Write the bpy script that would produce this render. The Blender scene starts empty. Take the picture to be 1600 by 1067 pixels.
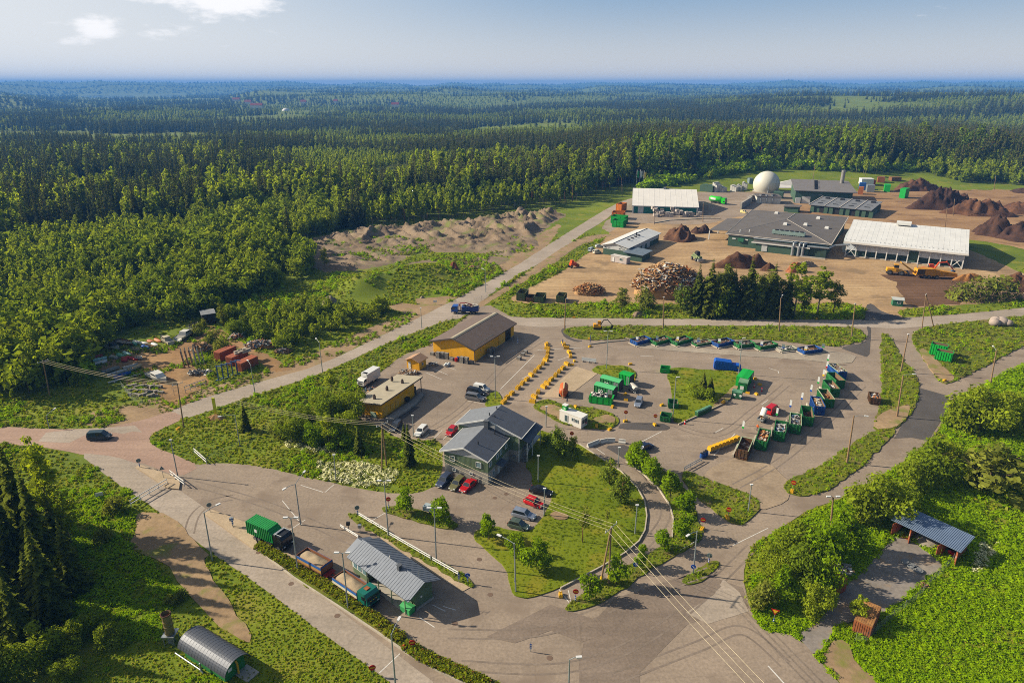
import bpy, bmesh, math, random
import numpy as np
from mathutils import Vector, Matrix
random.seed(7); np.random.seed(7)
C = bpy.context.scene.collection
SC = bpy.context.scene
R = math.radians
# ------------------------------------------------------------------ camera, sky, sun
F, HZ, H = 1050.0, 132.0, 75.0
PIT = math.atan((533.5 - HZ) / F)
cam = bpy.data.objects.new('camera', bpy.data.cameras.new('camera')); C.objects.link(cam)
cam.location = (0, 0, H); cam.rotation_euler = (math.pi / 2 - PIT, 0, 0)
cam.data.sensor_width = 36; cam.data.sensor_fit = 'HORIZONTAL'; cam.data.lens = 36 * F / 1600
cam.data.clip_start = 1; cam.data.clip_end = 80000
SC.camera = cam
SUN_EL, SUN_AZ = 29.0, -79.0          # azimuth from +Y, clockwise
W = bpy.data.worlds.new('World'); SC.world = W; W.use_nodes = True
nt = W.node_tree; bg = nt.nodes['Background']
sky = nt.nodes.new('ShaderNodeTexSky'); sky.sky_type = 'NISHITA'; sky.sun_disc = False
sky.sun_elevation = R(SUN_EL); sky.sun_rotation = R(SUN_AZ)
sky.air_density = 1.25; sky.dust_density = 0.1; sky.ozone_density = 2.0
def cloud_nodes():
 N = nt.nodes; L = nt.links
 tc = N.new('ShaderNodeTexCoord'); sep = N.new('ShaderNodeSeparateXYZ'); L.new(tc.outputs['Generated'], sep.inputs[0])
 cb = N.new('ShaderNodeVectorMath'); cb.operation = 'MULTIPLY'; L.new(tc.outputs['Generated'], cb.inputs[0]); cb.inputs[1].default_value = (7, 7, 21)
 nz = N.new('ShaderNodeTexNoise'); nz.inputs['Scale'].default_value = 1.6; nz.inputs['Detail'].default_value = 10; nz.inputs['Roughness'].default_value = 0.58
 L.new(cb.outputs[0], nz.inputs['Vector'])
 # a patch of cloud in the part of the sky left of the view direction
 def dist(center, k, w):
  vm = N.new('ShaderNodeVectorMath'); vm.operation = 'SUBTRACT'; L.new(tc.outputs['Generated'], vm.inputs[0]); vm.inputs[1].default_value = center
  sc = N.new('ShaderNodeVectorMath'); sc.operation = 'MULTIPLY'; L.new(vm.outputs[0], sc.inputs[0]); sc.inputs[1].default_value = k
  ln = N.new('ShaderNodeVectorMath'); ln.operation = 'LENGTH'; L.new(sc.outputs[0], ln.inputs[0])
  mr = N.new('ShaderNodeMapRange'); mr.inputs[1].default_value = 0.0; mr.inputs[2].default_value = 1.0; mr.inputs[3].default_value = w; mr.inputs[4].default_value = 0.0
  L.new(ln.outputs['Value'], mr.inputs[0]); return mr.outputs[0]
 a = dist((-.375, .918, .100), (8.5, 1.5, 24), .42)
 b = dist((-.474, .879, .058), (4.0, 1.5, 22), .22)
 s1 = N.new('ShaderNodeMath'); s1.operation = 'MAXIMUM'; L.new(a, s1.inputs[0]); L.new(b, s1.inputs[1])
 s2 = N.new('ShaderNodeMath'); s2.operation = 'ADD'; L.new(s1.outputs[0], s2.inputs[0]); L.new(nz.outputs['Fac'], s2.inputs[1])
 rp = N.new('ShaderNodeMapRange'); rp.interpolation_type = 'SMOOTHSTEP'; L.new(s2.outputs[0], rp.inputs[0])
 rp.inputs[1].default_value = .66; rp.inputs[2].default_value = .84; rp.inputs[3].default_value = 0; rp.inputs[4].default_value = .85
 mix = N.new('ShaderNodeMixRGB')
 def ramp(sock, f0, f1, t0, t1):
  r = N.new('ShaderNodeMapRange'); r.interpolation_type = 'SMOOTHSTEP'; L.new(sock, r.inputs[0])
  for k, v in zip((1, 2, 3, 4), (f0, f1, t0, t1)): r.inputs[k].default_value = v
  return r.outputs[0]
 v1 = N.new('ShaderNodeMixRGB'); L.new(ramp(sep.outputs['Z'], -.03, .14, 0, 1), v1.inputs['Fac']); v1.inputs[1].default_value = VEIL; v1.inputs[2].default_value = BLUE
 v2 = N.new('ShaderNodeMixRGB'); L.new(ramp(sep.outputs['Z'], .10, .45, .85, 0), v2.inputs['Fac']); L.new(sky.outputs[0], v2.inputs[1]); L.new(v1.outputs[0], v2.inputs[2])
 gl = N.new('ShaderNodeMapRange'); gl.interpolation_type = 'SMOOTHSTEP'; L.new(sep.outputs['X'], gl.inputs[0]); gl.inputs[1].default_value = .2; gl.inputs[2].default_value = -.72; gl.inputs[3].default_value = 0; gl.inputs[4].default_value = .85
 v3 = N.new('ShaderNodeMixRGB'); L.new(gl.outputs[0], v3.inputs['Fac']); L.new(v2.outputs[0], v3.inputs[1]); v3.inputs[2].default_value = GLARE
 L.new(rp.outputs[0], mix.inputs['Fac']); L.new(v3.outputs[0], mix.inputs[1]); mix.inputs[2].default_value = CLOUD
 L.new(mix.outputs[0], bg.inputs['Color'])
VEIL = (8.2, 7.8, 7.4, 1)
BLUE = (2.2, 3.75, 5.9, 1)
GLARE = (8.6, 8.7, 8.7, 1)
CLOUD = (10.8, 10.6, 10.6, 1)
cloud_nodes()
bg.inputs['Strength'].default_value = 0.05
sun = bpy.data.objects.new('sun', bpy.data.lights.new('sun', 'SUN')); C.objects.link(sun)
sun.data.energy = 5.0; sun.data.angle = R(0.55); sun.data.color = (1, .88, .68)
sd = Vector((math.sin(R(SUN_AZ)) * math.cos(R(SUN_EL)), math.cos(R(SUN_AZ)) * math.cos(R(SUN_EL)), math.sin(R(SUN_EL))))
sun.rotation_euler = sd.to_track_quat('Z', 'Y').to_euler(); sun.location = (0, 0, 300)
SC.view_settings.view_transform = 'Standard'; SC.view_settings.look = 'None'; SC.view_settings.gamma = 1; SC.view_settings.exposure = 1.05
SC.cycles.max_bounces = 5; SC.cycles.diffuse_bounces = 2; SC.cycles.glossy_bounces = 2; SC.cycles.transmission_bounces = 2
SC.cycles.volume_bounces = 0; SC.cycles.transparent_max_bounces = 4; SC.cycles.use_denoising = False; SC.cycles.filter_width = 1.0
SC.cycles.caustics_reflective = False; SC.cycles.caustics_refractive = False
# ------------------------------------------------------------------ measuring: photo pixel <-> ground
CP, SP = math.cos(PIT), math.sin(PIT)
def G(u, v, z=0.0):
 x = (u - 800) / F; y = (533.5 - v) / F
 dy = CP + y * SP; dz = -SP + y * CP
 t = (z - H) / dz
 return Vector((x * t, dy * t, z))
def PX(x, y, z=0.0):
 dz = z - H; fw = y * CP - dz * SP; up = y * SP + dz * CP
 return 800 + F * x / fw, 533.5 - F * up / fw
def hgt(u, v, vt):
 b = G(u, v); lo, hi = 0., 70.
 for _ in range(40):
  z = (lo + hi) / 2
  if PX(b.x, b.y, z)[1] > vt: lo = z
  else: hi = z
 return z
# ------------------------------------------------------------------ mesh and material helpers
def lin(h):
 h = h.lstrip('#'); o = []
 for i in (0, 2, 4):
  c = int(h[i:i + 2], 16) / 255; o.append(c / 12.92 if c < .04045 else ((c + .055) / 1.055) ** 2.4)
 return tuple(o)
MATS = {}; ALB = .72          # photo-like hex tints to real albedo
def M(name, col, rough=.75, metal=0, var=.18, scale=.6, bump=0, col2=None, spec=.3):
 """painted / mineral surface: base colour with weathering noise in object space"""
 if name in MATS: return MATS[name]
 if isinstance(col, str): col = lin(col)
 col = tuple(c * ALB for c in col)
 m = bpy.data.materials.new(name); m.use_nodes = True; MATS[name] = m
 N = m.node_tree.nodes; L = m.node_tree.links; b = N['Principled BSDF']
 b.inputs['Roughness'].default_value = rough; b.inputs['Metallic'].default_value = metal; b.inputs['Specular IOR Level'].default_value = spec
 tc = N.new('ShaderNodeTexCoord'); nz = N.new('ShaderNodeTexNoise'); nz.inputs['Scale'].default_value = scale; nz.inputs['Detail'].default_value = 6; nz.inputs['Roughness'].default_value = .65
 L.new(tc.outputs['Object'], nz.inputs['Vector'])
 rp = N.new('ShaderNodeValToRGB'); rp.color_ramp.elements[0].position = .3; rp.color_ramp.elements[1].position = .7
 c2 = tuple(c * ALB for c in lin(col2)) if isinstance(col2, str) else (col2 or tuple(min(1, c * (1 + var)) for c in col))
 rp.color_ramp.elements[0].color = tuple(c * (1 - var) for c in col) + (1,); rp.color_ramp.elements[1].color = tuple(c2) + (1,)
 L.new(nz.outputs['Fac'], rp.inputs[0]); L.new(rp.outputs[0], b.inputs['Base Color'])
 if bump:
  n2 = N.new('ShaderNodeTexNoise'); n2.inputs['Scale'].default_value = scale * 6; n2.inputs['Detail'].default_value = 5; L.new(tc.outputs['Object'], n2.inputs['Vector'])
  bp = N.new('ShaderNodeBump'); bp.inputs['Strength'].default_value = .6; bp.inputs['Distance'].default_value = bump
  L.new(n2.outputs['Fac'], bp.inputs['Height']); L.new(bp.outputs[0], b.inputs['Normal'])
 return m
def ground_mat(name, cols, scale, detail_scale, bump=.05, rough=.95, streak=None):
 """earth-like surface: 3-4 colours mixed by two noises"""
 if name in MATS: return MATS[name]
 m = bpy.data.materials.new(name); m.use_nodes = True; MATS[name] = m
 N = m.node_tree.nodes; L = m.node_tree.links; b = N['Principled BSDF']; b.inputs['Roughness'].default_value = rough; b.inputs['Specular IOR Level'].default_value = .15
 tc = N.new('ShaderNodeTexCoord')
 def noise(s, d=6, r=.6):
  n = N.new('ShaderNodeTexNoise'); n.inputs['Scale'].default_value = s; n.inputs['Detail'].default_value = d; n.inputs['Roughness'].default_value = r
  L.new(tc.outputs['Object'], n.inputs['Vector']); return n.outputs['Fac']
 cols = [tuple(q * ALB for q in lin(c)) if isinstance(c, str) else c for c in cols]
 a = noise(scale); d = noise(detail_scale, 8, .7)
 rp = N.new('ShaderNodeValToRGB'); e = rp.color_ramp.elements
 e[0].position = .36; e[1].position = .64; e[0].color = cols[0] + (1,); e[1].color = cols[1] + (1,)
 if len(cols) > 2:
  x = e.new(.5); x.color = cols[2] + (1,)
 L.new(a, rp.inputs[0])
 mr = N.new('ShaderNodeMapRange'); mr.inputs[1].default_value = .25; mr.inputs[2].default_value = .75; mr.inputs[3].default_value = .72; mr.inputs[4].default_value = 1.28; L.new(d, mr.inputs[0])
 mu = N.new('ShaderNodeMixRGB'); mu.blend_type = 'MULTIPLY'; mu.inputs['Fac'].default_value = 1; L.new(rp.outputs[0], mu.inputs[1]); L.new(mr.outputs[0], mu.inputs[2])
 out = mu.outputs[0]
 if len(cols) > 3:
  k = noise(scale * 2.3, 5, .55); r2 = N.new('ShaderNodeMapRange'); r2.inputs[1].default_value = .54; r2.inputs[2].default_value = .66; L.new(k, r2.inputs[0])
  m2 = N.new('ShaderNodeMixRGB'); L.new(r2.outputs[0], m2.inputs['Fac']); L.new(out, m2.inputs[1]); m2.inputs[2].default_value = cols[3] + (1,); out = m2.outputs[0]
 if streak:
  mp = N.new('ShaderNodeMapping'); mp.inputs['Rotation'].default_value = (0, 0, streak[0]); mp.inputs['Scale'].default_value = (.035, .9, 1); L.new(tc.outputs['Object'], mp.inputs[0])
  n = N.new('ShaderNodeTexNoise'); n.inputs['Scale'].default_value = .8; n.inputs['Detail'].default_value = 5; L.new(mp.outputs[0], n.inputs['Vector'])
  r3 = N.new('ShaderNodeMapRange'); r3.inputs[1].default_value = .35; r3.inputs[2].default_value = .65; r3.inputs[3].default_value = 1 - streak[1]; r3.inputs[4].default_value = 1 + streak[1]; L.new(n.outputs['Fac'], r3.inputs[0])
  m3 = N.new('ShaderNodeMixRGB'); m3.blend_type = 'MULTIPLY'; m3.inputs['Fac'].default_value = 1; L.new(out, m3.inputs[1]); L.new(r3.outputs[0], m3.inputs[2]); out = m3.outputs[0]
 L.new(out, b.inputs['Base Color'])
 bp = N.new('ShaderNodeBump'); bp.inputs['Strength'].default_value = .7; bp.inputs['Distance'].default_value = bump
 L.new(d, bp.inputs['Height']); L.new(bp.outputs[0], b.inputs['Normal'])
 return m
def glass(name, col=(.02, .03, .035)):
 if name in MATS: return MATS[name]
 m = M(name, col, .08, 0, .05, 1, spec=.8); return m
class MB:
 def __init__(s): s.v = []; s.f = []; s.m = []
 def add(s, vs, fs, mi=0):
  n = len(s.v); s.v += [tuple(p) for p in vs]; s.f += [tuple(i + n for i in f) for f in fs]; s.m += [mi] * len(fs); return s
 def poly(s, pts, mi=0): return s.add(pts, [tuple(range(len(pts)))], mi)
 def box(s, c, d, rz=0, mi=0, top=1.0, ry=0):
  x, y, z = (q / 2 for q in d); vs = []
  for k, t in ((-z, 1.0), (z, top)):
   for a, b in ((-x, -y), (x, -y), (x, y), (-x, y)): vs.append(Vector((a * t, b * t, k)))
  if ry: vs = [Matrix.Rotation(ry, 3, 'Y') @ q for q in vs]
  if rz: vs = [Matrix.Rotation(rz, 3, 'Z') @ q for q in vs]
  vs = [q + Vector(c) for q in vs]
  return s.add(vs, [(3, 2, 1, 0), (4, 5, 6, 7), (0, 1, 5, 4), (1, 2, 6, 5), (2, 3, 7, 6), (3, 0, 4, 7)], mi)
 def ext(s, pl, a, b, axis='x', mi=0):
  """extrude a 2-D outline along an axis: x -> (y,z), y -> (x,z), z -> (x,y)"""
  f = {'x': lambda p, t: (t, p[0], p[1]), 'y': lambda p, t: (p[0], t, p[1]), 'z': lambda p, t: (p[0], p[1], t)}[axis]
  n = len(pl); vs = [f(p, a) for p in pl] + [f(p, b) for p in pl]
  return s.add(vs, [tuple(range(n))[::-1], tuple(range(n, 2 * n))] + [(i, (i + 1) % n, n + (i + 1) % n, n + i) for i in range(n)], mi)
 def tube(s, path, r, n=8, mi=0, caps=True):
  path = [Vector(p) for p in path]; rs = r if isinstance(r, (list, tuple)) else [r] * len(path); base = len(s.v)
  for i, p in enumerate(path):
   d = (path[min(i + 1, len(path) - 1)] - path[max(i - 1, 0)]).normalized()
   a = d.cross(Vector((0, 0, 1)) if abs(d.z) < .95 else Vector((1, 0, 0))).normalized(); b = d.cross(a)
   for k in range(n):
    t = 2 * math.pi * k / n; q = p + (a * math.cos(t) + b * math.sin(t)) * rs[i]; s.v.append(tuple(q))
  for i in range(len(path) - 1):
   for k in range(n):
    s.f.append((base + i * n + k, base + i * n + (k + 1) % n, base + (i + 1) * n + (k + 1) % n, base + (i + 1) * n + k)); s.m.append(mi)
  if caps:
   s.f.append(tuple(base + k for k in range(n))[::-1]); s.m.append(mi)
   s.f.append(tuple(base + (len(path) - 1) * n + k for k in range(n))); s.m.append(mi)
  return s
 def ball(s, c, r, k=(1, 1, 1), n=10, m=6, mi=0, z0=-1.0):
  vs = []; t0 = math.asin(z0)
  for i in range(m + 1):
   t = t0 + (math.pi / 2 - t0) * i / m
   for j in range(n):
    p = 2 * math.pi * j / n; vs.append((c[0] + r * k[0] * math.cos(t) * math.cos(p), c[1] + r * k[1] * math.cos(t) * math.sin(p), c[2] + r * k[2] * math.sin(t)))
  fs = [(i * n + j, i * n + (j + 1) % n, (i + 1) * n + (j + 1) % n, (i + 1) * n + j) for i in range(m) for j in range(n)]
  return s.add(vs, fs, mi)
 def build(s, name, mats, parent=None, smooth=False, loc=None, rz=0):
  me = bpy.data.meshes.new(name); me.from_pydata(s.v, [], s.f); me.validate(); me.update()
  for m in (mats if isinstance(mats, (list, tuple)) else [mats]): me.materials.append(m)
  if len(me.polygons) == len(s.m): me.polygons.foreach_set('material_index', s.m)
  if smooth: me.polygons.foreach_set('use_smooth', [True] * len(me.polygons))
  o = bpy.data.objects.new(name, me); C.objects.link(o)
  if parent: o.parent = parent
  if loc is not None: o.location = loc
  if rz: o.rotation_euler = (0, 0, rz)
  return o
def tag(o, label=None, cat=None, group=None, kind=None):
 if label: o['label'] = label
 if cat: o['category'] = cat
 if group: o['group'] = group
 if kind: o['kind'] = kind
 return o
def root(name, label, cat, loc=(0, 0, 0), rz=0, group=None):
 o = bpy.data.objects.new(name, None); C.objects.link(o); o.empty_display_size = .5
 o.location = loc; o.rotation_euler = (0, 0, rz); return tag(o, label, cat, group)
def kids(o): return [c for c in bpy.data.objects if c.parent == o]
TREE_KIDS = {}
def dup(o, loc, rz=0, label=None, group=None, sc=None):
 if o not in TREE_KIDS: TREE_KIDS[o] = [(c, kids(c)) for c in kids(o)]
 r = o.copy(); C.objects.link(r); r.location = loc; r.rotation_euler = (0, 0, rz)
 if sc is not None: r.scale = sc if isinstance(sc, (tuple, list)) else (sc,) * 3
 if label: r['label'] = label
 if group: r['group'] = group
 for c, gs in TREE_KIDS[o]:
  k = c.copy(); C.objects.link(k); k.parent = r
  for g in gs:
   q = g.copy(); C.objects.link(q); q.parent = k
 return r
# ------------------------------------------------------------------ smooth value noise (numpy)
_P = np.random.RandomState(3).rand(256, 256)
def vn(x, y):
 xi = np.floor(x).astype(int); yi = np.floor(y).astype(int); fx = x - xi; fy = y - yi
 fx = fx * fx * (3 - 2 * fx); fy = fy * fy * (3 - 2 * fy)
 g = lambda a, b: _P[a & 255, b & 255]
 return (g(xi, yi) * (1 - fx) + g(xi + 1, yi) * fx) * (1 - fy) + (g(xi, yi + 1) * (1 - fx) + g(xi + 1, yi + 1) * fx) * fy
def fbm(x, y, o=4):
 s = 0; a = .5; t = 0
 for i in range(o): s = s + a * vn(x * 2 ** i + 17 * i, y * 2 ** i + 31 * i); t += a; a *= .5
 return s / t
def ss(x, a, b):
 t = np.clip((x - a) / (b - a), 0, 1); return t * t * (3 - 2 * t)
BUMPS = [(G(565, 452).x, G(565, 452).y, 9, 10, 5.5), (G(640, 438).x, G(640, 438).y, 14, 10, 5.0), (G(680, 428).x, G(680, 428).y, 9, 8, 3.0)]
def terrain(x, y):
 x = np.asarray(x, float); y = np.asarray(y, float); r = np.hypot(x, y)
 az = np.degrees(np.arctan2(x, y))
 z = 11 * ss(y - .05 * x, 500, 620) * ss(x, 20, 170) * (1 - ss(r, 800, 1300))
 z = z - 5 * ss(r, 480, 900) * ss(-x, -60, 160)
 n1 = fbm(x / 900 + 5.3, y / 900 + 1.7, 3) - .5
 z = z + n1 * 34 * ss(r, 700, 1700) - 14 * ss(r, 900, 1900) * ss(-az, -8, 10)
 # right-hand ridge about two kilometres out
 z = z + 34 * np.exp(-((r - 2500) / 620.) ** 2) * ss(az, 8, 24)
 z = z - 16 * ss(r, 2800, 3600)
 lw = ss(-az, 19, 23) * (1 - ss(-az, 32, 36))
 for k, (rk, wk, ak) in enumerate(((3700, 420, 42), (4900, 480, 56), (6600, 600, 68), (8600, 700, 84), (11200, 900, 116))):
  nz = fbm(az / (5.5 - .5 * k) + 13 * k + 40, r / 2600 + 7 * k, 3); rr = rk * (1 + .14 * (fbm(az / 14 + 5 * k + 60, az * 0 + k, 2) - .5))
  z = np.maximum(z, -16 + ak * ((.30 if k < 4 else .40) + 1.05 * nz) * np.exp(-np.abs((r - rr) / wk) ** 2.2) * ss(r, 2900, 3500) * (1 - lw * (k < 3)))
 for bx, by, brx, bry, bh in BUMPS: z = z + bh * np.exp(-((x - bx) / brx) ** 2 - ((y - by) / bry) ** 2)
 lk = np.exp(-((r - 6900) / 1100.) ** 4) * ss(-az, 17, 22) * (1 - ss(-az, 33, 37))
 z = z * (1 - lk) - 24 * lk
 return z
def inpoly(u, v, poly):
 u = np.asarray(u, float); v = np.asarray(v, float); c = np.zeros(u.shape, bool); n = len(poly); j = n - 1
 for i in range(n):
  xi, yi = poly[i]; xj, yj = poly[j]
  if yi != yj:
   c ^= ((yi > v) != (yj > v)) & (u < (xj - xi) * (v - yi) / (yj - yi) + xi)
  j = i
 return c
# ------------------------------------------------------------------ ground sheet (polar grid, one sheet to the horizon)
GR = ground_mat('ground_grass', [(.075, .105, .006), (.135, .165, .009), (.10, .135, .007), (.165, .16, .02)], .045, 1.6, .12)
def make_ground():
 azs = np.concatenate([np.linspace(-180, -60, 13)[:-1], np.linspace(-60, 60, 321), np.linspace(60, 180, 13)[1:-1]])
 rs = np.concatenate([[0.5, 20, 40], np.geomspace(60, 14000, 340)])
 A, Rr = np.meshgrid(np.radians(azs), rs); X = Rr * np.sin(A); Y = Rr * np.cos(A); Z = terrain(X, Y)
 na = len(azs); v = np.stack([X.ravel(), Y.ravel(), Z.ravel()], 1).tolist(); f = []
 for i in range(len(rs) - 1):
  for j in range(na): f.append((i * na + j, i * na + (j + 1) % na, (i + 1) * na + (j + 1) % na, (i + 1) * na + j))
 f = [q[::-1] for q in f]
 f.append(tuple(range(na))[::-1])
 m = MB(); m.v = v; m.f = f; m.m = [0] * len(f)
 o = m.build('ground', GR, None, True); tag(o, 'grassy ground and forest floor running out to the blue hills', kind='structure')
make_ground()
# ------------------------------------------------------------------ sheets laid on the ground, outlines measured in the photo
SHEETS = []; LEVEL = [0]
def wear(m, sc=.1, dark=.9):
 N = m.node_tree.nodes; L = m.node_tree.links; b = N['Principled BSDF']; src = b.inputs['Base Color'].links[0].from_socket; tc = [n for n in N if n.type == 'TEX_COORD'][0]
 nz = N.new('ShaderNodeTexNoise'); nz.inputs['Scale'].default_value = .5; nz.inputs['Detail'].default_value = 4; L.new(tc.outputs['Object'], nz.inputs['Vector']); mx = N.new('ShaderNodeMixRGB'); mx.inputs['Fac'].default_value = .12; mx.blend_type = 'ADD'; L.new(tc.outputs['Object'], mx.inputs[1]); L.new(nz.outputs['Color'], mx.inputs[2]); mx.inputs['Fac'].default_value = 4.0
 vo = N.new('ShaderNodeTexVoronoi'); vo.feature = 'DISTANCE_TO_EDGE'; vo.inputs['Scale'].default_value = sc; L.new(mx.outputs[0], vo.inputs['Vector']); r = N.new('ShaderNodeMapRange'); r.inputs[1].default_value = .002; r.inputs[2].default_value = .012; r.inputs[3].default_value = dark; r.inputs[4].default_value = 1; L.new(vo.outputs['Distance'], r.inputs[0])
 n2 = N.new('ShaderNodeTexNoise'); n2.inputs['Scale'].default_value = .22; n2.inputs['Detail'].default_value = 7; L.new(tc.outputs['Object'], n2.inputs['Vector']); r2 = N.new('ShaderNodeMapRange'); r2.inputs[1].default_value = .62; r2.inputs[2].default_value = .72; r2.inputs[3].default_value = 1; r2.inputs[4].default_value = .86; L.new(n2.outputs['Fac'], r2.inputs[0]); mm = N.new('ShaderNodeMath'); mm.operation = 'MULTIPLY'; L.new(r.outputs[0], mm.inputs[0]); L.new(r2.outputs[0], mm.inputs[1])
 mu = N.new('ShaderNodeMixRGB'); mu.blend_type = 'MULTIPLY'; mu.inputs['Fac'].default_value = 1; L.new(src, mu.inputs[1]); L.new(mm.outputs[0], mu.inputs[2]); L.new(mu.outputs[0], b.inputs['Base Color']); return m
ASPH = ground_mat('asphalt_old', ['#8a7c6e', '#9c8c7c', '#938475', '#857668'], .05, 2.2, .01, .9, (R(35), .05))
ASPL = ground_mat('asphalt_pale', ['#988c7f', '#aa9d90', '#a19486'], .06, 2.0, .01, .9, (R(-32), .07))
ASPD = ground_mat('asphalt_new', ['#524e4c', '#5e5956', '#575351'], .1, 3, .01, .85)
ASPM = ground_mat('asphalt_mid', ['#786b60', '#85776b', '#7f7165'], .08, 2.5, .01, .9, (R(20), .06))
REDA = ground_mat('asphalt_red', ['#997f70', '#a98e7d', '#a18676'], .06, 2, .01, .9, (R(-25), .07))
CONC = ground_mat('concrete', ['#a8957a', '#b9a58a', '#b09c82'], .15, 2.5, .01, .9)
DIRT = ground_mat('dirt', ['#8a6b48', '#a3835c', '#977651', '#7d664a'], .06, 1.2, .08, 1, (R(50), .10))
DIRP = ground_mat('dirt_pale', ['#8c755a', '#a38a6a', '#977f62', '#7d7c40'], .09, 1.2, .08, 1)
DIRG = ground_mat('dirt_grey', ['#7b6a57', '#8d7c67', '#85735f', '#6f7440'], .05, .9, .25, 1)
COMP = ground_mat('compost_floor', ['#8a6b4c', '#a58560', '#987856', '#7a5e45'], .03, .8, .1, 1, (R(15), .16))
CHIP = ground_mat('chip_floor', ['#5d4531', '#6f5440', '#664c38'], .05, 1.0, .1, 1, (R(70), .2))
LAWN = ground_mat('lawn_turf', [(.080, .115, .002), (.135, .155, .004), (.105, .135, .003), (.165, .15, .01)], .07, 2.2, .08)
MEAD = ground_mat('meadow_turf', [(.065, .088, .006), (.12, .135, .010), (.09, .11, .008), (.14, .11, .035)], .1, 1.8, .15)
for m_ in (ASPH, ASPM, ASPL): wear(m_)
def rough_edge(pts, amp, seed, step=2.5):
 """subdivide an outline in metres and fray it"""
 rnd = random.Random(seed); out = []; n = len(pts)
 for i in range(n):
  a, b = pts[i], pts[(i + 1) % n]; L = math.hypot(b[0] - a[0], b[1] - a[1]); k = max(1, min(60, int(L / step)))
  for j in range(k):
   t = j / k; x = a[0] + (b[0] - a[0]) * t; y = a[1] + (b[1] - a[1]) * t
   w = amp * min(1, L / 6)
   out.append((x + rnd.uniform(-w, w), y + rnd.uniform(-w, w)))
 return out
def smooth_px(poly):
 out = []; n = len(poly)          # one round of corner cutting
 for i in range(n):
  a, b = poly[i], poly[(i + 1) % n]
  out += [(a[0] * .8 + b[0] * .2, a[1] * .8 + b[1] * .2), (a[0] * .2 + b[0] * .8, a[1] * .2 + b[1] * .8)]
 return out
def sheet(name, poly, mat, label=None, amp=.25, raise_=0.0, smooth=True, grassy=0, cat=None, step=2.5):
 LEVEL[0] += 1; z = .004 * LEVEL[0] + raise_
 px = smooth_px(poly) if smooth else poly
 pts = [(G(u, v).x, G(u, v).y) for u, v in px]
 ar = sum(pts[i][0] * pts[(i + 1) % len(pts)][1] - pts[(i + 1) % len(pts)][0] * pts[i][1] for i in range(len(pts)))
 if ar < 0: pts = pts[::-1]
 pts = rough_edge(pts, amp, len(SHEETS), step) if amp else pts
 bm = bmesh.new(); vs = [bm.verts.new((x, y, z)) for x, y in pts]; bm.verts.ensure_lookup_table()
 es = [bm.edges.new((vs[i], vs[(i + 1) % len(vs)])) for i in range(len(vs))]
 bmesh.ops.triangle_fill(bm, use_beauty=True, use_dissolve=False, edges=es, normal=(0, 0, 1))
 for f in bm.faces:
  if f.normal.z < 0: f.normal_flip()
 if raise_:
  lo = [bm.verts.new((x, y, -.05)) for x, y in pts]
  for i in range(len(vs)):
   j = (i + 1) % len(vs)
   bm.faces.new((lo[i], lo[j], vs[j], vs[i]))
 me = bpy.data.meshes.new(name); bm.to_mesh(me); bm.free(); me.materials.append(mat)
 o = bpy.data.objects.new(name, me); C.objects.link(o); tag(o, label, cat, kind='structure')
 a = np.array(pts); SHEETS.append((poly, z, grassy, pts, a.min(0), a.max(0))); return o
def gz(x, y):
 z = float(terrain(x, y))
 for poly, zz, g, pts, lo, hi in SHEETS:
  if lo[0] <= x <= hi[0] and lo[1] <= y <= hi[1] and zz > z and inpoly(np.array([x]), np.array([y]), pts)[0]: z = zz
 return z
def at(u, v, dz=0):
 p = G(u, v); z = gz(p.x, p.y)
 if z > 1: p = G(u, v, z)
 return Vector((p.x, p.y, z + dz))
BIG = [(120,706),(230,727),(310,726),(345,723),(400,727),(475,745),(600,771),(655,771),(685,757),(691,735),(693,690),(650,687),(612,682),(598,668),(560,655),(545,628),(570,602),(605,574),(625,557),(675,537),(695,522),(725,497),(760,474),(790,490),(800,496),(925,497),(1200,499.5),(1350,499),(1417,496),(1475,493),(1600,481),(1720,468),(1720,520),(1600,567),(1545,603),(1490,625),(1482,650),(1452,689),(1412,722),(1340,770),(1262,797),(1215,828),(1172,855),(1160,900),(1172,950),(1190,985),(1245,992),(1312,1067),(1345,1110),(660,1110),(612,1067),(512,995),(400,910),(332,865),(250,800),(175,750)]
sheet('dump_ground', [(452,384),(510,367),(575,357),(725,347),(800,332),(862,330),(889,335),(862,350),(840,370),(850,385),(800,402),(750,395),(650,394),(620,413),(560,430),(495,424),(457,397)], DIRG, 'grey brown tipping ground of bare soil below the forest', .9)
sheet('dirt_clearing', [(545,470),(560,455),(595,440),(615,425),(640,415),(650,425),(610,445),(595,468),(650,477),(690,470),(705,478),(650,503),(612,518),(562,540),(500,572),(470,585),(440,590),(320,632),(280,640),(220,662),(150,668),(120,660),(150,640),(250,622),(300,612),(400,585),(480,556),(562,518),(610,500),(640,490),(590,478)], DIRP, 'sandy dirt clearing and verge track beside the long road', .5)
sheet('dirt_clearing', [(640,470),(690,455),(745,435),(790,408),(835,372),(880,345),(862,380),(815,415),(765,445),(705,470),(668,485)], DIRP, 'worn earth along the edge of the long road', .8)
sheet('dirt_clearing', [(590,440),(612,420),(650,408),(705,402),(790,400),(800,408),(745,425),(712,440),(690,420),(640,418),(612,445)], DIRG, 'bare grey soil between the tipping ground and the grassy mounds', .9)
sheet('boat_yard_floor', [(170,560),(180,545),(220,546),(275,540),(290,520),(320,508),(345,512),(360,525),(400,545),(440,565),(462,577),(425,582),(395,560),(360,540),(345,535),(310,545),(300,560),(305,575),(330,590),(322,604),(296,620),(312,628),(270,640),(255,632),(240,612),(200,612),(190,600),(200,585),(150,580)], DIRT, 'bare brown dirt floor of the boat storage yard', .6)
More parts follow.
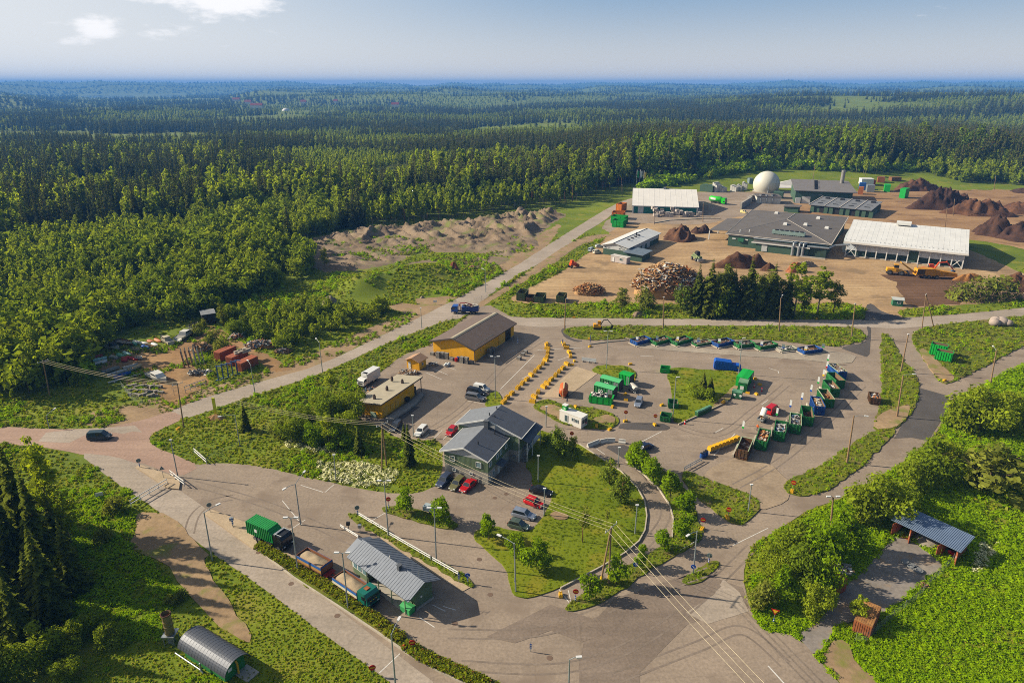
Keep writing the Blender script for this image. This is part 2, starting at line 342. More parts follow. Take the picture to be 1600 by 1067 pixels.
sheet('rear_yard', [(935,355),(985,318),(990,312),(1090,295),(1180,293),(1245,288),(1245,332),(1165,338),(1150,350),(1105,352),(1050,354),(1010,364),(960,367)], ground_mat('yard_floor', ['#8f7f6f', '#a0907f', '#988878', '#887763'], .04, 1, .05, .95), 'brown grey yard around the white roofed hall', .4)
sheet('compost_field', [(1240,332),(1240,288),(1350,282),(1500,290),(1700,290),(1760,300),(1760,440),(1600,388),(1515,374),(1400,362),(1300,352)], COMP, 'wide brown compost field behind the long hall', .8)
sheet('wood_yard', [(798,473),(800,462),(875,427),(912,400),(935,385),(958,358),(985,348),(1100,352),(1165,336),(1240,332),(1300,345),(1400,365),(1515,390),(1560,410),(1625,440),(1625,466),(1525,475),(1462,479),(1412,483),(1400,489),(1417,497),(1355,499),(1357,485),(1335,476),(1320,473),(1200,475),(900,475)], ground_mat('wood_yard_floor', ['#9c8060', '#b69a74', '#a98c68', '#8b7458'], .03, .8, .1, 1, (R(15), .14)), 'brown dirt yard of the wood and compost works', .5)
sheet('chip_floor', [(1375,428),(1420,420),(1500,432),(1520,450),(1515,474),(1462,478),(1420,480),(1408,455),(1398,440)], CHIP, 'dark wood chip ground in front of the long hall', 1.2)
sheet('long_road', [(262,644),(300,628),(350,613),(400,598),(500,571),(612,517),(700,474),(800,420),(875,371),(940,331),(972,314),(995,308),(995,316),(965,327),(945,345),(907,367),(880,391),(800,436),(760,465),(725,497),(700,500),(612,533),(500,585),(400,617),(330,641),(287,655)], ASPL, 'pale grey asphalt road running away past the tipping ground', .15)
sheet('side_track', [(870,392),(905,372),(940,366),(960,366),(935,374),(900,386),(870,410),(800,452),(760,475),(750,482),(740,478),(800,442)], DIRP, 'narrow gravel track along the works fence', .2)
sheet('junction_road', [(-150,668),(0,666),(90,671),(170,668),(225,656),(268,642),(290,653),(247,673),(232,684),(235,695),(262,706),(315,728),(280,746),(225,732),(120,708),(60,698),(0,693),(-150,693)], REDA, 'reddish asphalt junction where the dark van drives', .12)
sheet('asphalt_apron', BIG, ASPH, 'worn grey brown asphalt of the yards and lanes', .12)
sheet('asphalt_crossing', [(60,690),(72,676),(122,671),(175,668),(210,665),(232,683),(150,672),(108,692)], ASPL, 'pale asphalt strip across the reddish junction', .05, smooth=False)
sheet('gate_lane', [(120,707),(180,713),(225,728),(330,800),(420,870),(520,945),(620,1022),(690,1075),(650,1100),(612,1067),(512,995),(400,910),(332,865),(250,800),(175,750)], ASPL, 'pale asphalt exit lane left of the clipped hedge', .05)
sheet('red_lane', [(135,692),(225,670),(240,700),(315,728),(280,746),(220,722)], REDA, None, .05)
sheet('asphalt_patch', [(905,1040),(915,985),(960,935),(1090,893),(1160,918),(1170,950),(1120,960),(1075,975),(1000,1050),(1000,1110),(905,1110)], ASPM, None, .05, smooth=False)
sheet('asphalt_patch', [(1115,930),(1130,905),(1155,925),(1170,955),(1105,975),(1072,957)], ASPL, None, .05, smooth=False)
sheet('asphalt_patch', [(760,995),(860,945),(930,968),(945,990),(910,1003),(860,985),(805,1005)], ASPM, None, .05, smooth=False)
sheet('top_road', [(760,486),(800,497),(925,498),(1200,500.5),(1350,501),(1417,497),(1475,494.5),(1600,482),(1720,470),(1720,484),(1600,494),(1475,508),(1400,514),(1340,511),(1200,509),(900,508),(850,512),(800,508)], ASPL, 'pale asphalt cross road under the wood yard bank', .1)
sheet('new_asphalt', [(1436,606),(1482,619),(1484,637),(1450,689),(1425,684),(1397,685),(1412,660),(1432,635)], ASPD, 'patch of fresh dark asphalt on the right hand road', .06, smooth=False)
sheet('asphalt_patch', [(1310,543),(1350,536),(1357,522),(1354,510),(1361,512),(1360,530),(1358,559),(1338,553)], ASPD, None, .08)
sheet('asphalt_patch', [(1353,477),(1362,474),(1378,488),(1425,500),(1345,502),(1352,496)], ASPD, None, .08)
sheet('asphalt_patch', [(615,656),(641,635),(656,636),(627,657)], ASPD, None, .03, smooth=False)
sheet('asphalt_patch', [(942,697),(983,695),(981,712),(975,718),(966,711)], ASPD, None, .05)
sheet('asphalt_patch', [(965,671),(970,661),(1035,661),(1048,668),(1040,673)], ASPD, None, .05)
sheet('asphalt_patch', [(876,517),(881,512),(884,520),(894,530),(912,533),(900,535),(882,528)], ASPD, None, .03)
sheet('office_yard', [(764,757),(800,719),(818,730),(831,742),(829,757),(805,758)], ASPM, 'dark paved forecourt beside the green office', .03)
sheet('concrete_pad', [(845,621),(900,573),(934,584),(884,622)], CONC, 'pale concrete pad with the orange tanker trailer', .03, smooth=False)
sheet('concrete_pad', [(1003,536),(1100,545),(1240,553),(1275,545),(1340,555),(1330,570),(1240,562),(1100,552),(990,544)], ground_mat('dusty_asphalt', ['#94897c', '#a89c8c', '#9d9283'], .1, 2, .01, .9), None, .3)
sheet('dirt_yard', [(1105,735),(1145,714),(1200,722),(1240,760),(1228,785),(1188,800),(1185,780),(1140,762),(1100,745)], ground_mat('sandy_asphalt', ['#94836f', '#a39079', '#9b8974', '#8a7966'], .1, 2, .02, .95), None, .3)
sheet('weigh_plate', [(393,828),(420,842),(470,878),(545,922),(600,962),(585,968),(520,932),(455,890),(398,852)], CONC, 'pale concrete weighing lane under the trucks', .03, smooth=False)
sheet('weigh_plate', [(551,812),(562,808),(650,862),(735,918),(722,925),(640,872)], CONC, 'pale concrete weighing lane behind the weigh station', .03, smooth=False)
sheet('shelter_yard', [(1245,993),(1282,965),(1312,917),(1340,900),(1375,865),(1395,840),(1415,838),(1465,875),(1475,887),(1450,902),(1432,920),(1400,947),(1385,955),(1330,972),(1307,977),(1295,997),(1275,1028)], ground_mat('shelter_floor', ['#7d766e', '#938a80', '#88807a', '#94806a'], .12, 1.6, .03, .95), 'grey paved yard in front of the tin roofed shelter', .2)
sheet('dirt_path', [(212,800),(262,805),(332,865),(318,874),(327,900),(352,930),(365,950),(395,1005),(375,1000),(337,972),(300,940),(287,915),(255,880),(200,850),(212,830)], DIRP, 'sandy path between the spruces and the exit lane', .6)
sheet('dirt_path', [(1282,1030),(1298,1000),(1325,1000),(1340,1040),(1370,1062),(1400,1110),(1345,1110),(1312,1067)], DIRP, None, .5)
# raised green islands
ISL = {
 'office_lawn': [(842,672),(862,679),(888,690),(907,696),(940,717),(970,737),(995,762),(1007,785),(1010,807),(1007,830),(997,847),(975,865),(937,887),(875,919),(825,936),(805,932),(799,924),(790,887),(762,862),(740,842),(742,830),(775,822),(790,828),(828,833),(850,807),(864,775),(840,762),(831,757),(832,742),(820,728),(826,705)],
 'linden_verge': [(980,707),(985,695),(1000,692),(1012,710),(1035,735),(1062,755),(1085,785),(1089,812),(1099,828),(1095,847),(1050,872),(1007,897),(960,930),(920,950),(889,956),(881,951),(907,930),(980,886),(1015,867),(1050,841),(1053,810),(1047,790),(1030,765),(1007,742),(977,721)],
 'sign_island': [(1065,910),(1075,915),(1100,908),(1122,885),(1123,877),(1110,877),(1085,893),(1068,903)],
 'exit_island': [(1065,740),(1075,736),(1125,757),(1170,772),(1187,785),(1185,800),(1162,820),(1145,819),(1125,807),(1087,775),(1067,752)],
 'skip_verge': [(1224,762),(1230,751),(1275,732),(1320,702),(1360,675),(1395,669),(1400,675),(1385,692),(1350,727),(1317,750),(1285,770),(1255,777),(1232,772)],
 'road_verge': [(1380,521),(1390,527),(1407,557),(1432,587),(1438,610),(1432,635),(1412,660),(1398,672),(1362,674),(1372,648),(1378,615),(1376,527)],
 'middle_verge': [(879,517),(900,510),(1200,510),(1330,511.5),(1347,517),(1353,527),(1347,534),(1310,542),(1275,540),(1200,531),(1100,530),(975,530),(920,532),(895,528),(882,522)],
 'centre_lawn': [(1048,574),(1110,579),(1150,581),(1156,588),(1147,607),(1137,627),(1100,645),(1064,663),(1050,658),(1050,625),(1047,600),(1042,588)],
 'lamp_lawn': [(922,580),(935,571),(980,572),(995,584),(992,594),(975,593),(950,589)],
 'cabin_lawn': [(832,637),(840,628),(858,624),(876,632),(900,635),(940,640),(965,652),(967,662),(955,671),(912,670),(875,662),(850,646)],
 'rail_verge': [(541,803),(560,805),(607,832),(675,872),(717,892),(742,914),(736,920),(670,881),(600,843),(550,813)],
 'parking_verge': [(596,793),(625,791),(662,800),(712,817),(716,823),(705,829),(662,820),(625,807),(600,801)],
 'hedge_bed': [(397,853),(408,849),(470,885),(540,925),(600,968),(632,995),(665,1020),(720,1048),(785,1075),(800,1100),(765,1100),(745,1075),(690,1050),(640,1022),(590,987),(530,947),(460,902)],
 'post_lawn': [(757,637),(762,617),(777,611),(784,623),(783,636)],
 'road_triangle': [(1422,527),(1440,514),(1475,507.5),(1600,494),(1720,482),(1720,490),(1600,540),(1530,578),(1490,597),(1474,601),(1460,588),(1436,552)],
}
for k, p in ISL.items():
 lawn = k in ('office_lawn', 'centre_lawn', 'lamp_lawn', 'post_lawn')
 sheet(k, p, LAWN if lawn else MEAD, {'office_lawn': 'mown lawn curving round behind the office car park', 'centre_lawn': 'mown green island in the middle of the recycling yard', 'road_triangle': 'weedy grass triangle between the two right hand roads', 'middle_verge': 'long weedy verge between the cross road and the skips'}.get(k), (.22 if lawn else .42), .06, True, 1 if lawn else 2, step=1.2)
sheet('dirt_patch', [(1374,648),(1395,640),(1425,632),(1412,658),(1398,670),(1364,672)], DIRP, None, .4, .11)
sheet('dirt_patch', [(840,638),(862,632),(880,640),(905,660),(880,660),(855,646)], DIRP, None, .3, .11)
sheet('dirt_patch', [(925,655),(950,648),(962,655),(960,664),(935,662)], DIRP, None, .3, .11)
sheet('dirt_patch', [(1433,549),(1445,545),(1475,575),(1492,590),(1488,596),(1474,600),(1460,587)], DIRP, None, .3, .11)
sheet('dirt_patch', [(858,805),(868,800),(889,806),(886,813),(870,814)], DIRP, None, .5, .11)
sheet('dirt_patch', [(1107,642),(1150,600),(1155,605),(1137,629),(1115,640)], DIRP, None, .2, .11)
sheet('traffic_island', [(319,804),(332,798),(392,821),(402,850),(396,859)], CONC, 'sandy concrete traffic island beside the green truck', .02, .12, False)
sheet('traffic_island', [(212,731),(220,728),(283,750),(280,766),(262,764)], CONC, 'narrow concrete island at the entrance gate', .02, .12, False)
sheet('loading_ramp', [(602,657),(645,627),(660,614),(662,620),(650,634),(614,659)], M('ramp_concrete', '#8f8b85', .9), 'low concrete ramp beside the flat roofed yellow shed', 0, .35, False)
HARD = [s for s in SHEETS]
# kerbs
KERB = M('kerb_stone', '#b3a998', .9)
def kerb(px, label, w=.22, h=.17, closed=False):
 pts = [G(*p) for p in px]; m = MB()
 pts = [Vector((p.x, p.y, 0)) for p in pts]
 for a, b in zip(pts, pts[1:]):
  d = (b - a); n = max(1, int(d.length / 1.0)); ang = math.atan2(d.y, d.x)
  for i in range(n):
   c = a + d * ((i + .5) / n); m.box((c.x, c.y, .17), (d.length / n - .02, w, h + .22), ang)
 return tag(m.build('kerb', KERB), label, kind='structure')
kerb([(905,695),(940,717.5),(970,737.5),(995,762),(1007.5,785),(1010.5,807),(1007.5,830),(998,847),(975,866),(937,888),(876,920)], 'curved pale kerb round the office lawn')
kerb([(978,722),(1007,743),(1030,766),(1046,790),(1052,811),(1050,841)], 'curved pale kerb below the linden row')
kerb([(397,855),(460,904),(530,949),(590,989),(640,1024),(690,1052),(746,1078)], 'pale kerb along the exit lane side of the hedge')
kerb([(1060,664),(1100,646),(1137,628)], 'kerb along the south edge of the centre lawn')
kerb([(975,529),(1000,533)], 'kerb stub at the west end of the low skips')
kerb([(920,539),(950,535),(983,532)], 'orange stained kerb leading to the low skips')
# painted markings
WHITE = M('road_paint', (.62, .60, .56), .8, var=.2, scale=3)
def marks(lines, label, w=.16):
 m = MB()
 for a, b in lines:
  p, q = G(*a), G(*b); d = q - p; n = Vector((-d.y, d.x, 0)).normalized() * w / 2; z = .004 * LEVEL[0] + .004
  z = max(gz(p.x, p.y), gz(q.x, q.y), gz((p.x + q.x) / 2, (p.y + q.y) / 2)) + .006
  m.poly([(v.x, v.y, z) for v in (p - n, q - n, q + n, p + n)])
 return tag(m.build('road_markings', WHITE), label, kind='structure')
marks([((441,782),(472,820)),((450,830),(477,812)),((580,814),(602,801)),((508,769),(522,757)),((505,769),(470,758)),((676,945),(696,955)),((655,964),(679,980)),((692,965-18),(712,953)),((593,1051),(625,1021))], 'painted white lines round the weigh station lanes', .14)
marks([((1003,690),(1034,674)),((1115,677),(1130,669)),((1190,632),(1200,625)),((1000,556),(1022,557)),((1107,560),(1128,562)),((1201,575),(1216,580)),((1216,580),(1217,584)),((872,563),(890,557)),((840,547),(915,543)),((835,555),(782,608)),((815,592),(828,586)),((1115,732-20),(1148,698-20))], 'painted white lines across the recycling yard', .16)
marks([((665,582),(690,593)),((677,576),(700,586)),((690,570),(712,578)),((662,687),(676,671)),((677,686),(691,672)),((692,687),(701,677)),((729,626),(757,631)),((888,922),(892,940)),((873,920),(889,941)),((929,699),(945,710)),((1145,852),(1200,825)),((1090,845),(1060,862))], 'painted white parking bay and stop lines', .13)
marks([((1200,1045-5),(1232,1075))], 'white line at the bottom edge of the apron', .2)
def tracks(curves, label, w=.32, gap=1.7):
 m = MB()
 for c in curves:
  P = [G(*q) for q in c]; n = 14; F_ = []
  for i in range(len(P) - 1):
   p0, p1, p2, p3 = P[max(0, i - 1)], P[i], P[i + 1], P[min(len(P) - 1, i + 2)]
   for k in range(n): t = k / n; F_.append(.5 * (2 * p1 + (p2 - p0) * t + (2 * p0 - 5 * p1 + 4 * p2 - p3) * t * t + (3 * p1 - p0 - 3 * p2 + p3) * t ** 3))
  for off in (-gap / 2, gap / 2):
   z = .004 * LEVEL[0] + .004; row = []
   for i, q in enumerate(F_): d = F_[min(i + 1, len(F_) - 1)] - F_[max(i - 1, 0)]; nn = Vector((-d.y, d.x, 0)).normalized(); row.append((q + nn * (off - w / 2), q + nn * (off + w / 2)))
   zz = [gz(q.x, q.y) + .006 for q in F_]
   for i in range(len(row) - 1): m.poly([(row[i][0].x, row[i][0].y, zz[i]), (row[i + 1][0].x, row[i + 1][0].y, zz[i + 1]), (row[i + 1][1].x, row[i + 1][1].y, zz[i + 1]), (row[i][1].x, row[i][1].y, zz[i])])
 return tag(m.build('tyre_tracks', ground_mat('tyre_track', ['#786c61', '#877a6e', '#80736800'[:7]], .3, 2, .005, .9)), label, kind='structure')
tracks([[(295, 835), (305, 805), (330, 785), (365, 777)], [(300, 755), (420, 790), (560, 850)], [(700, 990), (850, 985), (1000, 930), (1120, 890)], [(720, 1040), (900, 1040), (1050, 970), (1180, 850)], [(960, 1060), (1090, 1010), (1160, 985), (1230, 1040)], [(840, 700), (920, 690), (1000, 735), (1040, 800), (1000, 860)][1:], [(1000, 640), (1110, 680), (1180, 640), (1230, 600)], [(1150, 760), (1220, 720), (1290, 660), (1350, 600)], [(640, 690), (720, 640), (790, 570), (850, 530)]], 'faint darker tyre tracks on the asphalt lanes')
# lakes
LAKE = M('lake_water', (.02, .035, .05), .06, 0, .1, .01, spec=.5)
def lake(u0, u1, d0, d1, z, label):
 m = MB(); n = 24; a = G(u0, 160); b = G(u1, 160); a0 = math.atan2(a.x, a.y); a1 = math.atan2(b.x, b.y); pts = []
 for i in range(n):
  t = 2 * math.pi * i / n; k = 1 + .25 * math.sin(3 * t + u0); az = (a0 + a1) / 2 + (a1 - a0) / 2 * math.cos(t); r = (d0 + d1) / 2 + (d1 - d0) / 2 * math.sin(t) * k
  pts.append((r * math.sin(az), r * math.cos(az), z))
 m.poly(pts[::-1] if False else pts); return tag(m.build('lake', LAKE), label, kind='structure')
lake(128, 212, 5600, 8000, -19, 'long silver lake far off at the left horizon')
lake(250, 284, 5800, 7900, -19, 'small silver lake right of the long lake')
lake(160, 196, 4200, 4450, -14, 'thin strip of water in front of the long lake')
lake(1505, 1545, 5200, 6400, 0, 'thin strip of lake at the right horizon')
# ------------------------------------------------------------------ foliage
def leaf_mat(name, c1, c2, trans=.35, c3=None, up=.5):
 m = bpy.data.materials.new(name); m.use_nodes = True; N = m.node_tree.nodes; L = m.node_tree.links
 N.remove(N['Principled BSDF']); out = N['Material Output']
 oi = N.new('ShaderNodeObjectInfo'); ge = N.new('ShaderNodeNewGeometry')
 mx = N.new('ShaderNodeMixRGB'); mx.inputs[1].default_value = c1 + (1,); mx.inputs[2].default_value = c2 + (1,); L.new(oi.outputs['Random'], mx.inputs['Fac'])
 mr = N.new('ShaderNodeMapRange'); mr.inputs[3].default_value = .62; mr.inputs[4].default_value = 1.4; L.new(ge.outputs['Random Per Island'], mr.inputs[0])
 mu = N.new('ShaderNodeMixRGB'); mu.blend_type = 'MULTIPLY'; mu.inputs['Fac'].default_value = 1; L.new(mx.outputs[0], mu.inputs[1]); L.new(mr.outputs[0], mu.inputs[2])
 col = mu.outputs[0]
 if c3:
  r3 = N.new('ShaderNodeMapRange'); r3.inputs[1].default_value = .86; r3.inputs[2].default_value = .92; L.new(ge.outputs['Random Per Island'], r3.inputs[0])
  m3 = N.new('ShaderNodeMixRGB'); L.new(r3.outputs[0], m3.inputs['Fac']); L.new(col, m3.inputs[1]); m3.inputs[2].default_value = c3 + (1,); col = m3.outputs[0]
 d = N.new('ShaderNodeBsdfDiffuse'); t = N.new('ShaderNodeBsdfTranslucent'); s = N.new('ShaderNodeMixShader'); s.inputs[0].default_value = trans
 L.new(col, d.inputs[0])
 va = N.new('ShaderNodeVectorMath'); va.operation = 'ADD'; L.new(ge.outputs['Normal'], va.inputs[0]); va.inputs[1].default_value = (0, 0, up)
 vb = N.new('ShaderNodeVectorMath'); vb.operation = 'NORMALIZE'; L.new(va.outputs[0], vb.inputs[0]); L.new(vb.outputs[0], d.inputs['Normal'])
 tw = N.new('ShaderNodeMixRGB'); tw.blend_type = 'MULTIPLY'; tw.inputs['Fac'].default_value = 1; L.new(col, tw.inputs[1]); tw.inputs[2].default_value = (1.25, 1.2, .5, 1); L.new(tw.outputs[0], t.inputs[0])
 L.new(d.outputs[0], s.inputs[1]); L.new(t.outputs[0], s.inputs[2]); L.new(s.outputs[0], out.inputs['Surface'])
 return m
LF_SPRUCE = leaf_mat('spruce_needles', (.042, .060, .012), (.088, .098, .016), .2, up=.45)
LF_PINE = leaf_mat('pine_needles', (.075,.115,.012), (.11,.145,.014), .2)
LF_BIRCH = leaf_mat('birch_leaves', (.165, .225, .010), (.27, .32, .016), .45, up=.8)
LF_BUSH = leaf_mat('willow_leaves', (.13,.185,.012), (.22,.265,.016), .42, up=.7)
LF_LIND = leaf_mat('linden_leaves', (.13,.215,.004), (.17,.255,.006), .42, up=.6)
LF_GREY = leaf_mat('scrub_leaves', (.13,.155,.022), (.18,.195,.028), .38, up=.6)
LF_GRASS = leaf_mat('grass_blades', (.19,.28,.005), (.30,.37,.010), .45, (.33,.28,.05), up=1.3)
LF_LUSH = leaf_mat('nettle_leaves', (.185,.315,.003), (.265,.385,.006), .45, up=1.1)
LF_HEDGE = leaf_mat('hedge_leaves', (.15,.185,.008), (.20,.22,.012), .4, (.16,.07,.02), up=.8)
LF_WHITE = leaf_mat('white_flowers', (0.483, 0.483, 0.253), (0.632, 0.609, 0.391), .3)
LF_LAWN = leaf_mat('lawn_blades', (.085,.140,.002), (.125,.170,.003), .35, up=1.2)
LF_SPRN = leaf_mat('near_spruce_needles', (.095, .125, .016), (.14, .165, .02), .4, up=1.0)
LF_LARCH = leaf_mat('larch_needles', (.15,.225,.008), (.19,.255,.01), .42, up=.6)
BARK = M('bark', '#6b5646', .95, var=.35, scale=3); BARKB = M('birch_bark', '#a89a88', .9, var=.3, scale=4); BARKP = M('pine_bark', '#8a5f42', .95, var=.3, scale=3)
def cards(pts, nrm, size, mat, name, rnd, squash=.62):
 """one small leaf-clump face per point, facing roughly along nrm"""
 n = len(pts); nrm = nrm / (np.linalg.norm(nrm, axis=1, keepdims=True) + 1e-9)
 a = rnd.randn(n, 3); a -= (a * nrm).sum(1, keepdims=True) * nrm; a /= np.linalg.norm(a, axis=1, keepdims=True) + 1e-9
 b = np.cross(nrm, a); s = (size * (.45 + 1.5 * rnd.rand(n) ** 1.8))[:, None] if np.ndim(size) == 0 else size[:, None]
 k = rnd.uniform(.7, 1.3, (n, 4, 1))
 q = np.stack([pts + a * s * k[:, 0] * .5, pts + b * s * squash * k[:, 1] * .5, pts - a * s * k[:, 2] * .5, pts - b * s * squash * k[:, 3] * .5], 1)
 return q.reshape(-1, 3)
def quads_obj(name, V, mat, parent=None):
 n = len(V) // 4; me = bpy.data.meshes.new(name); me.vertices.add(len(V)); me.vertices.foreach_set('co', np.asarray(V, np.float32).ravel())
 me.loops.add(n * 4); me.loops.foreach_set('vertex_index', np.arange(n * 4, dtype=np.int32)); me.polygons.add(n)
 me.polygons.foreach_set('loop_start', np.arange(0, n * 4, 4, dtype=np.int32)); me.polygons.foreach_set('loop_total', np.full(n, 4, np.int32))
 me.materials.append(mat); me.update(); me.validate()
 o = bpy.data.objects.new(name, me); C.objects.link(o)
 if parent: o.parent = parent
 return o
def spruce(seed, h=20, r=2.9, tiers=26, nb=11, mat=None, base=.06):
 rnd = np.random.RandomState(seed); P = []; 
 for i in range(tiers):
  t = i / (tiers - 1); z = h * (base + (1 - base) * t); rr = (r * (1 - t) ** .85 + .12) * rnd.uniform(.82, 1.12)
  for j in range(max(4, int(nb * (1 - .55 * t)))):
   if rnd.rand() < .1: continue
   an = rnd.uniform(0, 6.28); L = rr * rnd.uniform(.6, 1.15); w = L * .24 + .16; dz = -L * rnd.uniform(.25, .5)
   c, s = math.cos(an), math.sin(an); up = h / tiers * .35; tw = rnd.uniform(-.25, .25)
   a = np.array([0, 0, z + up]); d = np.array([c * L, s * L, z + dz]); side = np.array([-s, c, tw]) * w
   m = a * .4 + d * .6 + np.array([0, 0, .12 * L])
   P += [a, m + side, d, m - side]
   if L > 1:                           # hanging twigs below the branch
    for q in (.45, .8):
     e = a * (1 - q) + d * q; hh = L * .26; sd = np.array([-s, c, 0]) * w * .8
     P += [e + sd, e + np.array([c, s, -.6]) * hh, e - sd, e + np.array([-c * .3, -s * .3, -1.0]) * hh]
 return np.array(P)
def blob_crown(rnd, lobes, n, size, jit=.55):
 """lobes: (centre, radii); leaf clumps lie mostly in each lobe's outer shell"""
 P = []; Nn = []; vol = np.array([l[1][0] * l[1][1] + l[1][0] * l[1][2] for l in lobes]); cnt = (vol / vol.sum() * n).astype(int)
 for (c, rad), k in zip(lobes, cnt):
  d = rnd.randn(k, 3); d /= np.linalg.norm(d, axis=1, keepdims=True); rr = rnd.uniform(.35, 1.08, k) ** .6
  p = d * rr[:, None] * np.array(rad) + np.array(c); P.append(p); Nn.append(d * .9 + rnd.randn(k, 3) * jit + np.array([0, 0, .35]))
 return cards(np.concatenate(P), np.concatenate(Nn), size, None, '', rnd)
def lobes_for(rnd, h, r, z0, k, shape):
 L = []
 for i in range(k):
  t = (i + .5) / k; z = z0 + (h - z0) * (.08 + .86 * t)
  w = {'oval': math.sin(math.pi * (.12 + .80 * t)) ** .7, 'cone': (1 - t) ** .75 * .95 + .1, 'egg': math.sin(math.pi * (.22 + .74 * t)) ** .8, 'spire': min(1, t * 4 + .25) * (1 - t) ** .55 + .1, 'dome': math.sqrt(max(.05, 1 - t * t * .9))}[shape] * r
  m = 1 if t > .88 else rnd.randint(2, 4)
  for _ in range(m):
   a = rnd.uniform(0, 6.28); q = w * rnd.uniform(.25, .82); s = w * rnd.uniform(.28, .66) + .15
   L.append(((q * math.cos(a), q * math.sin(a), z + rnd.uniform(-.3, .3)), (s, s, min(s, (h - z0) / k * 1.25) * rnd.uniform(.8, 1.15))))
 return L
def trunk_mb(rnd, h, r, z0, limbs=5, spread=1.5, lean=.03):
 m = MB(); p = [(0, 0, -.3), (lean * h * .3, 0, h * .4), (lean * h * .6, lean * h * .3, h * .9)]
 m.tube(p, [r, r * .7, r * .18], 7)
 for i in range(limbs):
  t = rnd.uniform(.35, .8); z = h * t; a = rnd.uniform(0, 6.28); L = spread * (1.15 - t) * 1.3
  m.tube([(lean * z * .6, 0, z), (L * .6 * math.cos(a), L * .6 * math.sin(a), z + L * .5), (L * math.cos(a), L * math.sin(a), z + L * .9)], [r * .35, r * .22, r * .06], 5)
 return m
PROTO = {}
def tree_proto(key, kindname, h, r, style, seed, mat, bark, n=900, size=.6, z0=None, k=7):
 """builds crown and trunk meshes once; the first placed tree uses them, the others copy them"""
 rnd = np.random.RandomState(seed)
 if style == 'spruce': V = spruce(seed, h, r, *n)
 else: V = blob_crown(rnd, lobes_for(rnd, h, r, h * .2 if z0 is None else z0, k, style), n, size)
 o = bpy.data.objects.new(kindname, None); C.objects.link(o)
 quads_obj('crown', V, mat, o); trunk_mb(rnd, h, max(.09, h * .011), z0 or h * .2, 0 if style == 'spruce' else 6, r * .7).build('trunk', bark, o, True)
 PROTO[key] = dict(o=o, h=h, used=False, name=kindname)
def plant(key, loc, h, label, cat, group=None, rz=None, fat=1.0):
 p = PROTO[key]; s = h / p['h']; rz = random.uniform(0, 6.28) if rz is None else rz
 if not p['used']:
  p['used'] = True; o = p['o']; o.location = loc; o.rotation_euler = (0, 0, rz); o.scale = (s * fat, s * fat, s); return tag(o, label, cat, group)
 o = dup(p['o'], loc, rz, label, None, (s * fat, s * fat, s))
 if 'group' in o: del o['group']
 return tag(o, label, cat, group)
# far trees
for i in range(3): tree_proto('sp%d' % i, 'spruce_tree', 22, 2.9 + .35 * i, 'spruce', 10 + i, LF_SPRUCE, BARK, (22, 9))
for i in range(3): tree_proto('bi%d' % i, 'birch_tree', 14, 1.9 + .3 * i, 'spire', 20 + i, LF_BIRCH, BARKB, 460, .9, 3.4, 9)
for i in range(3): tree_proto('bu%d' % i, 'willow_tree', 9, 3.5 + .3 * i, 'dome', 30 + i, LF_BUSH, BARK, 800, .85, 1.0, 5)
for i in range(2): tree_proto('ps%d' % i, 'pine_tree', 20, 2.5, 'oval', 40 + i, LF_PINE, BARKP, 380, 1.0, 10.5, 5)
for i in range(2): tree_proto('la%d' % i, 'larch_tree', 24, 2.9, 'spire', 45 + i, LF_LARCH, BARK, 560, 1.05, 7.5, 10)
for i in range(2): tree_proto('sb%d' % i, 'shrub', 3.0, 1.8, 'dome', 50 + i, LF_LUSH, BARK, 260, .6, .2, 3)
# near trees
for i in range(2): tree_proto('nsp%d' % i, 'spruce_tree', 24, 3.6, 'spruce', 60 + i, LF_SPRN, BARK, (44, 20))
for i in range(3): tree_proto('li%d' % i, 'linden_tree', 7.0, 2.3, 'egg', 70 + i, LF_LIND, BARK, 1700, .42, .9, 6)
for i in range(2): tree_proto('np%d' % i, 'pine_tree', 8, 2.3, 'egg', 80 + i, LF_PINE, BARKP, 1900, .36, .4, 7)
tree_proto('sap', 'young_pine', 7.5, 1.3, 'oval', 85, LF_GREY, BARKP, 420, .34, 2.8, 5)
for i in range(3): tree_proto('nb%d' % i, 'willow_tree', 8, 4.2, 'dome', 90 + i, LF_BUSH, BARK, 4200, .42, .4, 5)
for i in range(2): tree_proto('nl%d' % i, 'maple_tree', 8, 3.4, 'dome', 95 + i, LF_LIND, BARK, 2800, .45, .5, 5)
for i in range(2): tree_proto('ng%d' % i, 'shrub', 4, 2.6, 'dome', 98 + i, LF_GREY, BARK, 1500, .4, .1, 4)
for i in range(2): tree_proto('nbi%d' % i, 'birch_tree', 17, 2.9, 'spire', 102 + i, LF_BIRCH, BARKB, 2200, .5, 4, 8)
tree_proto('jun', 'juniper', 2.6, 2.4, 'dome', 106, LF_BUSH, BARK, 1100, .34, .1, 3)
for i in range(2): tree_proto('dl%d' % i, 'poplar_tree', 15, 2.7, 'oval', 108 + i, LF_GREY, BARK, 1700, .55, 2.5, 8)
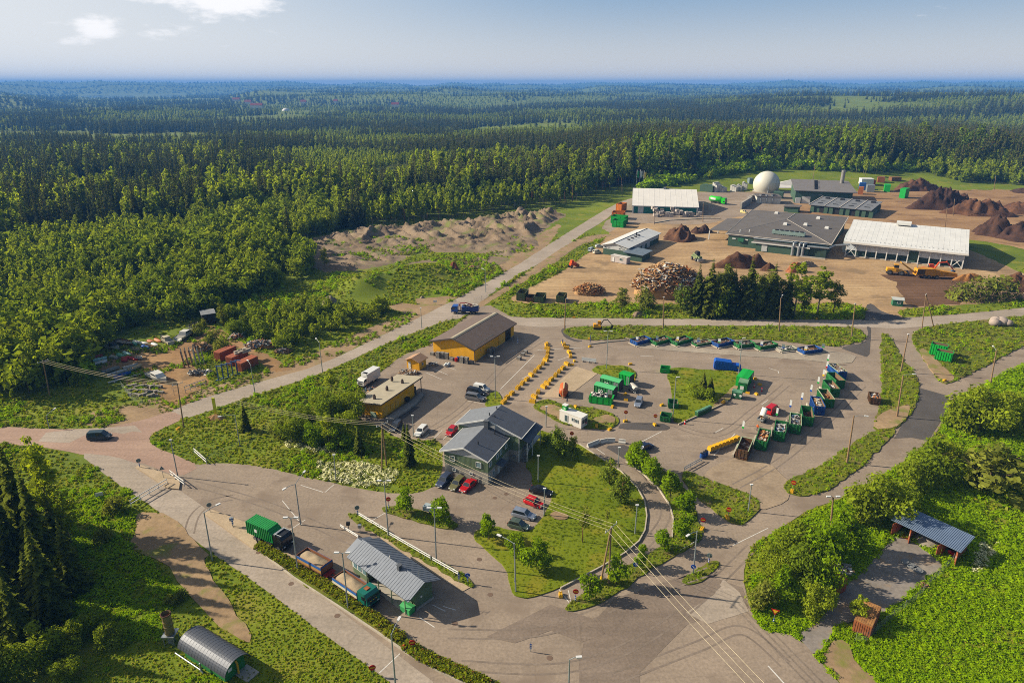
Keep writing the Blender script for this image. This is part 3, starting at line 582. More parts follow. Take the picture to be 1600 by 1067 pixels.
# ------------------------------------------------------------------ trees one can point to
def tr(key, u, v, vt, label, cat='tree', group=None, fat=1.0):
 return plant(key, at(u, v, -.05), hgt(u, v, vt), label, cat, group, fat=fat)
tr('li0', 636, 803, 760, 'bright green linden at the left end of the small parking verge')
tr('li1', 694, 821, 774, 'bright green linden at the right end of the small parking verge')
tr('li2', 764, 844, 801, 'rounded linden on the lawn corner nearest the dark green car')
tr('nl0', 806, 866, 832, 'smaller of the two broad trees on the lawn below the parked cars', fat=.85)
tr('nl1', 838, 890, 836, 'larger of the two broad trees on the lawn below the parked cars', fat=.9)
rw = [(995,735,688),(1020,756,712),(1047,779,736),(1072,808,766),(1066,838,800)]
nm = ['topmost linden of the curved row, beside the dark asphalt patch', 'second linden down the curved row beside the lane', 'middle linden of the curved row beside the lane', 'linden in the curved row where the strip is widest', 'lowest linden on the outer bend of the curved row']
for i, (a, l) in enumerate(zip(rw, nm)): tr('li%d' % (i % 3), *a, l, 'tree', 'lindens along the curved lane', 1.1)
rw = [(1037,862,826),(999,884,849),(963,912,866),(920,938,897)]
nm = ['linden where the lower row meets the curved row', 'linden between the two crossing wires on the lower row', 'linden beside the legs of the forked utility pole', 'linden behind the no entry sign at the lower row end']
for i, (a, l) in enumerate(zip(rw, nm)): tr('li%d' % ((i + 1) % 3), *a, l, 'tree', 'lindens along the lower verge')
tr('np0', 872, 713, 661, 'tall dense pine on the lawn beside the office stairs')
tr('np1', 898, 716, 681, 'smaller dense pine right of the tall pine by the office', fat=1.1)
tr('np0', 952, 757, 716, 'round dense pine on the lawn edge above another pine', fat=1.15)
tr('np1', 970, 787, 741, 'wide dense pine on the lawn near the lane bend', fat=1.2)
tr('sap', 910, 848, 792, 'thin young pine with a bare stem on the lawn'); tr('sap', 948, 826, 794, 'stunted brown tipped young pine left of the short lawn lamp', fat=.7)
tr('jun', 853, 694, 680, 'dark low shrub beside the office corner', 'shrub')
tr('nsp0', 1097, 618, 581, 'pointed young spruce rising out of the juniper on the island', fat=1.5); tr('nsp1', 1109, 616, 588, 'second shorter spruce beside the pointed one on the island', fat=1.6)
for i, (u, v, vt) in enumerate([(1092, 622, 606), (1107, 626, 608), (1084, 613, 600)]): tr('jun', u, v, vt, ['front juniper at the foot of the island spruces', 'right hand juniper below the island spruces', 'left hand juniper below the island spruces'][i], 'shrub', fat=.9)
tr('nsp1', 385, 673, 627, 'small spruce on the grass slope beside the bare sign mound', fat=1.15)
tr('nsp0', 383+70, 676+20, 660, 'dark young spruce in the grass above the hogweed', fat=1.0) if False else None
tr('nsp1', 562, 710, 664, 'slim spruce at the right of the shrub belt by the yellow shed', fat=1.3); tr('nsp0', 640, 727, 660, 'dark spruce between the twin poles and the office', fat=1.0)
tr('nsp1', 632, 690, 660, 'little spruce in front of the white parked car', fat=1.2)
tr('nbi0', 518, 612, 573, 'birch standing alone on the slope left of the flat roofed shed', fat=1.5)
belt = [(457,689,646,'nb0'),(492,696,657,'nl0'),(530,704,664,'nl1'),(520,668,620,'nb1'),(478,660,632,'nb2'),(548,660,612,'nb0'),(505,640,606,'nb1'),(560,640,605,'nb2'),(535,690,640,'nb1'),(440,680,655,'ng0'),(515,700,640,'nbi1')]
for i, (u, v, vt, k) in enumerate(belt): tr(k, u, v, vt, 'leafy tree in the thick belt left of the flat roofed shed', 'tree', 'trees in the belt beside the yellow shed')
ln = [(971,488,446,'dl0','roundish grey green tree alone at the left of the bank',1.6),(1004,481,452,'ng0','low bush before the waste wood heap',.9),(1064,489,438,'np0','bushy tree at the foot of the waste wood heap',1.0),
 (1087,492,412,'nsp0','first tall spruce from the left in the bank row',1.3),(1106,494,404,'nsp1','second tall spruce in the bank row',1.3),(1124,494,410,'dl1','loose leaved tree among the bank spruces',.9),(1142,495,420,'nsp0','spruce in the middle of the bank row',1.4),
 (1166,496,398,'nsp1','tallest spruce of the bank row',1.2),(1183,496,425,'dl0','dull green tree between two bank spruces',.9),(1202,496,410,'nsp0','slender spruce right of the middle of the bank row',1.15),(1226,496,420,'nsp1','last spruce of the bank row before the birches',1.2),
 (1240,494,402,'nbi0','airy birch in the bank row',1.5),(1277,489,412,'nbi1','leaning birch with pale trunk on the bank',1.7),(1302,490,436,'dl1','rounded birch at the right end of the bank row',1.2),(1255,494,440,'dl0','short tree between the bank birches',1.0),(1096,490,428,'dl0','leafy tree wedged between the first two bank spruces',1.3),(1116,491,424,'nb1','dark bush under the second bank spruce',.8),(1134,491,414,'dl1','leafy tree right of the loose leaved bank tree',1.2),(1154,491,424,'dl0','leafy tree left of the tallest bank spruce',1.3),(1174,491,430,'nb0','bush right of the tallest bank spruce',.8),(1193,491,418,'dl1','leafy tree left of the slender bank spruce',1.2),(1214,491,428,'dl0','leafy tree left of the last bank spruce',1.3)]
for u, v, vt, k, l, f in ln: tr(k, u, v, vt, l, 'tree', 'trees along the wood yard bank', f)
rt = [(1528,680,604,'nb0','great spreading willow beside the fresh asphalt',1.05),(1497,668,618,'nb1','willow overhanging the edge of the fresh asphalt',.9),(1568,655,606,'nb2','pale willow at the right picture edge above the meadow',1.0),(1595,680,634,'nb1','willow bush at the right frame edge',1.0),
 (1452,748,684,'nb2','broad willow at the bend above the cable bushes',1.05),(1480,735,690,'nb0','willow behind the broad one at the bend',.9),(1425,772,722,'nb1','willow left of the broad one at the bend',1.0),(1398,792,748,'nb2','small willow above the big dark tree',1.0),
 (1372,822,742,'nb0','big dark tree at the left end of the tin shelter',.95),(1345,815,760,'nb1','dark tree right of the wooden lamp pole',.9),(1538,770,716,'ng0','pale green bush on the meadow right of the willows',1.5),(1565,745,700,'ng1','pale bush higher on the meadow',1.4),
 (1240,870,812,'nb2','feathery tree left of the wooden lamp pole',.9),(1285,880,806,'nl0','leafy maple beneath the wooden lamp pole',.9),(1320,865,798,'nl1','bright maple beside the shelter yard',.9),(1205,905,850,'nb0','tree at the left tip of the thicket by the crossing',.8),
 (1255,915,850,'nb1','dark tree in the heart of the thicket',.8),(1290,930,868,'nl0','maple over the red container in the thicket',.7),(1225,945,890,'nl1','maple low in the thicket by the crossing',.8),(1270,960,905,'nb2','tree above the give way sign',.7),(1195,950,912,'ng0','shrub on the thicket edge by the crossing',.8),
 (1338,972,927,'nbi0','small birch growing beside the rusty container',1.6)]
for u, v, vt, k, l, f in rt: tr(k, u, v, vt, l, 'tree', None, f)
lf = [(-18,812,640,'nsp0',1.0),(12,850,658,'nsp1',1.0),(52,872,690,'nsp0',1.05),(-25,905,700,'nsp1',1.0),(30,900,745,'nsp0',.9),(-60,960,760,'nsp1',1.0),(5,965,820,'nsp0',1.2),(-70,840,650,'nsp0',1),(60,950,860,'nsp1',1.5),(28,985,890,'nsp0',1.4),(-20,1010,870,'nsp1',1.3),(78,905,735,'nsp1',1.05),(100,880,770,'nsp0',1.1),(120,925,810,'nsp1',1.1),(85,970,820,'nsp0',1.2),(40,1020,900,'nsp1',1.3)]
for u, v, vt, k, f in lf: tr(k, u, v, vt, 'dark tall spruce in the group left of the entrance gate', 'tree', 'dark spruces left of the gate', f)
tr('nbi1', 88, 835, 672, 'tall drooping birch at the edge of the dark spruces', fat=1.0); tr('nbi0', 112, 850, 760, 'lower birch in front of the spruces near the small white board', fat=1.2); tr('nb1', 92, 905, 855, 'round bush at the foot of the dark spruces')
for i, (u, v, vt) in enumerate([(150, 985, 950), (175, 1010, 975), (115, 1010, 970), (60, 1040, 985), (15, 1065, 1010), (100, 1065, 1030), (-30, 1080, 1000), (135, 905, 890), (160, 845, 825), (180, 800, 775), (270, 945, 930), (285, 935, 922)]):
 tr('nb%d' % (i % 3) if i < 7 else 'ng%d' % (i % 2), u, v, vt, 'leafy bush in the rough ground of the lower left corner', 'shrub', 'bushes in the lower left corner')
for i, (u, v, vt) in enumerate([(350, 512, 470), (362, 505, 474), (508, 421, 385), (372, 525, 495), (313, 522, 505), (330, 540, 520), (345, 552, 530), (318, 512, 500)]):
 tr(['dl0', 'nb0', 'dl1', 'nb1', 'ng0', 'ng1', 'ng0', 'ng1'][i], u, v, vt, ['slim tree behind the boat yard', 'bush behind the black sheds', 'lone bushy tree at the edge of the tipping ground', 'bush right of the black sheds', 'bush behind the steel racks', 'bush between rack and track', 'bush beside the red containers', 'bush near the big cabin boat'][i], 'tree' if i < 4 else 'shrub')
# ------------------------------------------------------------------ the forest
NOF = [(-900,640),(-300,628),(0,620),(45,618),(75,606),(125,590),(140,560),(175,530),(225,514),(300,497),(340,490),(350,480),(395,460),(440,446),(485,430),(470,398),(455,386),(515,364),(575,354),(725,344),(800,328),(880,322),(950,300),(985,292),(1090,284),(1180,276),(1240,277),(1300,279),(1350,284),(1430,278),(1500,284),(1600,292),(1700,292),(2600,310),(2600,2400),(-900,2400)]
SCRUB = [(362,505),(400,490),(440,490),(470,478),(520,478),(560,496),(600,486),(612,490),(548,511),(488,538),(460,546),(443,550),(400,530),(370,518)]
BANDS = [  # photo outline of the ground under each stand, (kind weights), height range, spacing
 ([(-900,700),(-900,470),(0,480),(170,475),(300,440),(400,425),(470,400),(500,430),(400,470),(345,505),(150,600),(0,640)], dict(bu=.75, bi=.25), (7, 14), 5.6),
 ([(-900,480),(-900,405),(0,395),(120,368),(330,346),(470,332),(560,340),(520,366),(455,392),(400,430),(170,480)], dict(bi=.8, bu=.2), (9, 16), 5.4),
 ([(-900,410),(-900,300),(0,318),(250,312),(400,302),(600,296),(640,330),(560,345),(330,350),(0,400)], dict(sp=.72, bi=.28), (17, 28), 5.8),
 ([(-900,325),(-900,296),(0,292),(250,286),(420,284),(420,304),(250,315),(0,322)], dict(bi=.9, sp=.1), (8, 12), 6),
 ([(-900,296),(-900,247),(0,250),(300,243),(450,255),(480,285),(250,288)], dict(sp=.85, bi=.15), (17, 28), 6),
 ([(560,272),(640,258),(640,300),(600,302),(560,296)], dict(), (1, 2), 9),
 ([(560,350),(600,318),(700,318),(800,314),(960,292),(985,292),(880,328),(800,334),(725,350),(575,360)], dict(bi=.62, ps=.38), (12, 20), 5),
 ([(600,322),(640,290),(760,280),(960,268),(985,270),(985,296),(800,318)], dict(sp=.8, bi=.2), (20, 31), 5.4),
 ([(985,300),(960,282),(1000,266),(1150,258),(1400,255),(1750,258),(1750,282),(1440,276),(1340,278),(1240,274),(1090,285)], dict(sp=.55, la=.3, ps=.15), (22, 33), 7.5),
]
def poly_kind(u, v):
 for i, (p, w, hr, spc) in enumerate(BANDS):
  if inpoly(np.array([u]), np.array([v]), p)[0]: return i
 return -1
def forest_points():
 rnd = np.random.RandomState(5); out = []
 r = 120.0
 while r < 12000:
  sp = 4.6 if r < 420 else min(5.0 + (r - 420) * .0062, 75)
  n = int(r * R(104) / sp); az = R(-52) + (np.arange(n) + rnd.rand(n) * .9) / n * R(104)
  rr = r + rnd.uniform(-.45, .45, n) * sp
  out.append(np.stack([rr * np.sin(az), rr * np.cos(az), np.full(n, sp)], 1)); r += sp * (1.0 if r < 2500 else 1.6)
 return np.concatenate(out)
FP = forest_points(); fx, fy, fsp = FP.T; fz = terrain(fx, fy)
fw = fy * CP - (0 - H) * SP; up = fy * SP + (0 - H) * CP; fu = 800 + F * fx / fw; fv = 533.5 - F * up / fw
keep = ~inpoly(fu, fv, NOF) & ~((fx > 30) & (fy < 430) & (fx > fy * .2))
lakes = (np.abs(np.hypot(fx, fy) - 6900) < 1500) & (fu > 120) & (fu < 290) & (fz < -12)
keep &= ~lakes
FP = FP[keep]; fx, fy, fz, fu, fv, fsp = fx[keep], fy[keep], fz[keep], fu[keep], fv[keep], fsp[keep]
N = len(fx); rnd = np.random.RandomState(11)
band = np.full(N, -1)
for i, (p, w, hr, spc) in enumerate(BANDS):
 band[(band < 0) & inpoly(fu, fv, p)] = i
KN = ['sp', 'bi', 'bu', 'ps', 'la', 'sb']; kind = np.zeros(N, int); ht = np.zeros(N); alive = np.ones(N, bool)
pat = fbm(fx / 170 + 3, fy / 170 + 8, 3); pat2 = fbm(fx / 60 + 30, fy / 60 + 80, 2); clear = fbm(fx / 330 + 70, fy / 330 + 10, 3)
far = band < 0
q = rnd.rand(N)
kind[far] = np.where(pat[far] + (q[far] - .5) * .16 > .475, 1, 0)
ht[far] = np.where(kind[far] == 0, 23, 14) * (0.8 + .35 * pat2[far]) * rnd.uniform(.85, 1.15, far.sum())
alive &= ~(far & (clear > .69) & (fy > 750) & (rnd.rand(N) < .93))
ridge = far & (fx > fy * .28) & (fy > 650); kind[ridge] = np.where(pat[ridge] + (q[ridge] - .5) * .25 > .56, 1, 0)
for i, (p, w, hr, spc) in enumerate(BANDS):
 m = band == i
 if not w: alive[m] = rnd.rand(m.sum()) < .12; kind[m] = 2; ht[m] = rnd.uniform(3, 7, m.sum()); continue
 ks = [KN.index(k) for k in w]; cs = np.cumsum(list(w.values())); nn = np.clip(q[m] + (pat2[m] - .5) * .8, 0, .999)
 kind[m] = np.array(ks)[np.searchsorted(cs, nn * cs[-1])]
 ht[m] = rnd.uniform(hr[0], hr[1], m.sum()) * (.75 + .5 * pat2[m]) * np.where(kind[m] == 1, .9, 1)
 alive[m] &= rnd.rand(m.sum()) < min(1, (4.8 / spc) ** 2 * 1.25)
m8 = (band == 8); ht[m8] = rnd.uniform(23, 33, m8.sum()); kind[m8 & (fu < 1330) & (rnd.rand(N) < .4)] = 4; kind[m8 & (fu > 1380) & (kind == 4)] = 0
# scrub plots and understorey, as extra points
def extra(poly, spc, kinds, hr, seed):
 rr = np.random.RandomState(seed); g = [G(*p) for p in poly]; x0, x1 = min(p.x for p in g), max(p.x for p in g); y0, y1 = min(p.y for p in g), max(p.y for p in g)
 xs, ys = np.meshgrid(np.arange(x0, x1, spc), np.arange(y0, y1, spc)); xs = xs.ravel() + rr.uniform(-.5, .5, xs.size) * spc; ys = ys.ravel() + rr.uniform(-.5, .5, ys.size) * spc
 ok = inpoly(xs, ys, [(p.x, p.y) for p in g]); xs, ys = xs[ok], ys[ok]; n = len(xs)
 return xs, ys, terrain(xs, ys), np.array([KN.index(kinds[i]) for i in rr.randint(0, len(kinds), n)]), rr.uniform(hr[0], hr[1], n)
EX = [extra(SCRUB, 3.6, ['bu', 'bu', 'bi'], (3, 7), 1), extra([(1000,300),(1090,288),(1180,281),(1240,279),(1340,281),(1440,280),(1560,288),(1700,292),(1750,284),(1600,262),(1400,262),(1200,262),(1010,272)], 5.0, ['sb', 'sb', 'bu', 'sb'], (3, 8), 2),
  extra([(1430,280),(1500,288),(1700,294),(1780,280),(1600,262),(1500,264)], 6.5, ['bu', 'bu', 'bi'], (8, 13), 3), extra([(-300,640),(0,635),(60,620),(170,600),(150,580),(70,604),(0,614),(-300,622)], 4.5, ['bu', 'bi', 'sb'], (3, 7), 4)]
fx = np.concatenate([fx[alive]] + [e[0] for e in EX]); fy = np.concatenate([fy[alive]] + [e[1] for e in EX]); fz = np.concatenate([fz[alive]] + [e[2] for e in EX])
kind = np.concatenate([kind[alive]] + [e[3] for e in EX]); ht = np.concatenate([ht[alive]] + [e[4] for e in EX])
# far out, one card tree stands for a clump: make it broad
rad = np.hypot(fx, fy); fat = 1 + np.clip((rad - 1500) / 2500, 0, 2.6)
fw = fy * CP - (fz - H) * SP; up = fy * SP + (fz - H) * CP; pu = 800 + F * fx / fw; pv = 533.5 - F * up / fw
inview = (pu > -20) & (pu < 1620) & (pv > 100)
FOREST_LABEL = {'sp': 'dark pointed spruce in the forest beyond the site', 'bi': 'light green birch in the young woodland beyond the road', 'bu': 'rounded willow in the thick scrub beyond the road', 'ps': 'bare stemmed pine at the forest edge behind the tipping ground', 'la': 'tall bright larch in the wood behind the dome', 'sb': 'low bright shrub under the forest edge behind the works'}
FOREST_GROUP = {'sp': 'spruces of the forest', 'bi': 'birches of the young woodland', 'bu': 'willows of the scrub', 'ps': 'pines of the forest edge', 'la': 'larches behind the works', 'sb': 'shrubs at the forest edge'}
MASS = {'sp': 'spruce_forest', 'bi': 'birch_forest', 'bu': 'willow_thicket', 'ps': 'pine_forest', 'la': 'larch_forest', 'sb': 'shrub_undergrowth'}
def scatter(name, pts, sc, fatv, rot, var, protos, label):
 """one stuff object: its vertices carry instances of the listed tree meshes"""
 me = bpy.data.meshes.new(name); n = len(pts); me.vertices.add(n); me.vertices.foreach_set('co', np.asarray(pts, np.float32).ravel()); me.update()
 for nm, arr, ty in (('sc', sc, 'FLOAT'), ('fat', fatv, 'FLOAT'), ('rot', rot, 'FLOAT'), ('var', var, 'INT')):
  a = me.attributes.new(nm, ty, 'POINT'); a.data.foreach_set('value', np.asarray(arr, np.int32 if ty == 'INT' else np.float32))
 o = bpy.data.objects.new(name, me); C.objects.link(o); tag(o, label, None, None, 'stuff')
 ng = bpy.data.node_groups.new(name, 'GeometryNodeTree'); ng.interface.new_socket('Geometry', in_out='INPUT', socket_type='NodeSocketGeometry'); ng.interface.new_socket('Geometry', in_out='OUTPUT', socket_type='NodeSocketGeometry')
 Nn = ng.nodes; L = ng.links; gi = Nn.new('NodeGroupInput'); go = Nn.new('NodeGroupOutput'); jo = Nn.new('GeometryNodeJoinGeometry'); L.new(jo.outputs[0], go.inputs[0])
 def attr(nm, ty):
  a = Nn.new('GeometryNodeInputNamedAttribute'); a.data_type = ty; a.inputs['Name'].default_value = nm; return a.outputs['Attribute']
 s, fa, ro, va = attr('sc', 'FLOAT'), attr('fat', 'FLOAT'), attr('rot', 'FLOAT'), attr('var', 'INT')
 mu = Nn.new('ShaderNodeMath'); mu.operation = 'MULTIPLY'; L.new(s, mu.inputs[0]); L.new(fa, mu.inputs[1])
 cs = Nn.new('ShaderNodeCombineXYZ'); L.new(mu.outputs[0], cs.inputs[0]); L.new(mu.outputs[0], cs.inputs[1]); L.new(s, cs.inputs[2])
 cr = Nn.new('ShaderNodeCombineXYZ'); L.new(ro, cr.inputs[2])
 for k, objs in enumerate(protos):
  cmpn = Nn.new('FunctionNodeCompare'); cmpn.data_type = 'INT'; cmpn.operation = 'EQUAL'; L.new(va, cmpn.inputs[2]); cmpn.inputs[3].default_value = k
  ip = Nn.new('GeometryNodeInstanceOnPoints'); L.new(gi.outputs[0], ip.inputs['Points']); L.new(cmpn.outputs[0], ip.inputs['Selection'])
  jj = Nn.new('GeometryNodeJoinGeometry')
  for ob in objs:
   oi = Nn.new('GeometryNodeObjectInfo'); oi.transform_space = 'ORIGINAL'; oi.inputs['Object'].default_value = ob; oi.inputs['As Instance'].default_value = False; L.new(oi.outputs['Geometry'], jj.inputs[0])
  L.new(jj.outputs[0], ip.inputs['Instance']); L.new(cr.outputs[0], ip.inputs['Rotation']); L.new(cs.outputs[0], ip.inputs['Scale']); L.new(ip.outputs[0], jo.inputs[0])
 md = o.modifiers.new('scatter', 'NODES'); md.node_group = ng
 return o
rnd = np.random.RandomState(21)
for ki, k in enumerate(KN):
 idx = np.where(kind == ki)[0]
 if not len(idx): continue
 keys = [q for q in PROTO if q[:-1] == k]; nv = len(keys)
 size = np.where(inview[idx], ht[idx] / rad[idx], 0); order = idx[np.argsort(-size)]
 single = order[:290][inview[order[:290]]]; rest = order[len(single):]
 for j, i in enumerate(single):
  plant(keys[j % nv], (float(fx[i]), float(fy[i]), float(fz[i]) - .1), float(ht[i]), FOREST_LABEL[k], 'shrub' if k == 'sb' else 'tree', FOREST_GROUP[k])
 if len(rest):
  scatter(MASS[k], np.stack([fx[rest], fy[rest], fz[rest] - .1], 1), ht[rest] / PROTO[keys[0]]['h'], fat[rest], rnd.uniform(0, 6.28, len(rest)), rnd.randint(0, nv, len(rest)), [kids(PROTO[q]['o']) for q in keys], FOREST_LABEL[k].replace(' in the', ' mass in the').replace('bare stemmed pine', 'bare stemmed pines'))
print('FOREST', N, [(k, int((kind == i).sum())) for i, k in enumerate(KN)])
# ------------------------------------------------------------------ grass, nettles and other ground cover
def tuft_mesh(name, seed, n, h, r, mat, leafy=False, size=.3):
 rnd = np.random.RandomState(seed)
 if leafy:
  d = rnd.randn(n, 3); d[:, 2] = np.abs(d[:, 2]); d /= np.linalg.norm(d, axis=1, keepdims=True)
  p = d * rnd.uniform(.45, 1.05, (n, 1)) * np.array([r, r, h]); V = cards(p, d + rnd.randn(n, 3) * .5 + np.array([0, 0, .6]), size, None, '', rnd, .7)
 else:
  P = []
  for i in range(n):
   a = rnd.uniform(0, 6.28); q = rnd.uniform(0, r); b = np.array([q * math.cos(a), q * math.sin(a), 0]); hh = h * rnd.uniform(.5, 1.2); a2 = rnd.uniform(0, 6.28); lean = hh * rnd.uniform(.15, .7)
   w = np.array([-math.sin(a2), math.cos(a2), 0]) * r * .16; tip = b + np.array([math.cos(a2) * lean, math.sin(a2) * lean, hh])
   P += [b - w, b + w, tip + w * .5, tip - w * .5]
  V = np.array(P)
 return quads_obj(name, V, mat)
TUFTS = {}
def gpoints(r0, r1, k, amin=-50, amax=50, seed=1):
 rnd = np.random.RandomState(seed); out = []; r = r0
 while r < r1:
  sp = k * r; n = int(r * R(amax - amin) / sp); az = R(amin) + (np.arange(n) + rnd.rand(n)) / n * R(amax - amin); rr = r + rnd.uniform(-.5, .5, n) * sp
  out.append(np.stack([rr * np.sin(az), rr * np.cos(az)], 1)); r += sp
 return np.concatenate(out)
def topsheet(x, y):
 u, v = PXA(x, y); t = np.full(len(x), -1)
 for i, s in enumerate(SHEETS):
  m = inpoly(u, v, smooth_px(s[0])); t[m] = i
 return t
def PXA(x, y):
 fw = y * CP + H * SP; up = y * SP - H * CP; return 800 + F * x / fw, 533.5 - F * up / fw
GP = gpoints(66, 360, .0056); gx, gy = GP.T; top = topsheet(gx, gy); gu, gv = PXA(gx, gy)
grassy = np.array([s[2] for s in SHEETS] + [9]); g = grassy[top]          # 9 = bare ground sheet, 1 lawn, 2 meadow, 0 hard
zs = np.maximum(np.array([s[1] for s in SHEETS] + [0.])[top], terrain(gx, gy))
LUSHP = [(1180,1000),(1172,900),(1215,830),(1340,770),(1412,722),(1460,690),(1500,610),(1560,590),(1600,567),(1800,540),(1800,1300),(1330,1300),(1330,1110),(1250,1000)]
DRYP = [(1440,600),(1560,590),(1640,560),(1640,700),(1560,780),(1460,760)]
lush = inpoly(gu, gv, LUSHP); near = g != 0
edge = fbm(gx / 9, gy / 9, 3); rnd = np.random.RandomState(31)
sparse = fbm(gx / 14 + 40, gy / 14 + 7, 3)
inforest = ~inpoly(gu, gv, NOF)
hw = [(375,745),(400,722),(520,715),(560,730),(670,748),(680,768),(620,768),(520,752),(470,742)]
rowflow = [(445,688),(475,688),(530,702),(525,710),(450,700)]
flow = (inpoly(gu, gv, [(495,722),(560,722),(625,738),(610,758),(560,762),(500,748)]) | inpoly(gu, gv, rowflow) | inpoly(gu, gv, [(1530,845),(1560,850),(1540,890),(1515,900)])) & (g == 9)
hedge = inpoly(gu, gv, ISL['hedge_bed'])
def lay(name, m, protos, smin, smax, label, zoff=-.03, pw=None):
 i = np.where(m)[0]; n = len(i)
 if not n: return
 d = np.hypot(gx[i], gy[i]); grow = np.clip(d / 110, .8, 2.2)
 sc = rnd.uniform(smin, smax, n) * grow * (.7 + .6 * edge[i])
 scatter(name, np.stack([gx[i], gy[i], zs[i] + zoff], 1), sc, np.ones(n) * 1.05, rnd.uniform(0, 6.28, n), rnd.randint(0, len(protos), n), [[p] for p in protos], label)
# the first plant of each kind is a thing of its own; the ground cover repeats its mesh
def seedplant(name, obj, uv, label):
 obj.location = at(*uv, -.02); return tag(obj, label, 'plant')
tA = seedplant('grass_tuft', tuft_mesh('grass_tuft', 1, 40, .45, .42, LF_GRASS, True, .22), (430, 955), 'ragged tuft of meadow grass at the edge of the exit lane'); tA['category'] = 'grass'
tB = seedplant('grass_tuft', tuft_mesh('grass_tuft', 2, 34, .30, .46, LF_GRASS, True, .2), (520, 1040), 'low tuft of yellow green grass in the lower meadow'); tB['category'] = 'grass'
tC = seedplant('lawn_tuft', tuft_mesh('lawn_tuft', 3, 20, .16, .34, LF_LAWN), (900, 760), 'short tuft of mown grass in the middle of the lawn'); tC['category'] = 'grass'
tN = seedplant('nettle_clump', tuft_mesh('nettle_clump', 4, 60, .75, .62, LF_LUSH, True, .30), (1450, 985), 'bright green nettle clump in the right hand meadow')
tM = seedplant('nettle_clump', tuft_mesh('nettle_clump', 5, 46, .55, .66, LF_LUSH, True, .26), (1520, 1000), 'lower nettle clump near the right picture edge')
tW = seedplant('weed_clump', tuft_mesh('weed_clump', 6, 40, .6, .55, LF_LUSH, True, .26), (200, 960), 'dark weed clump on the rough ground below the spruces')
tG = seedplant('weed_clump', tuft_mesh('weed_clump', 7, 40, .6, .5, LF_GREY, True, .24), (1300, 735), 'grey green weed clump on the verge behind the tall skips')
tF = seedplant('hogweed_clump', tuft_mesh('hogweed_clump', 8, 34, .9, .6, LF_WHITE, True, .26), (560, 740), 'white flowering hogweed clump by the weigh station road')
base = (g == 9) & ~flow
L9 = base & lush
lay('nettle_thicket', L9 & (edge + rnd.rand(len(gx)) * .3 > .48), [tN, tM], .8, 1.25, 'sea of bright green nettles filling the right hand meadow')
lay('meadow_grass', base & ~(L9 & (edge > .5)) & ~inforest & (rnd.rand(len(gx)) < np.where(sparse > .36, .95, .4)), [tA, tB, tA], .5, 1.0, 'long meadow grass on the slopes between the roads')
lay('weeds', base & ~inforest & (sparse + .5 * (edge - .5) > np.where(inpoly(gu, gv, [(330,650),(760,468),(700,530),(560,625),(390,735),(240,690)]), .66, .58)) & (rnd.rand(len(gx)) < .55), [tW, tG, tN], .55, 1.2, 'darker patches of tall weeds among the meadow grass')
ub = inpoly(gu, gv, hw)
lay('hogweed_flowers', flow & (rnd.rand(len(gx)) < .85), [tF, tF, tG], .6, 1.1, 'bank of white flowering hogweed beside the road')
lay('verge_weeds', (g == 2) & ~hedge & (rnd.rand(len(gx)) < .75), [tA, tG, tB, tW, tA], .45, .85, 'uneven weeds and grass on the raised verges')
lay('lawn_grass', (g == 1) & (rnd.rand(len(gx)) < .55), [tC], .5, 1.0, 'short mown grass of the lawns')
dirtg = np.isin(top, [i for i, s in enumerate(SHEETS) if False])
# grass creeping over the edges of hard ground
sp2 = gpoints(70, 300, .011, seed=9); 
lf_p = [(120,700),(250,800),(332,865),(400,910),(640,1100),(-300,1200),(-300,690)]
lay('corner_scrub', base & inpoly(gu, gv, [(150,760),(215,800),(205,850),(280,920),(250,1000),(120,1000),(60,930),(100,830)]) & (rnd.rand(len(gx)) < .5), [tW, tN, tW], .7, 1.5, 'tangled weeds round the foot of the dark spruces')
dump = [(455,388),(520,368),(620,360),(760,345),(860,335),(880,340),(840,365),(845,392),(760,393),(650,396),(600,415),(490,425)]
ds = np.isin(top, [0, 2, 3]) & (fbm(gx / 16 + 3, gy / 16 + 9, 3) > .60)
lay('dump_weeds', ds & (gv > 370), [tG, tA, tN], .5, 1.0, 'patches of weeds creeping over the tipping ground')
ds = np.isin(top, [1, 4]) & (fbm(gx / 9 + 13, gy / 9 + 9, 3) > .60)
lay('yard_weeds', ds, [tG, tA, tN], .4, .8, 'weeds growing through the dirt of the boat yard and clearing')
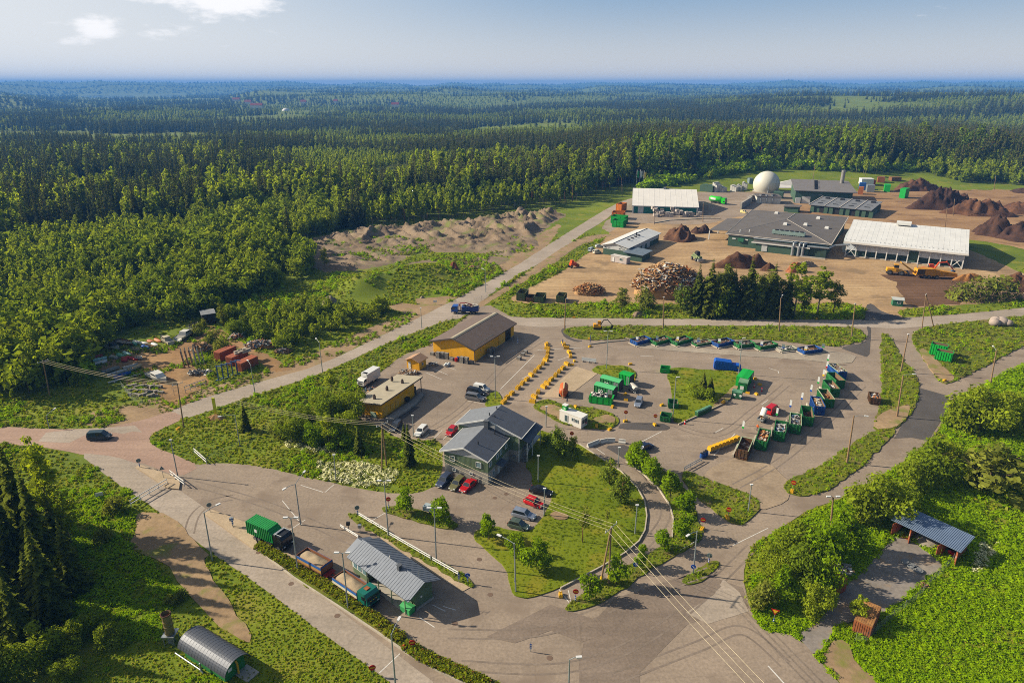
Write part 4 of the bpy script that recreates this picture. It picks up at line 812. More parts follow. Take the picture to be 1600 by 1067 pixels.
# clipped hedge between the truck lane and the exit lane
hb_rnd = np.random.RandomState(77)
def hedge_proto(i):
 o = bpy.data.objects.new('hedge_bush', None); C.objects.link(o)
 quads_obj('foliage', blob_crown(hb_rnd, [((x, y, .55), (.8, .75, .62)) for x in (-1.1, -.4, .4, 1.1) for y in (-.3, .3)], 1500, .26), LF_HEDGE, o)
 m = MB(); [m.tube([(x, 0, -.1), (x + .05, .02, .7)], [.05, .03], 5) for x in (-.9, 0, .9)]; m.build('stem', BARK, o); return o
hp = [hedge_proto(0), hedge_proto(1)]; ga, gb = G(407, 858), G(757, 1058); hn_ = 22; usedh = [0, 0]
HL = [(407,857),(440,877),(480,901),(520,925),(560,952),(600,980)], [(612,992),(622,997)], [(640,1015),(668,1032),(700,1046),(730,1060),(770,1078)]
k = 0
for seg, nseg in zip(HL, (15, 1, 10)):
 P = [G(*q) for q in seg]; tot = [0]
 for a, b in zip(P, P[1:]): tot.append(tot[-1] + (b - a).length)
 for i in range(nseg):
  t = (i + .5) / nseg * tot[-1]; j = max(q for q in range(len(P) - 1) if tot[q] <= t + 1e-6); d = P[j + 1] - P[j]; p = P[j] + d.normalized() * (t - tot[j]); rz = math.atan2(d.y, d.x); loc = (p.x, p.y, .1); s = random.uniform(.9, 1.08); w = k % 2
  lab = 'clipped hedge bush in the line between the exit lane and the weighing trucks' if seg is HL[0] else ('single hedge bush left of the orange post' if len(seg) == 2 else 'clipped hedge bush in the line below the orange post')
  if not usedh[w]: usedh[w] = 1; hp[w].location = loc; hp[w].rotation_euler = (0, 0, rz); tag(hp[w], lab, 'hedge', 'hedge bushes along the exit lane')
  else: dup(hp[w], loc, rz, lab, 'hedge bushes along the exit lane', (1, 1, s)); 
  k += 1
for o in list(bpy.data.objects):
 if o.name.startswith('hedge_bush'): o['category'] = 'hedge'
# ------------------------------------------------------------------ buildings
CH = lambda x0, x1, ze, zr, t=.18, xm=None: [(x0, ze), ((x0 + x1) / 2 if xm is None else xm, zr), (x1, ze), (x1, ze + t), ((x0 + x1) / 2 if xm is None else xm, zr + t), (x0, ze + t)]
def frame(a, b):
 A, B = G(*a), G(*b); d = B - A; return A, math.atan2(d.y, d.x)
def window(par, c, w, h, ang, fm, pm, mull=0, name='window'):
 """outward normal is local -y turned by ang"""
 m = MB(); t = .09
 for dx, dz, sx, sz in ((0, h / 2 - t / 2, w, t), (0, -h / 2 + t / 2, w, t), (-w / 2 + t / 2, 0, t, h - 2 * t), (w / 2 - t / 2, 0, t, h - 2 * t)): m.box((dx, 0, dz), (sx, .12, sz))
 for k in range(mull): m.box((-w / 2 + (k + 1) * w / (mull + 1), 0, 0), (.06, .1, h - 2 * t))
 f = m.build(name, fm, par, loc=c, rz=ang); g = MB(); g.box((0, .01, 0), (w - 2 * t, .06, h - 2 * t)); g.build('pane', pm, f); return f
def door(par, c, w, h, ang, mat, handle=True):
 m = MB(); m.box((0, 0, h / 2), (w, .1, h)); d = m.build('door', mat, par, loc=c, rz=ang)
 if handle: k = MB(); k.box((w * .38, -.08, h * .48), (.05, .08, .18)); k.build('handle', M('metal_grey', '#8f9294', .4, .6), d)
 return d
def siding(mb, x0, x1, y, z0, z1, step=.35, axis='x', w=.05, d=.03, mi=0):
 n = int((x1 - x0) / step)
 for i in range(1, n):
  q = x0 + i * (x1 - x0) / n
  if axis == 'x': mb.box((q, y, (z0 + z1) / 2), (w, d, z1 - z0), 0, mi)
  else: mb.box((y, q, (z0 + z1) / 2), (d, w, z1 - z0), 0, mi)
GREENW = M('green_boards', '#66785a', .8, var=.18, scale=1.5); GREEND = M('green_sheet', '#3f5a48', .7, var=.12, scale=.3); TEAL = M('teal_sheet', '#1a6f62', .7, var=.1, scale=.3)
ROOFLT = M('roof_light_grey', '#70757d', .85, var=.15, scale=1.2, bump=.02); ROOFDK = M('roof_dark_grey', '#565b66', .8, var=.12, scale=1.0, bump=.02); SEAM = M('seam_roof', '#6f7682', .55, .2, var=.1, scale=.8)
PLAST = M('plaster_grey', '#a39d92', .9, var=.15, scale=.7); WTRIM = M('white_trim', '#d9d8d4', .7, var=.06); PANE = glass('window_glass', (.05, .09, .10)); PANEB = glass('window_glass_light', (.16, .27, .30))
YEL = M('yellow_boards', '#efb018', .8, var=.12, scale=1.2); BRNR = M('brown_roof', '#6c5d55', .85, var=.16, scale=.8, bump=.02); FELT = M('felt_roof', '#a39a86', .9, var=.12, scale=.5); DARKT = M('dark_trim', '#4a4340', .7, var=.1)
GALV = M('galvanised', '#a2a8ac', .45, .6, var=.15, scale=1.0); WROOF = M('white_sheet', '#dcd8d2', .6, var=.07, scale=.2); GROOF = M('grey_sheet', '#d3d3d1', .5, 0, var=.09, scale=.25); TARR = M('tar_roof', '#625d5a', .9, var=.14, scale=.15); BLACK = M('black', (.015, .015, .016), .6, var=.2); CONCW = M('concrete_wall', '#a8a196', .9, var=.15, scale=.6)
RUSTM = M('rust_brown', '#8a4a2a', .85, var=.3, scale=1.2, col2='#a9683c'); RUSTR = M('rust_red', '#9a4d33', .8, var=.25, scale=1.0, col2='#b0633f')
# --- weigh station
A, an = frame((650, 952.5), (676, 934)); ws = root('weigh_station', 'green weighbridge office under a grey standing seam gable roof', 'office', (A.x, A.y, 0), an)
m = MB(); m.ext([(0, 0), (3.4, 0), (3.4, 3.2), (1.35, 4.55), (0, 3.75)], 0, 14.2, 'y'); m.box((-.6, 12.2, 1.6), (1.2, 4.1, 3.2)); m.ext([(-.4, 0), (3.0, 0), (3.0, 3.0), (1.3, 3.9), (-.4, 3.1)], 14.2, 15.9, 'y'); siding(m, 0, 3.4, 0, .3, 3.3, .3); m.build('wall', GREENW, ws)
m = MB(); m.box((1.7, 7.0, .15), (3.56, 14.5, .3)); m.build('plinth', CONCW, ws)
m = MB(); m.ext(CH(-1.95, 4.65, 3.1, 4.65, .14, 1.4), -.75, 14.65, 'y'); m.ext(CH(-1.0, 3.9, 3.0, 4.15, .12, 1.4), 14.67, 16.2, 'y')
for i in range(27): y = -.45 + i * .57; m.ext(CH(-1.97, 4.67, 3.24, 4.79, .03, 1.4), y, y + .04, 'y')
rf = m.build('roof', SEAM, ws); m = MB(); m.box((.9, 4.6, 4.75), (.55, .55, 1.2)); m.box((.9, 4.6, 5.38), (.7, .7, .08)); m.build('chimney', M('dark_pipe', '#565a60', .6), rf); m = MB(); m.tube([(1.4, 7.6, 4.6), (1.4, 7.6, 5.2)], .09); m.build('vent_pipe', WTRIM, rf)
m = MB(); [m.tube([(1.4, .6, 4.6), (1.4, .6, 6.2)], .03), m.tube([(.9, .6, 6.0), (1.9, .6, 6.0)], .02), m.tube([(1.0, .6, 5.6), (1.8, .6, 5.6)], .02), m.tube([(1.4, 2.2, 4.6), (1.4, 2.2, 5.6)], .025)]; m.build('antenna', GALV, rf)
m = MB(); m.box((-1.24, 12.2, 1.9), (.1, 4.0, 1.35)); fr_ = m.build('window_band', WTRIM, ws)
for i in range(3): m = MB(); m.box((-1.31, 11.0 + i * 1.2, 1.9), (.06, .85, 1.0)); m.build('pane', PANEB, fr_)
for y in (.4, 3.6, 6.8, 9.8): m = MB(); m.box((-1.7, y, 1.6), (.12, .12, 3.1)); m.build('post', GREENW, ws)
m = MB(); m.box((-.9, 5.0, .22), (1.6, 9.6, .2)); m.build('porch_floor', CONCW, ws)
door(ws, (-.06, 8.6, .3), .95, 2.05, -math.pi / 2, WTRIM); window(ws, (-.05, 5.4, 1.7), 1.4, 1.0, -math.pi / 2, WTRIM, PANE, 1); m = MB(); m.box((1.1, -.08, 1.9), (.28, .16, .28)); m.build('wall_lamp', WTRIM, ws)
# --- office with two wings
A, an = frame((695.7, 741.5), (763.2, 758)); oh = root('office_house', 'two winged green and grey office with grey gable roofs', 'office', (A.x, A.y, 0), an)
m = MB(); m.box((4.9, 5.2, 1.4), (9.8, 10.4, 2.8)); m.box((4.9, 14.2, 1.35), (14.2, 7.4, 2.7)); m.build('lower_wall', PLAST, oh)
m = MB(); m.ext([(-.03, 2.8), (9.83, 2.8), (9.83, 5.45), (-.03, 5.45)], -.03, 10.4, 'y'); m.ext([(-2.2, 2.7), (12.05, 2.7), (12.05, 6.05), (-2.2, 6.05)], 10.43, 17.9, 'y'); siding(m, 0, 9.8, -.03, 2.8, 5.45, .28); siding(m, 0, 10.3, 9.83, 2.8, 5.45, .28, 'y'); siding(m, 10.5, 17.8, 12.05, 2.7, 6.0, .28, 'y'); m.build('upper_wall', GREENW, oh)
m = MB(); m.ext([(-.05, 5.45), (9.86, 5.45), (4.7, 7.25)], -.06, .2, 'y'); m.ext([(-2.3, 6.05), (12.1, 6.05), (4.8, 8.6)], 10.36, 10.6, 'y'); m.build('gable', M('gable_grey', '#a9abac', .8, var=.08), oh)
def two_tone_roof(par, x0, x1, xm, ze, zr, y0, y1):
 m = MB(); m.ext([(x0, ze), (xm, zr), (xm, zr + .2), (x0, ze + .2)], y0, y1, 'y', 0); m.ext([(xm, zr), (x1, ze), (x1, ze + .2), (xm, zr + .2)], y0, y1, 'y', 1)
 return m.build('roof', [ROOFLT, ROOFDK], par)  # left slope lighter grey, right slope darker grey
r1 = two_tone_roof(oh, -.95, 9.95, 4.6, 5.35, 7.3, -.35, 10.42); r2 = two_tone_roof(oh, -2.9, 12.8, 4.75, 5.95, 8.65, 10.1, 17.8)
m = MB(); [m.box((x, y, 5.5 if y < 10 else 6.1), (.12, L, .16)) for x, y, L in ((10.02, 5, 10.6), (-1.02, 5, 10.6), (12.87, 14, 7.8), (-2.97, 14, 7.8))]; m.build('gutter', WTRIM, oh)
m = MB(); m.ext(CH(-2.92, 12.82, 5.9, 8.62, .32, 4.75), 9.98, 10.1, 'y'); m.ext(CH(-.97, 9.97, 5.3, 7.26, .3, 4.6), -.47, -.35, 'y'); m.build('bargeboard', WTRIM, oh)
m = MB(); m.box((5.0, 9.55, 7.9), (.95, .75, 2.0)); m.box((5.0, 9.55, 8.95), (1.1, .9, .1)); m.build('chimney', M('dark_pipe', '#565a60', .6), r1)
m = MB(); [m.tube([(x, y, z - .5), (x, y, z + .7)], .12) for x, y, z in ((4.4, 12.2, 8.7), (4.6, 15.6, 8.7), (5.6, 12.4, 8.3), (6.2, 3.0, 6.9), (7.2, 8.9, 6.7))]; m.build('vent_pipe', BLACK, r2)
m = MB(); [m.box((2.4 + .55 * (i % 2), 8.3 + i * .22, 6.6), (.5, .08, .08)) for i in range(6)]; m.box((2.3, 8.9, 6.5), (.08, 2.2, .08), .35); m.box((3.1, 8.9, 6.7), (.08, 2.2, .08), .35); m.build('roof_ladder', WTRIM, r1)
for x, z, w, h in ((1.85, 4.35, 1.15, 1.15), (7.75, 4.25, 1.2, 1.25)): window(oh, (x, -.1, z), w, h, 0, WTRIM, PANEB if x > 3 else PANE)
for x in (2.2, 6.0): window(oh, (x, -.08, 1.75), .75, .6, 0, WTRIM, PANE)
for x in (3.5, 7.5): m = MB(); m.tube([(x, -.12, .2), (x, -.12, 1.5), (x + .25, -.12, 1.65)], .07); m.build('vent_pipe', GALV, oh)
for y in (.9, 4.2, 6.0, 8.6): window(oh, (9.9, y, 4.4), 1.0, 1.15, math.pi / 2, WTRIM, PANEB)
for y in (.7, 2.4): window(oh, (9.88, y, 1.6), 1.0, 1.1, math.pi / 2, WTRIM, PANEB)
door(oh, (9.86, 4.9, .1), 1.1, 2.1, math.pi / 2, WTRIM); m = MB(); m.ext([(9.8, 2.85), (11.4, 2.45), (11.4, 2.58), (9.8, 3.0)], 3.6, 6.2, 'y'); m.build('door_canopy', ROOFDK, oh); m = MB(); [m.tube([(9.85, y, 1.9), (11.3, y, 2.45)], .05) for y in (3.75, 6.05)]; m.build('canopy_bracket', WTRIM, oh)
m = MB(); m.box((12.02, 10.52, 3.1), (.18, .18, 6.0)); m.build('corner_board', WTRIM, oh); m = MB(); m.box((11.0, 10.3, 1.3), (.7, .3, .6)); m.build('heat_pump', GALV, oh)
m = MB(); m.ext([(12.3, 5.5), (14.2, 4.75), (14.2, 4.88), (12.3, 5.66)], 10.8, 19.0, 'y'); m.build('porch_roof', ROOFDK, oh)
for y in (11.0, 14.0, 18.6): m = MB(); m.box((13.7, y, 2.35), (.14, .14, 4.75)); m.build('porch_post', WTRIM, oh)
m = MB(); m.box((13.0, 15.5, 2.55), (1.5, 6.5, .15))
for i in range(9): m.box((13.0, 10.9 + i * .17, .3 + i * .27), (1.3, .3, .06))
m.build('stairs', GALV, oh); m = MB(); [m.tube([(13.65, 11.0, 1.1), (13.65, 12.3, 3.4), (13.65, 18.5, 3.5)], .04)]; [m.tube([(13.65, 12.5 + k, 2.6), (13.65, 12.5 + k, 3.5)], .025) for k in range(7)]; m.build('railing', WTRIM, oh)
# --- yellow hall
A, an = frame((677.5, 552.5), (741.75, 566)); yh = root('yellow_hall', 'large yellow boarded hall with a low brown gable roof', 'warehouse', (A.x, A.y, 0), an)
m = MB(); m.ext([(0, 0), (14.2, 0), (14.2, 4.2), (7.6, 6.3), (0, 4.2)], 0, 24.4, 'y'); siding(m, 0, 14.2, 0, .3, 4.2, .3); siding(m, 0, 18, 14.2, .3, 4.2, .3, 'y'); m.build('wall', YEL, yh)
m = MB(); m.box((7.1, 12.2, .15), (14.3, 24.5, .3)); m.build('plinth', CONCW, yh)
m = MB(); m.ext(CH(-.7, 14.9, 4.1, 6.45, .16, 7.6), -1.0, 25.2, 'y'); rf = m.build('roof', BRNR, yh)
m = MB(); m.ext(CH(6.7, 8.1, 6.28, 6.5, .22, 7.6), -1.0, 25.2, 'y'); m.build('ridge_cap', FELT, rf); m = MB(); m.box((14.3, 6, 4.95), (.05, 11, .25)); m.build('snow_guard', GALV, rf)
m = MB(); m.ext(CH(-.75, 14.95, 3.9, 6.25, .4, 7.6), -1.12, -1.0, 'y'); m.box((14.95, 12, 4.15), (.1, 26, .25)); m.build('bargeboard', DARKT, yh)
for y0, w, mt in ((1.7, 2.9, YEL), (16.2, 3.6, M('yellow_door', '#d9ab45', .8, var=.1))): m = MB(); m.box((14.28, y0, 1.9), (.14, w, 3.5)); m.build('sliding_door', mt, yh)
m = MB(); m.box((14.26, 20.4, 1.85), (.1, 3.4, 3.6)); m.build('doorway_shade_panel', BLACK, yh); m = MB(); m.box((14.3, 3.6, 2.5), (.1, .3, .3)); m.box((13.9, -.12, 3.7), (.3, .2, .25)); m.build('wall_lamp', WTRIM, yh); m = MB(); m.box((14.24, .02, 2.1), (.14, .14, 4.1)); m.build('corner_board', DARKT, yh)  # black panel on the solid wall paints the shade inside an open doorway
# --- flat roofed yellow shed
A, an = frame((562, 646), (599, 655)); ys = root('yellow_shed', 'flat roofed yellow boarded shed with three black chimney stubs', 'shed', (A.x, A.y, 0), an)
m = MB(); m.ext([(0, 0), (6.7, 0), (6.7, 4.0), (0, 3.3)], 0, 14.0, 'y'); siding(m, 0, 6.7, 0, .3, 3.2, .28); siding(m, 0, 14, 6.7, .3, 3.9, .28, 'y'); m.build('wall', YEL, ys)
m = MB(); m.ext([(-.6, 3.3), (7.3, 4.1), (7.3, 4.35), (-.6, 3.55)], -.8, 17.2, 'y'); rf = m.build('roof', FELT, ys)
m = MB(); m.ext([(-.65, 3.28), (7.35, 4.08), (7.35, 4.3), (-.65, 3.5)], -.9, -.8, 'y'); m.box((7.36, 8.2, 4.2), (.1, 18, .26)); m.build('fascia', DARKT, rf)
for x, y in ((3.6, 1.6), (3.5, 6.9), (4.6, 12.0), (1.2, 12.3)): m = MB(); m.box((x, y, 4.4), (.5, .5, .9)); m.box((x, y, 5.0), (.36, .36, .4)); m.build('chimney', M('chimney_brown', '#4a3b33', .8), rf)
for y in (1.4, 6.2, 8.6): door(ys, (6.76, y, .4), 1.5 if y < 2 else 1.2, 2.2, math.pi / 2, M('yellow_door', '#d9ab45'))
m = MB(); m.box((6.76, 4.2, 1.6), (.08, 1.2, 1.2)); m.build('hatch', M('yellow_door', '#d9ab45'), ys)
for y in (16.9,): m = MB(); m.box((6.9, y, 2.0), (.16, .16, 4.1)); m.build('post', DARKT, ys)
m = MB(); m.box((5.0, 14.9, 1.0), (2.6, 1.2, 2.0)); m.build('store_box', M('dark_box', '#45433f', .8), ys); m = MB(); m.box((7.35, 9.9, 1.1), (.9, 1.0, 1.0)); m.build('grill_box', BLACK, ys)
m = MB(); m.box((4.4, -.3, .75), (1.6, .12, 1.5), 0, 0); o = m.build('leaning_board', M('pale_green', '#8fa593', .8), None, loc=(A.x, A.y, 0), rz=an); tag(o, 'pale green board leaning on the end wall of the flat roofed shed', 'board')
# --- little yellow hut
A, an = frame((636, 575), (655, 579)); yk = root('yellow_hut', 'tiny yellow hut with a tan gable roof between the two yellow buildings', 'hut', (A.x, A.y, 0), an)
m = MB(); m.ext([(0, 0), (4.2, 0), (4.2, 2.6), (2.1, 3.4), (0, 2.6)], 0, 3.4, 'y'); siding(m, 0, 4.2, 0, 0, 2.6, .3); m.build('wall', YEL, yk); m = MB(); m.ext(CH(-.45, 4.65, 2.5, 3.5, .14), -.6, 4.0, 'y'); m.build('roof', M('tan_roof', '#a9866a', .85, var=.15), yk); door(yk, (1.0, -.05, .05), .8, 2.0, 0, WTRIM); window(yk, (4.26, 1.6, 1.5), .8, .8, math.pi / 2, WTRIM, PANE)
# --- white roofed hall
A, an = frame((989, 333), (1088, 336)); wh = root('baling_hall', 'teal walled hall with a tall white sheet roof', 'warehouse', (A.x, A.y, 0), an)
m = MB(); m.ext([(0, 0), (0, 4.6), (26, 11.2), (52, 4.6), (52, 0)], 0, 38.5, 'x'); m.build('wall', TEAL, wh)
m = MB(); m.ext([(-.8, 4.3), (26, 11.2), (53, 4.3), (53, 4.8), (26, 11.7), (-.8, 4.8)], -.9, 39.6, 'x')
for i in range(13): x = -.9 + i * 3.35; m.ext([(-.82, 4.7), (26, 11.6), (26, 11.74), (-.82, 4.84)], x, x + .25, 'x')
m.build('roof', WROOF, wh); m = MB(); m.box((19.5, 25.5, 12.2), (1.6, 1.2, 1.2)); m.build('roof_vent', GALV, wh)
for x in (-.1, 12.6, 25.6, 38.6): m = MB(); m.box((x, -.35, 2.4), (.7, .7, 4.8)); m.build('buttress', WTRIM, wh)
door(wh, (4.6, -.1, 0), 3.4, 4.2, 0, M('pale_door', '#b8bcbc', .6), False)
# --- gas dome
p = at(1196, 299); gd = root('gas_dome', 'white inflated gas dome in front of the woods', 'gas holder', p)
m = MB(); m.ball((0, 0, 5.2), 9.5, (1, 1, 1), 40, 18, 0, -.5); m.build('membrane', M('dome_white', '#cfccbe', .5, var=.04, scale=.1), gd, True)
m = MB(); m.tube([(0, 0, 0), (0, 0, .6)], 9.3, 32); m.build('foundation', CONCW, gd); m = MB(); m.tube([(-1.5, -9.3, 0), (-1.5, -9.3, 4.2), (-1.5, -7.5, 5)], .35); m.box((-1.0, -9.6, .8), (2.2, 1.2, 1.6)); m.box((6.3, -8.6, .9), (2, 1.4, 1.8)); m.build('valve_house', GALV, gd)
# --- workshop with white roof
A, an = frame((941, 407), (982, 413)); wk = root('workshop', 'green workshop with a shallow white metal roof', 'workshop', (A.x, A.y, 0), an)
m = MB(); m.ext([(-5, 0), (7.4, 0), (7.4, 4.6), (.7, 5.9), (-5, 4.6)], 11.2, 50, 'y'); m.build('wall', GREEND, wk)
m = MB(); m.ext([(-5.05, 2.9), (7.45, 2.9), (7.45, 4.6), (.7, 5.9), (-5.05, 4.6)], 11.12, 11.2, 'y'); m.box((7.46, 30, 3.5), (.08, 38, 2.0)); m.build('upper_cladding', M('white_cladding', '#c3c6c6', .6, var=.1), wk)
m = MB(); m.ext(CH(-5.9, 8.3, 4.4, 6.0, .22, .7), 10.4, 51, 'y'); rf = m.build('roof', GROOF, wk); m = MB(); m.box((.7, 30, 6.25), (.35, 41, .12)); [m.box((3.0, 22 + 4 * i, 6.0), (1.4, .5, .5)) for i in range(4)]; m.tube([(2.2, 33, 5.6), (2.2, 33, 7.4)], .3); m.build('roof_walkway', BLACK, rf)
for x in (-3.8, -2.2, 3.4, 5.2): window(wk, (x, 11.08, 3.6), 1.1, .6, 0, WTRIM, PANE)
m = MB(); m.ext([(0, 0), (8.4, 0), (8.4, 3.1), (0, 3.6)], 0, 10, 'y'); m.build('annex_wall', GREEND, wk, loc=(8.0, 6.5, 0)); m = MB(); m.ext([(-.5, 3.7), (9.2, 3.2), (9.2, 3.4), (-.5, 3.95)], -1, 11, 'y'); m.build('annex_roof', M('blue_grey_roof', '#76828c', .5, .2), wk, loc=(8.0, 6.5, 0))
for y in (18, 24, 30, 36): m = MB(); m.box((7.5, y, 2.0), (.12, 3.6, 3.6)); m.build('roller_door', M('pale_door', '#b8bcbc', .6), wk)
A, an = frame((954, 409), (979, 414)); sc_ = root('site_cabin', 'pale grey site cabin in front of the white roofed workshop', 'cabin', (A.x, A.y, 0), an)
m = MB(); m.box((4.2, 1.5, 1.6), (8.4, 3.0, 2.8)); m.build('wall', M('cabin_grey', '#b6aca8', .8, var=.1), sc_); m = MB(); m.box((4.2, 1.5, 3.06), (8.7, 3.3, .14)); m.build('roof', M('cabin_roof', '#c9c2ba', .8), sc_); window(sc_, (5.6, -.05, 1.9), 1.8, 1.2, 0, WTRIM, PANE, 1); door(sc_, (1.5, -.05, .3), .9, 2.1, 0, WTRIM)
# --- main process hall
A, an = frame((1137.5, 384), (1296, 402)); ph = root('process_hall', 'huge green process hall under a broad dark brown hipped roof', 'factory', (A.x, A.y, 0), an)
m = MB(); m.box((22.4, 35, 2.6), (45.4, 70, 5.2)); m.build('wall', GREEND, ph)
m = MB(); m.box((22.4, 35, 5.55), (45.8, 70.4, .7)); m.build('cornice', M('cornice_blue', '#a9b3bd', .6), ph)
m = MB(); v = [(-1.6, -.6, 5.9), (46.6, -.6, 5.9), (46.2, 72, 7.2), (-4.2, 68.5, 7.2), (19.7, 40, 8.6), (20.6, 60, 8.6)]
m.add(v, [(0, 1, 4), (1, 2, 5, 4), (2, 3, 5), (3, 0, 4, 5), (0, 3, 2, 1)]); rf = m.build('roof', TARR, ph)
m = MB(); [m.tube([a, b], .22, 5) for a, b in ((v[0], v[1]), (v[1], v[2]), (v[3], v[0]), (v[4], v[5]))]; [m.tube([a, b], .12, 5) for a, b in ((v[1], v[4]), (v[0], v[4]))]; m.build('roof_edge', M('edge_pale', '#b5aca0', .7), rf)
for x, y, z in ((21, 28, 8.1), (30, 33, 7.9), (40, 34, 7.0), (33, 55, 8.0), (11, 58, 8.1)): m = MB(); m.box((x, y, z + .3), (2.0, 2.6, 1.0), 0, 0, .8); m.build('skylight', WTRIM, rf)
m = MB(); m.box((26, 9, 7.6), (15, 3.2, 1.5)); [m.box((19.5 + 1.0 * i, 9, 6.8), (.2, 3, .9)) for i in range(14)]; cu = m.build('chiller', M('chiller_green', '#93a8a0', .5, .3), rf)
for i in range(6): m = MB(); m.tube([(20.4 + 2.3 * i, 9, 8.35), (20.4 + 2.3 * i, 9, 8.7)], .95, 14); m.build('fan', BLACK, cu)
for x, y in ((8, 7), (4, 5)): m = MB(); m.tube([(x, y, 6), (x, y, 7.6)], .25); m.build('roof_vent', WTRIM, rf)
m = MB(); m.box((26, -2.6, 2.0), (23.5, 5.0, 4.0)); ax = m.build('annex_wall', GREEND, ph); m = MB(); m.box((25.2, -2.8, 4.2), (26, 5.8, .35)); m.build('annex_roof', TARR, ax); m = MB(); m.box((25.2, -5.75, 4.25), (26.2, .15, .5)); m.build('annex_fascia', WTRIM, ax)
door(ph, (18.2, -5.2, .4), 2.6, 3.2, 0, M('pale_door', '#b8bcbc', .6)); m = MB(); m.box((39.8, -2.4, 2.2), (11, 4.6, 4.4)); m.build('pump_house', M('deep_green', '#2f4438', .7), ph)
for x in (31.0, 33.6, 35.4): m = MB(); m.tube([(x, -6.0, .2), (x, -6.0, 4.6), (x + .1, -5.4, 5.6), (x + .4, -3.6, 5.8), (x + .6, -.4, 5.2)], .62, 10); m.build('duct', GALV, ph)
m = MB(); m.tube([(37, -5.6, 5.0), (38, -5.4, 5.1), (46, -4.6, 5.0), (48, .5, 5.6), (54, 2, 6.4)], .5); m.tube([(12, -.9, 5.3), (30, -1.2, 5.4)], .35); m.build('duct', GALV, ph); m = MB(); m.box((40, -6.2, .3), (11, .8, .6)); m.build('ledge', CONCW, ph)
for x in (2.5, 8.5): m = MB(); m.box((x, -.1, 3.9), (1.6, .2, .5)); m.build('wall_lamp', WTRIM, ph)
m = MB(); m.box((6, -.4, 3.6), (2.6, .8, 1.6)); m.build('wall_vent', M('vent_green', '#2d6a4c', .6), ph)
m = MB(); m.ext([(-12.5, 4.7), (-1.4, 5.6), (-1.4, 5.9), (-12.5, 5.0)], 9, 46, 'y'); m.build('canopy_roof', TARR, ph)
for y in (9.3, 27, 45): m = MB(); m.box((-12.2, y, 2.4), (.5, .5, 4.7)); m.build('canopy_post', WTRIM, ph)
# --- long hall
A, an = frame((1319.5, 400), (1502, 420.5)); lh = root('composting_hall', 'long composting hall with a pale metal roof on a row of posts', 'warehouse', (A.x, A.y, 0), an)
m = MB(); m.box((23.2, 30, 2.4), (45.8, 56, 4.8)); m.build('wall', M('deep_green', '#2f4438', .7), lh)
m = MB(); m.box((23.2, 1.7, 4.9), (46.2, .3, 4.2)); m.box((25.5, 1.5, 3.3), (0.1, .1, 0.1)); m.build('upper_cladding', M('blue_cladding', '#d2d9e2', .6, var=.08, scale=.2), lh)
m = MB(); m.ext([(2.2, 4.8), (2.2, 7.2), (28.6, 11.9), (57, 7.2), (57, 4.8)], 0.4, 46.4, 'x'); m.build('gable', GROOF, lh)
m = MB(); m.ext([(-1.8, 6.7), (28.6, 12.0), (58, 6.7), (58, 7.0), (28.6, 12.4), (-1.8, 7.0)], -1.0, 47.6, 'x')
for i in range(24): x = -.9 + i * 2.05; m.ext([(-1.82, 6.95), (28.6, 12.35), (28.6, 12.43), (-1.82, 7.03)], x, x + .1, 'x')
rf = m.build('roof', GROOF, lh); m = MB(); m.box((21, 27, 13.0), (6.2, 5, 1.2)); m.build('ridge_vent', WTRIM, rf); m = MB(); [m.box((-.5 + 1.75 * i, 1.2, 7.6), (.25, .25, .35)) for i in range(28)]; m.build('snow_guard', GALV, rf)
m = MB(); m.box((23.3, -1.9, 6.8), (48.8, .2, .8)); m.build('fascia', WROOF, lh)
for i in range(12): m = MB(); m.box((.2 + i * 4.2, -.2, 3.4), (.42, .5, 6.7)); m.build('post', WTRIM, lh)
for x0 in (.2, 42.2): m = MB(); m.tube([(x0, -.2, .4), (x0 + 4.2, -.2, 5.2)], .14, 6); m.tube([(x0, -.2, 5.2), (x0 + 4.2, -.2, .4)], .14, 6); m.build('cross_brace', WTRIM, lh)
m = MB(); m.box((27.6, 1.4, 2.7), (3.9, .3, 5.0)); m.build('tall_door', GREEND, lh); m = MB(); m.box((23, .4, .25), (47, .5, .5)); m.build('plinth', CONCW, lh)
m = MB(); m.ext([(0, 0), (0, 5.5), (5, 7.5), (40, 8.0), (40, 0)], -4.6, -1.2, 'x'); m.build('link_wall', M('link_grey', '#b4bcbc', .7), lh, loc=(2.5, 8, 0))
# --- green hall with chimney
A, an = frame((1240, 321), (1324, 325)); gh = root('boiler_hall', 'dark green hall with a grey roof and a round metal chimney', 'warehouse', (A.x, A.y, 0), an)
m = MB(); m.ext([(10, 0), (50, 0), (50, 10.0), (10, 8.2)], 1, 36, 'x'); m.build('wall', GREEND, gh); m = MB(); m.ext([(8.5, 8.3), (54, 10.2), (54, 10.6), (8.5, 8.7)], 0, 38.5, 'x'); rf = m.build('roof', M('roof_grey', '#75706e', .8, var=.1, scale=.2), gh); [(lambda m: (m.box((14 + .4 * i, 16 + 5 * i, 9.4 + .2 * i), (2.2, 1.2, .9)), m.build('roof_vent', BLACK, rf)))(MB()) for i in range(7)]
m = MB(); m.tube([(33, 44, 8), (33, 44, 19)], 1.35, 16); m.build('chimney', M('chimney_steel', '#a5a29c', .4, .5), gh); window(gh, (14.5, 9.9, 5.8), 6.5, 1.4, 0, DARKT, PANE, 3); door(gh, (8.0, 9.9, 0), 5.4, 4.6, 0, WTRIM, False); window(gh, (20, 9.9, 1.6), 2, 1.2, 0, DARKT, PANE)
m = MB(); m.box((3, 9.2, 1.8), (3.2, 1.5, 3.6)); m.build('porch', M('white_cladding', '#c3c6c6'), gh)
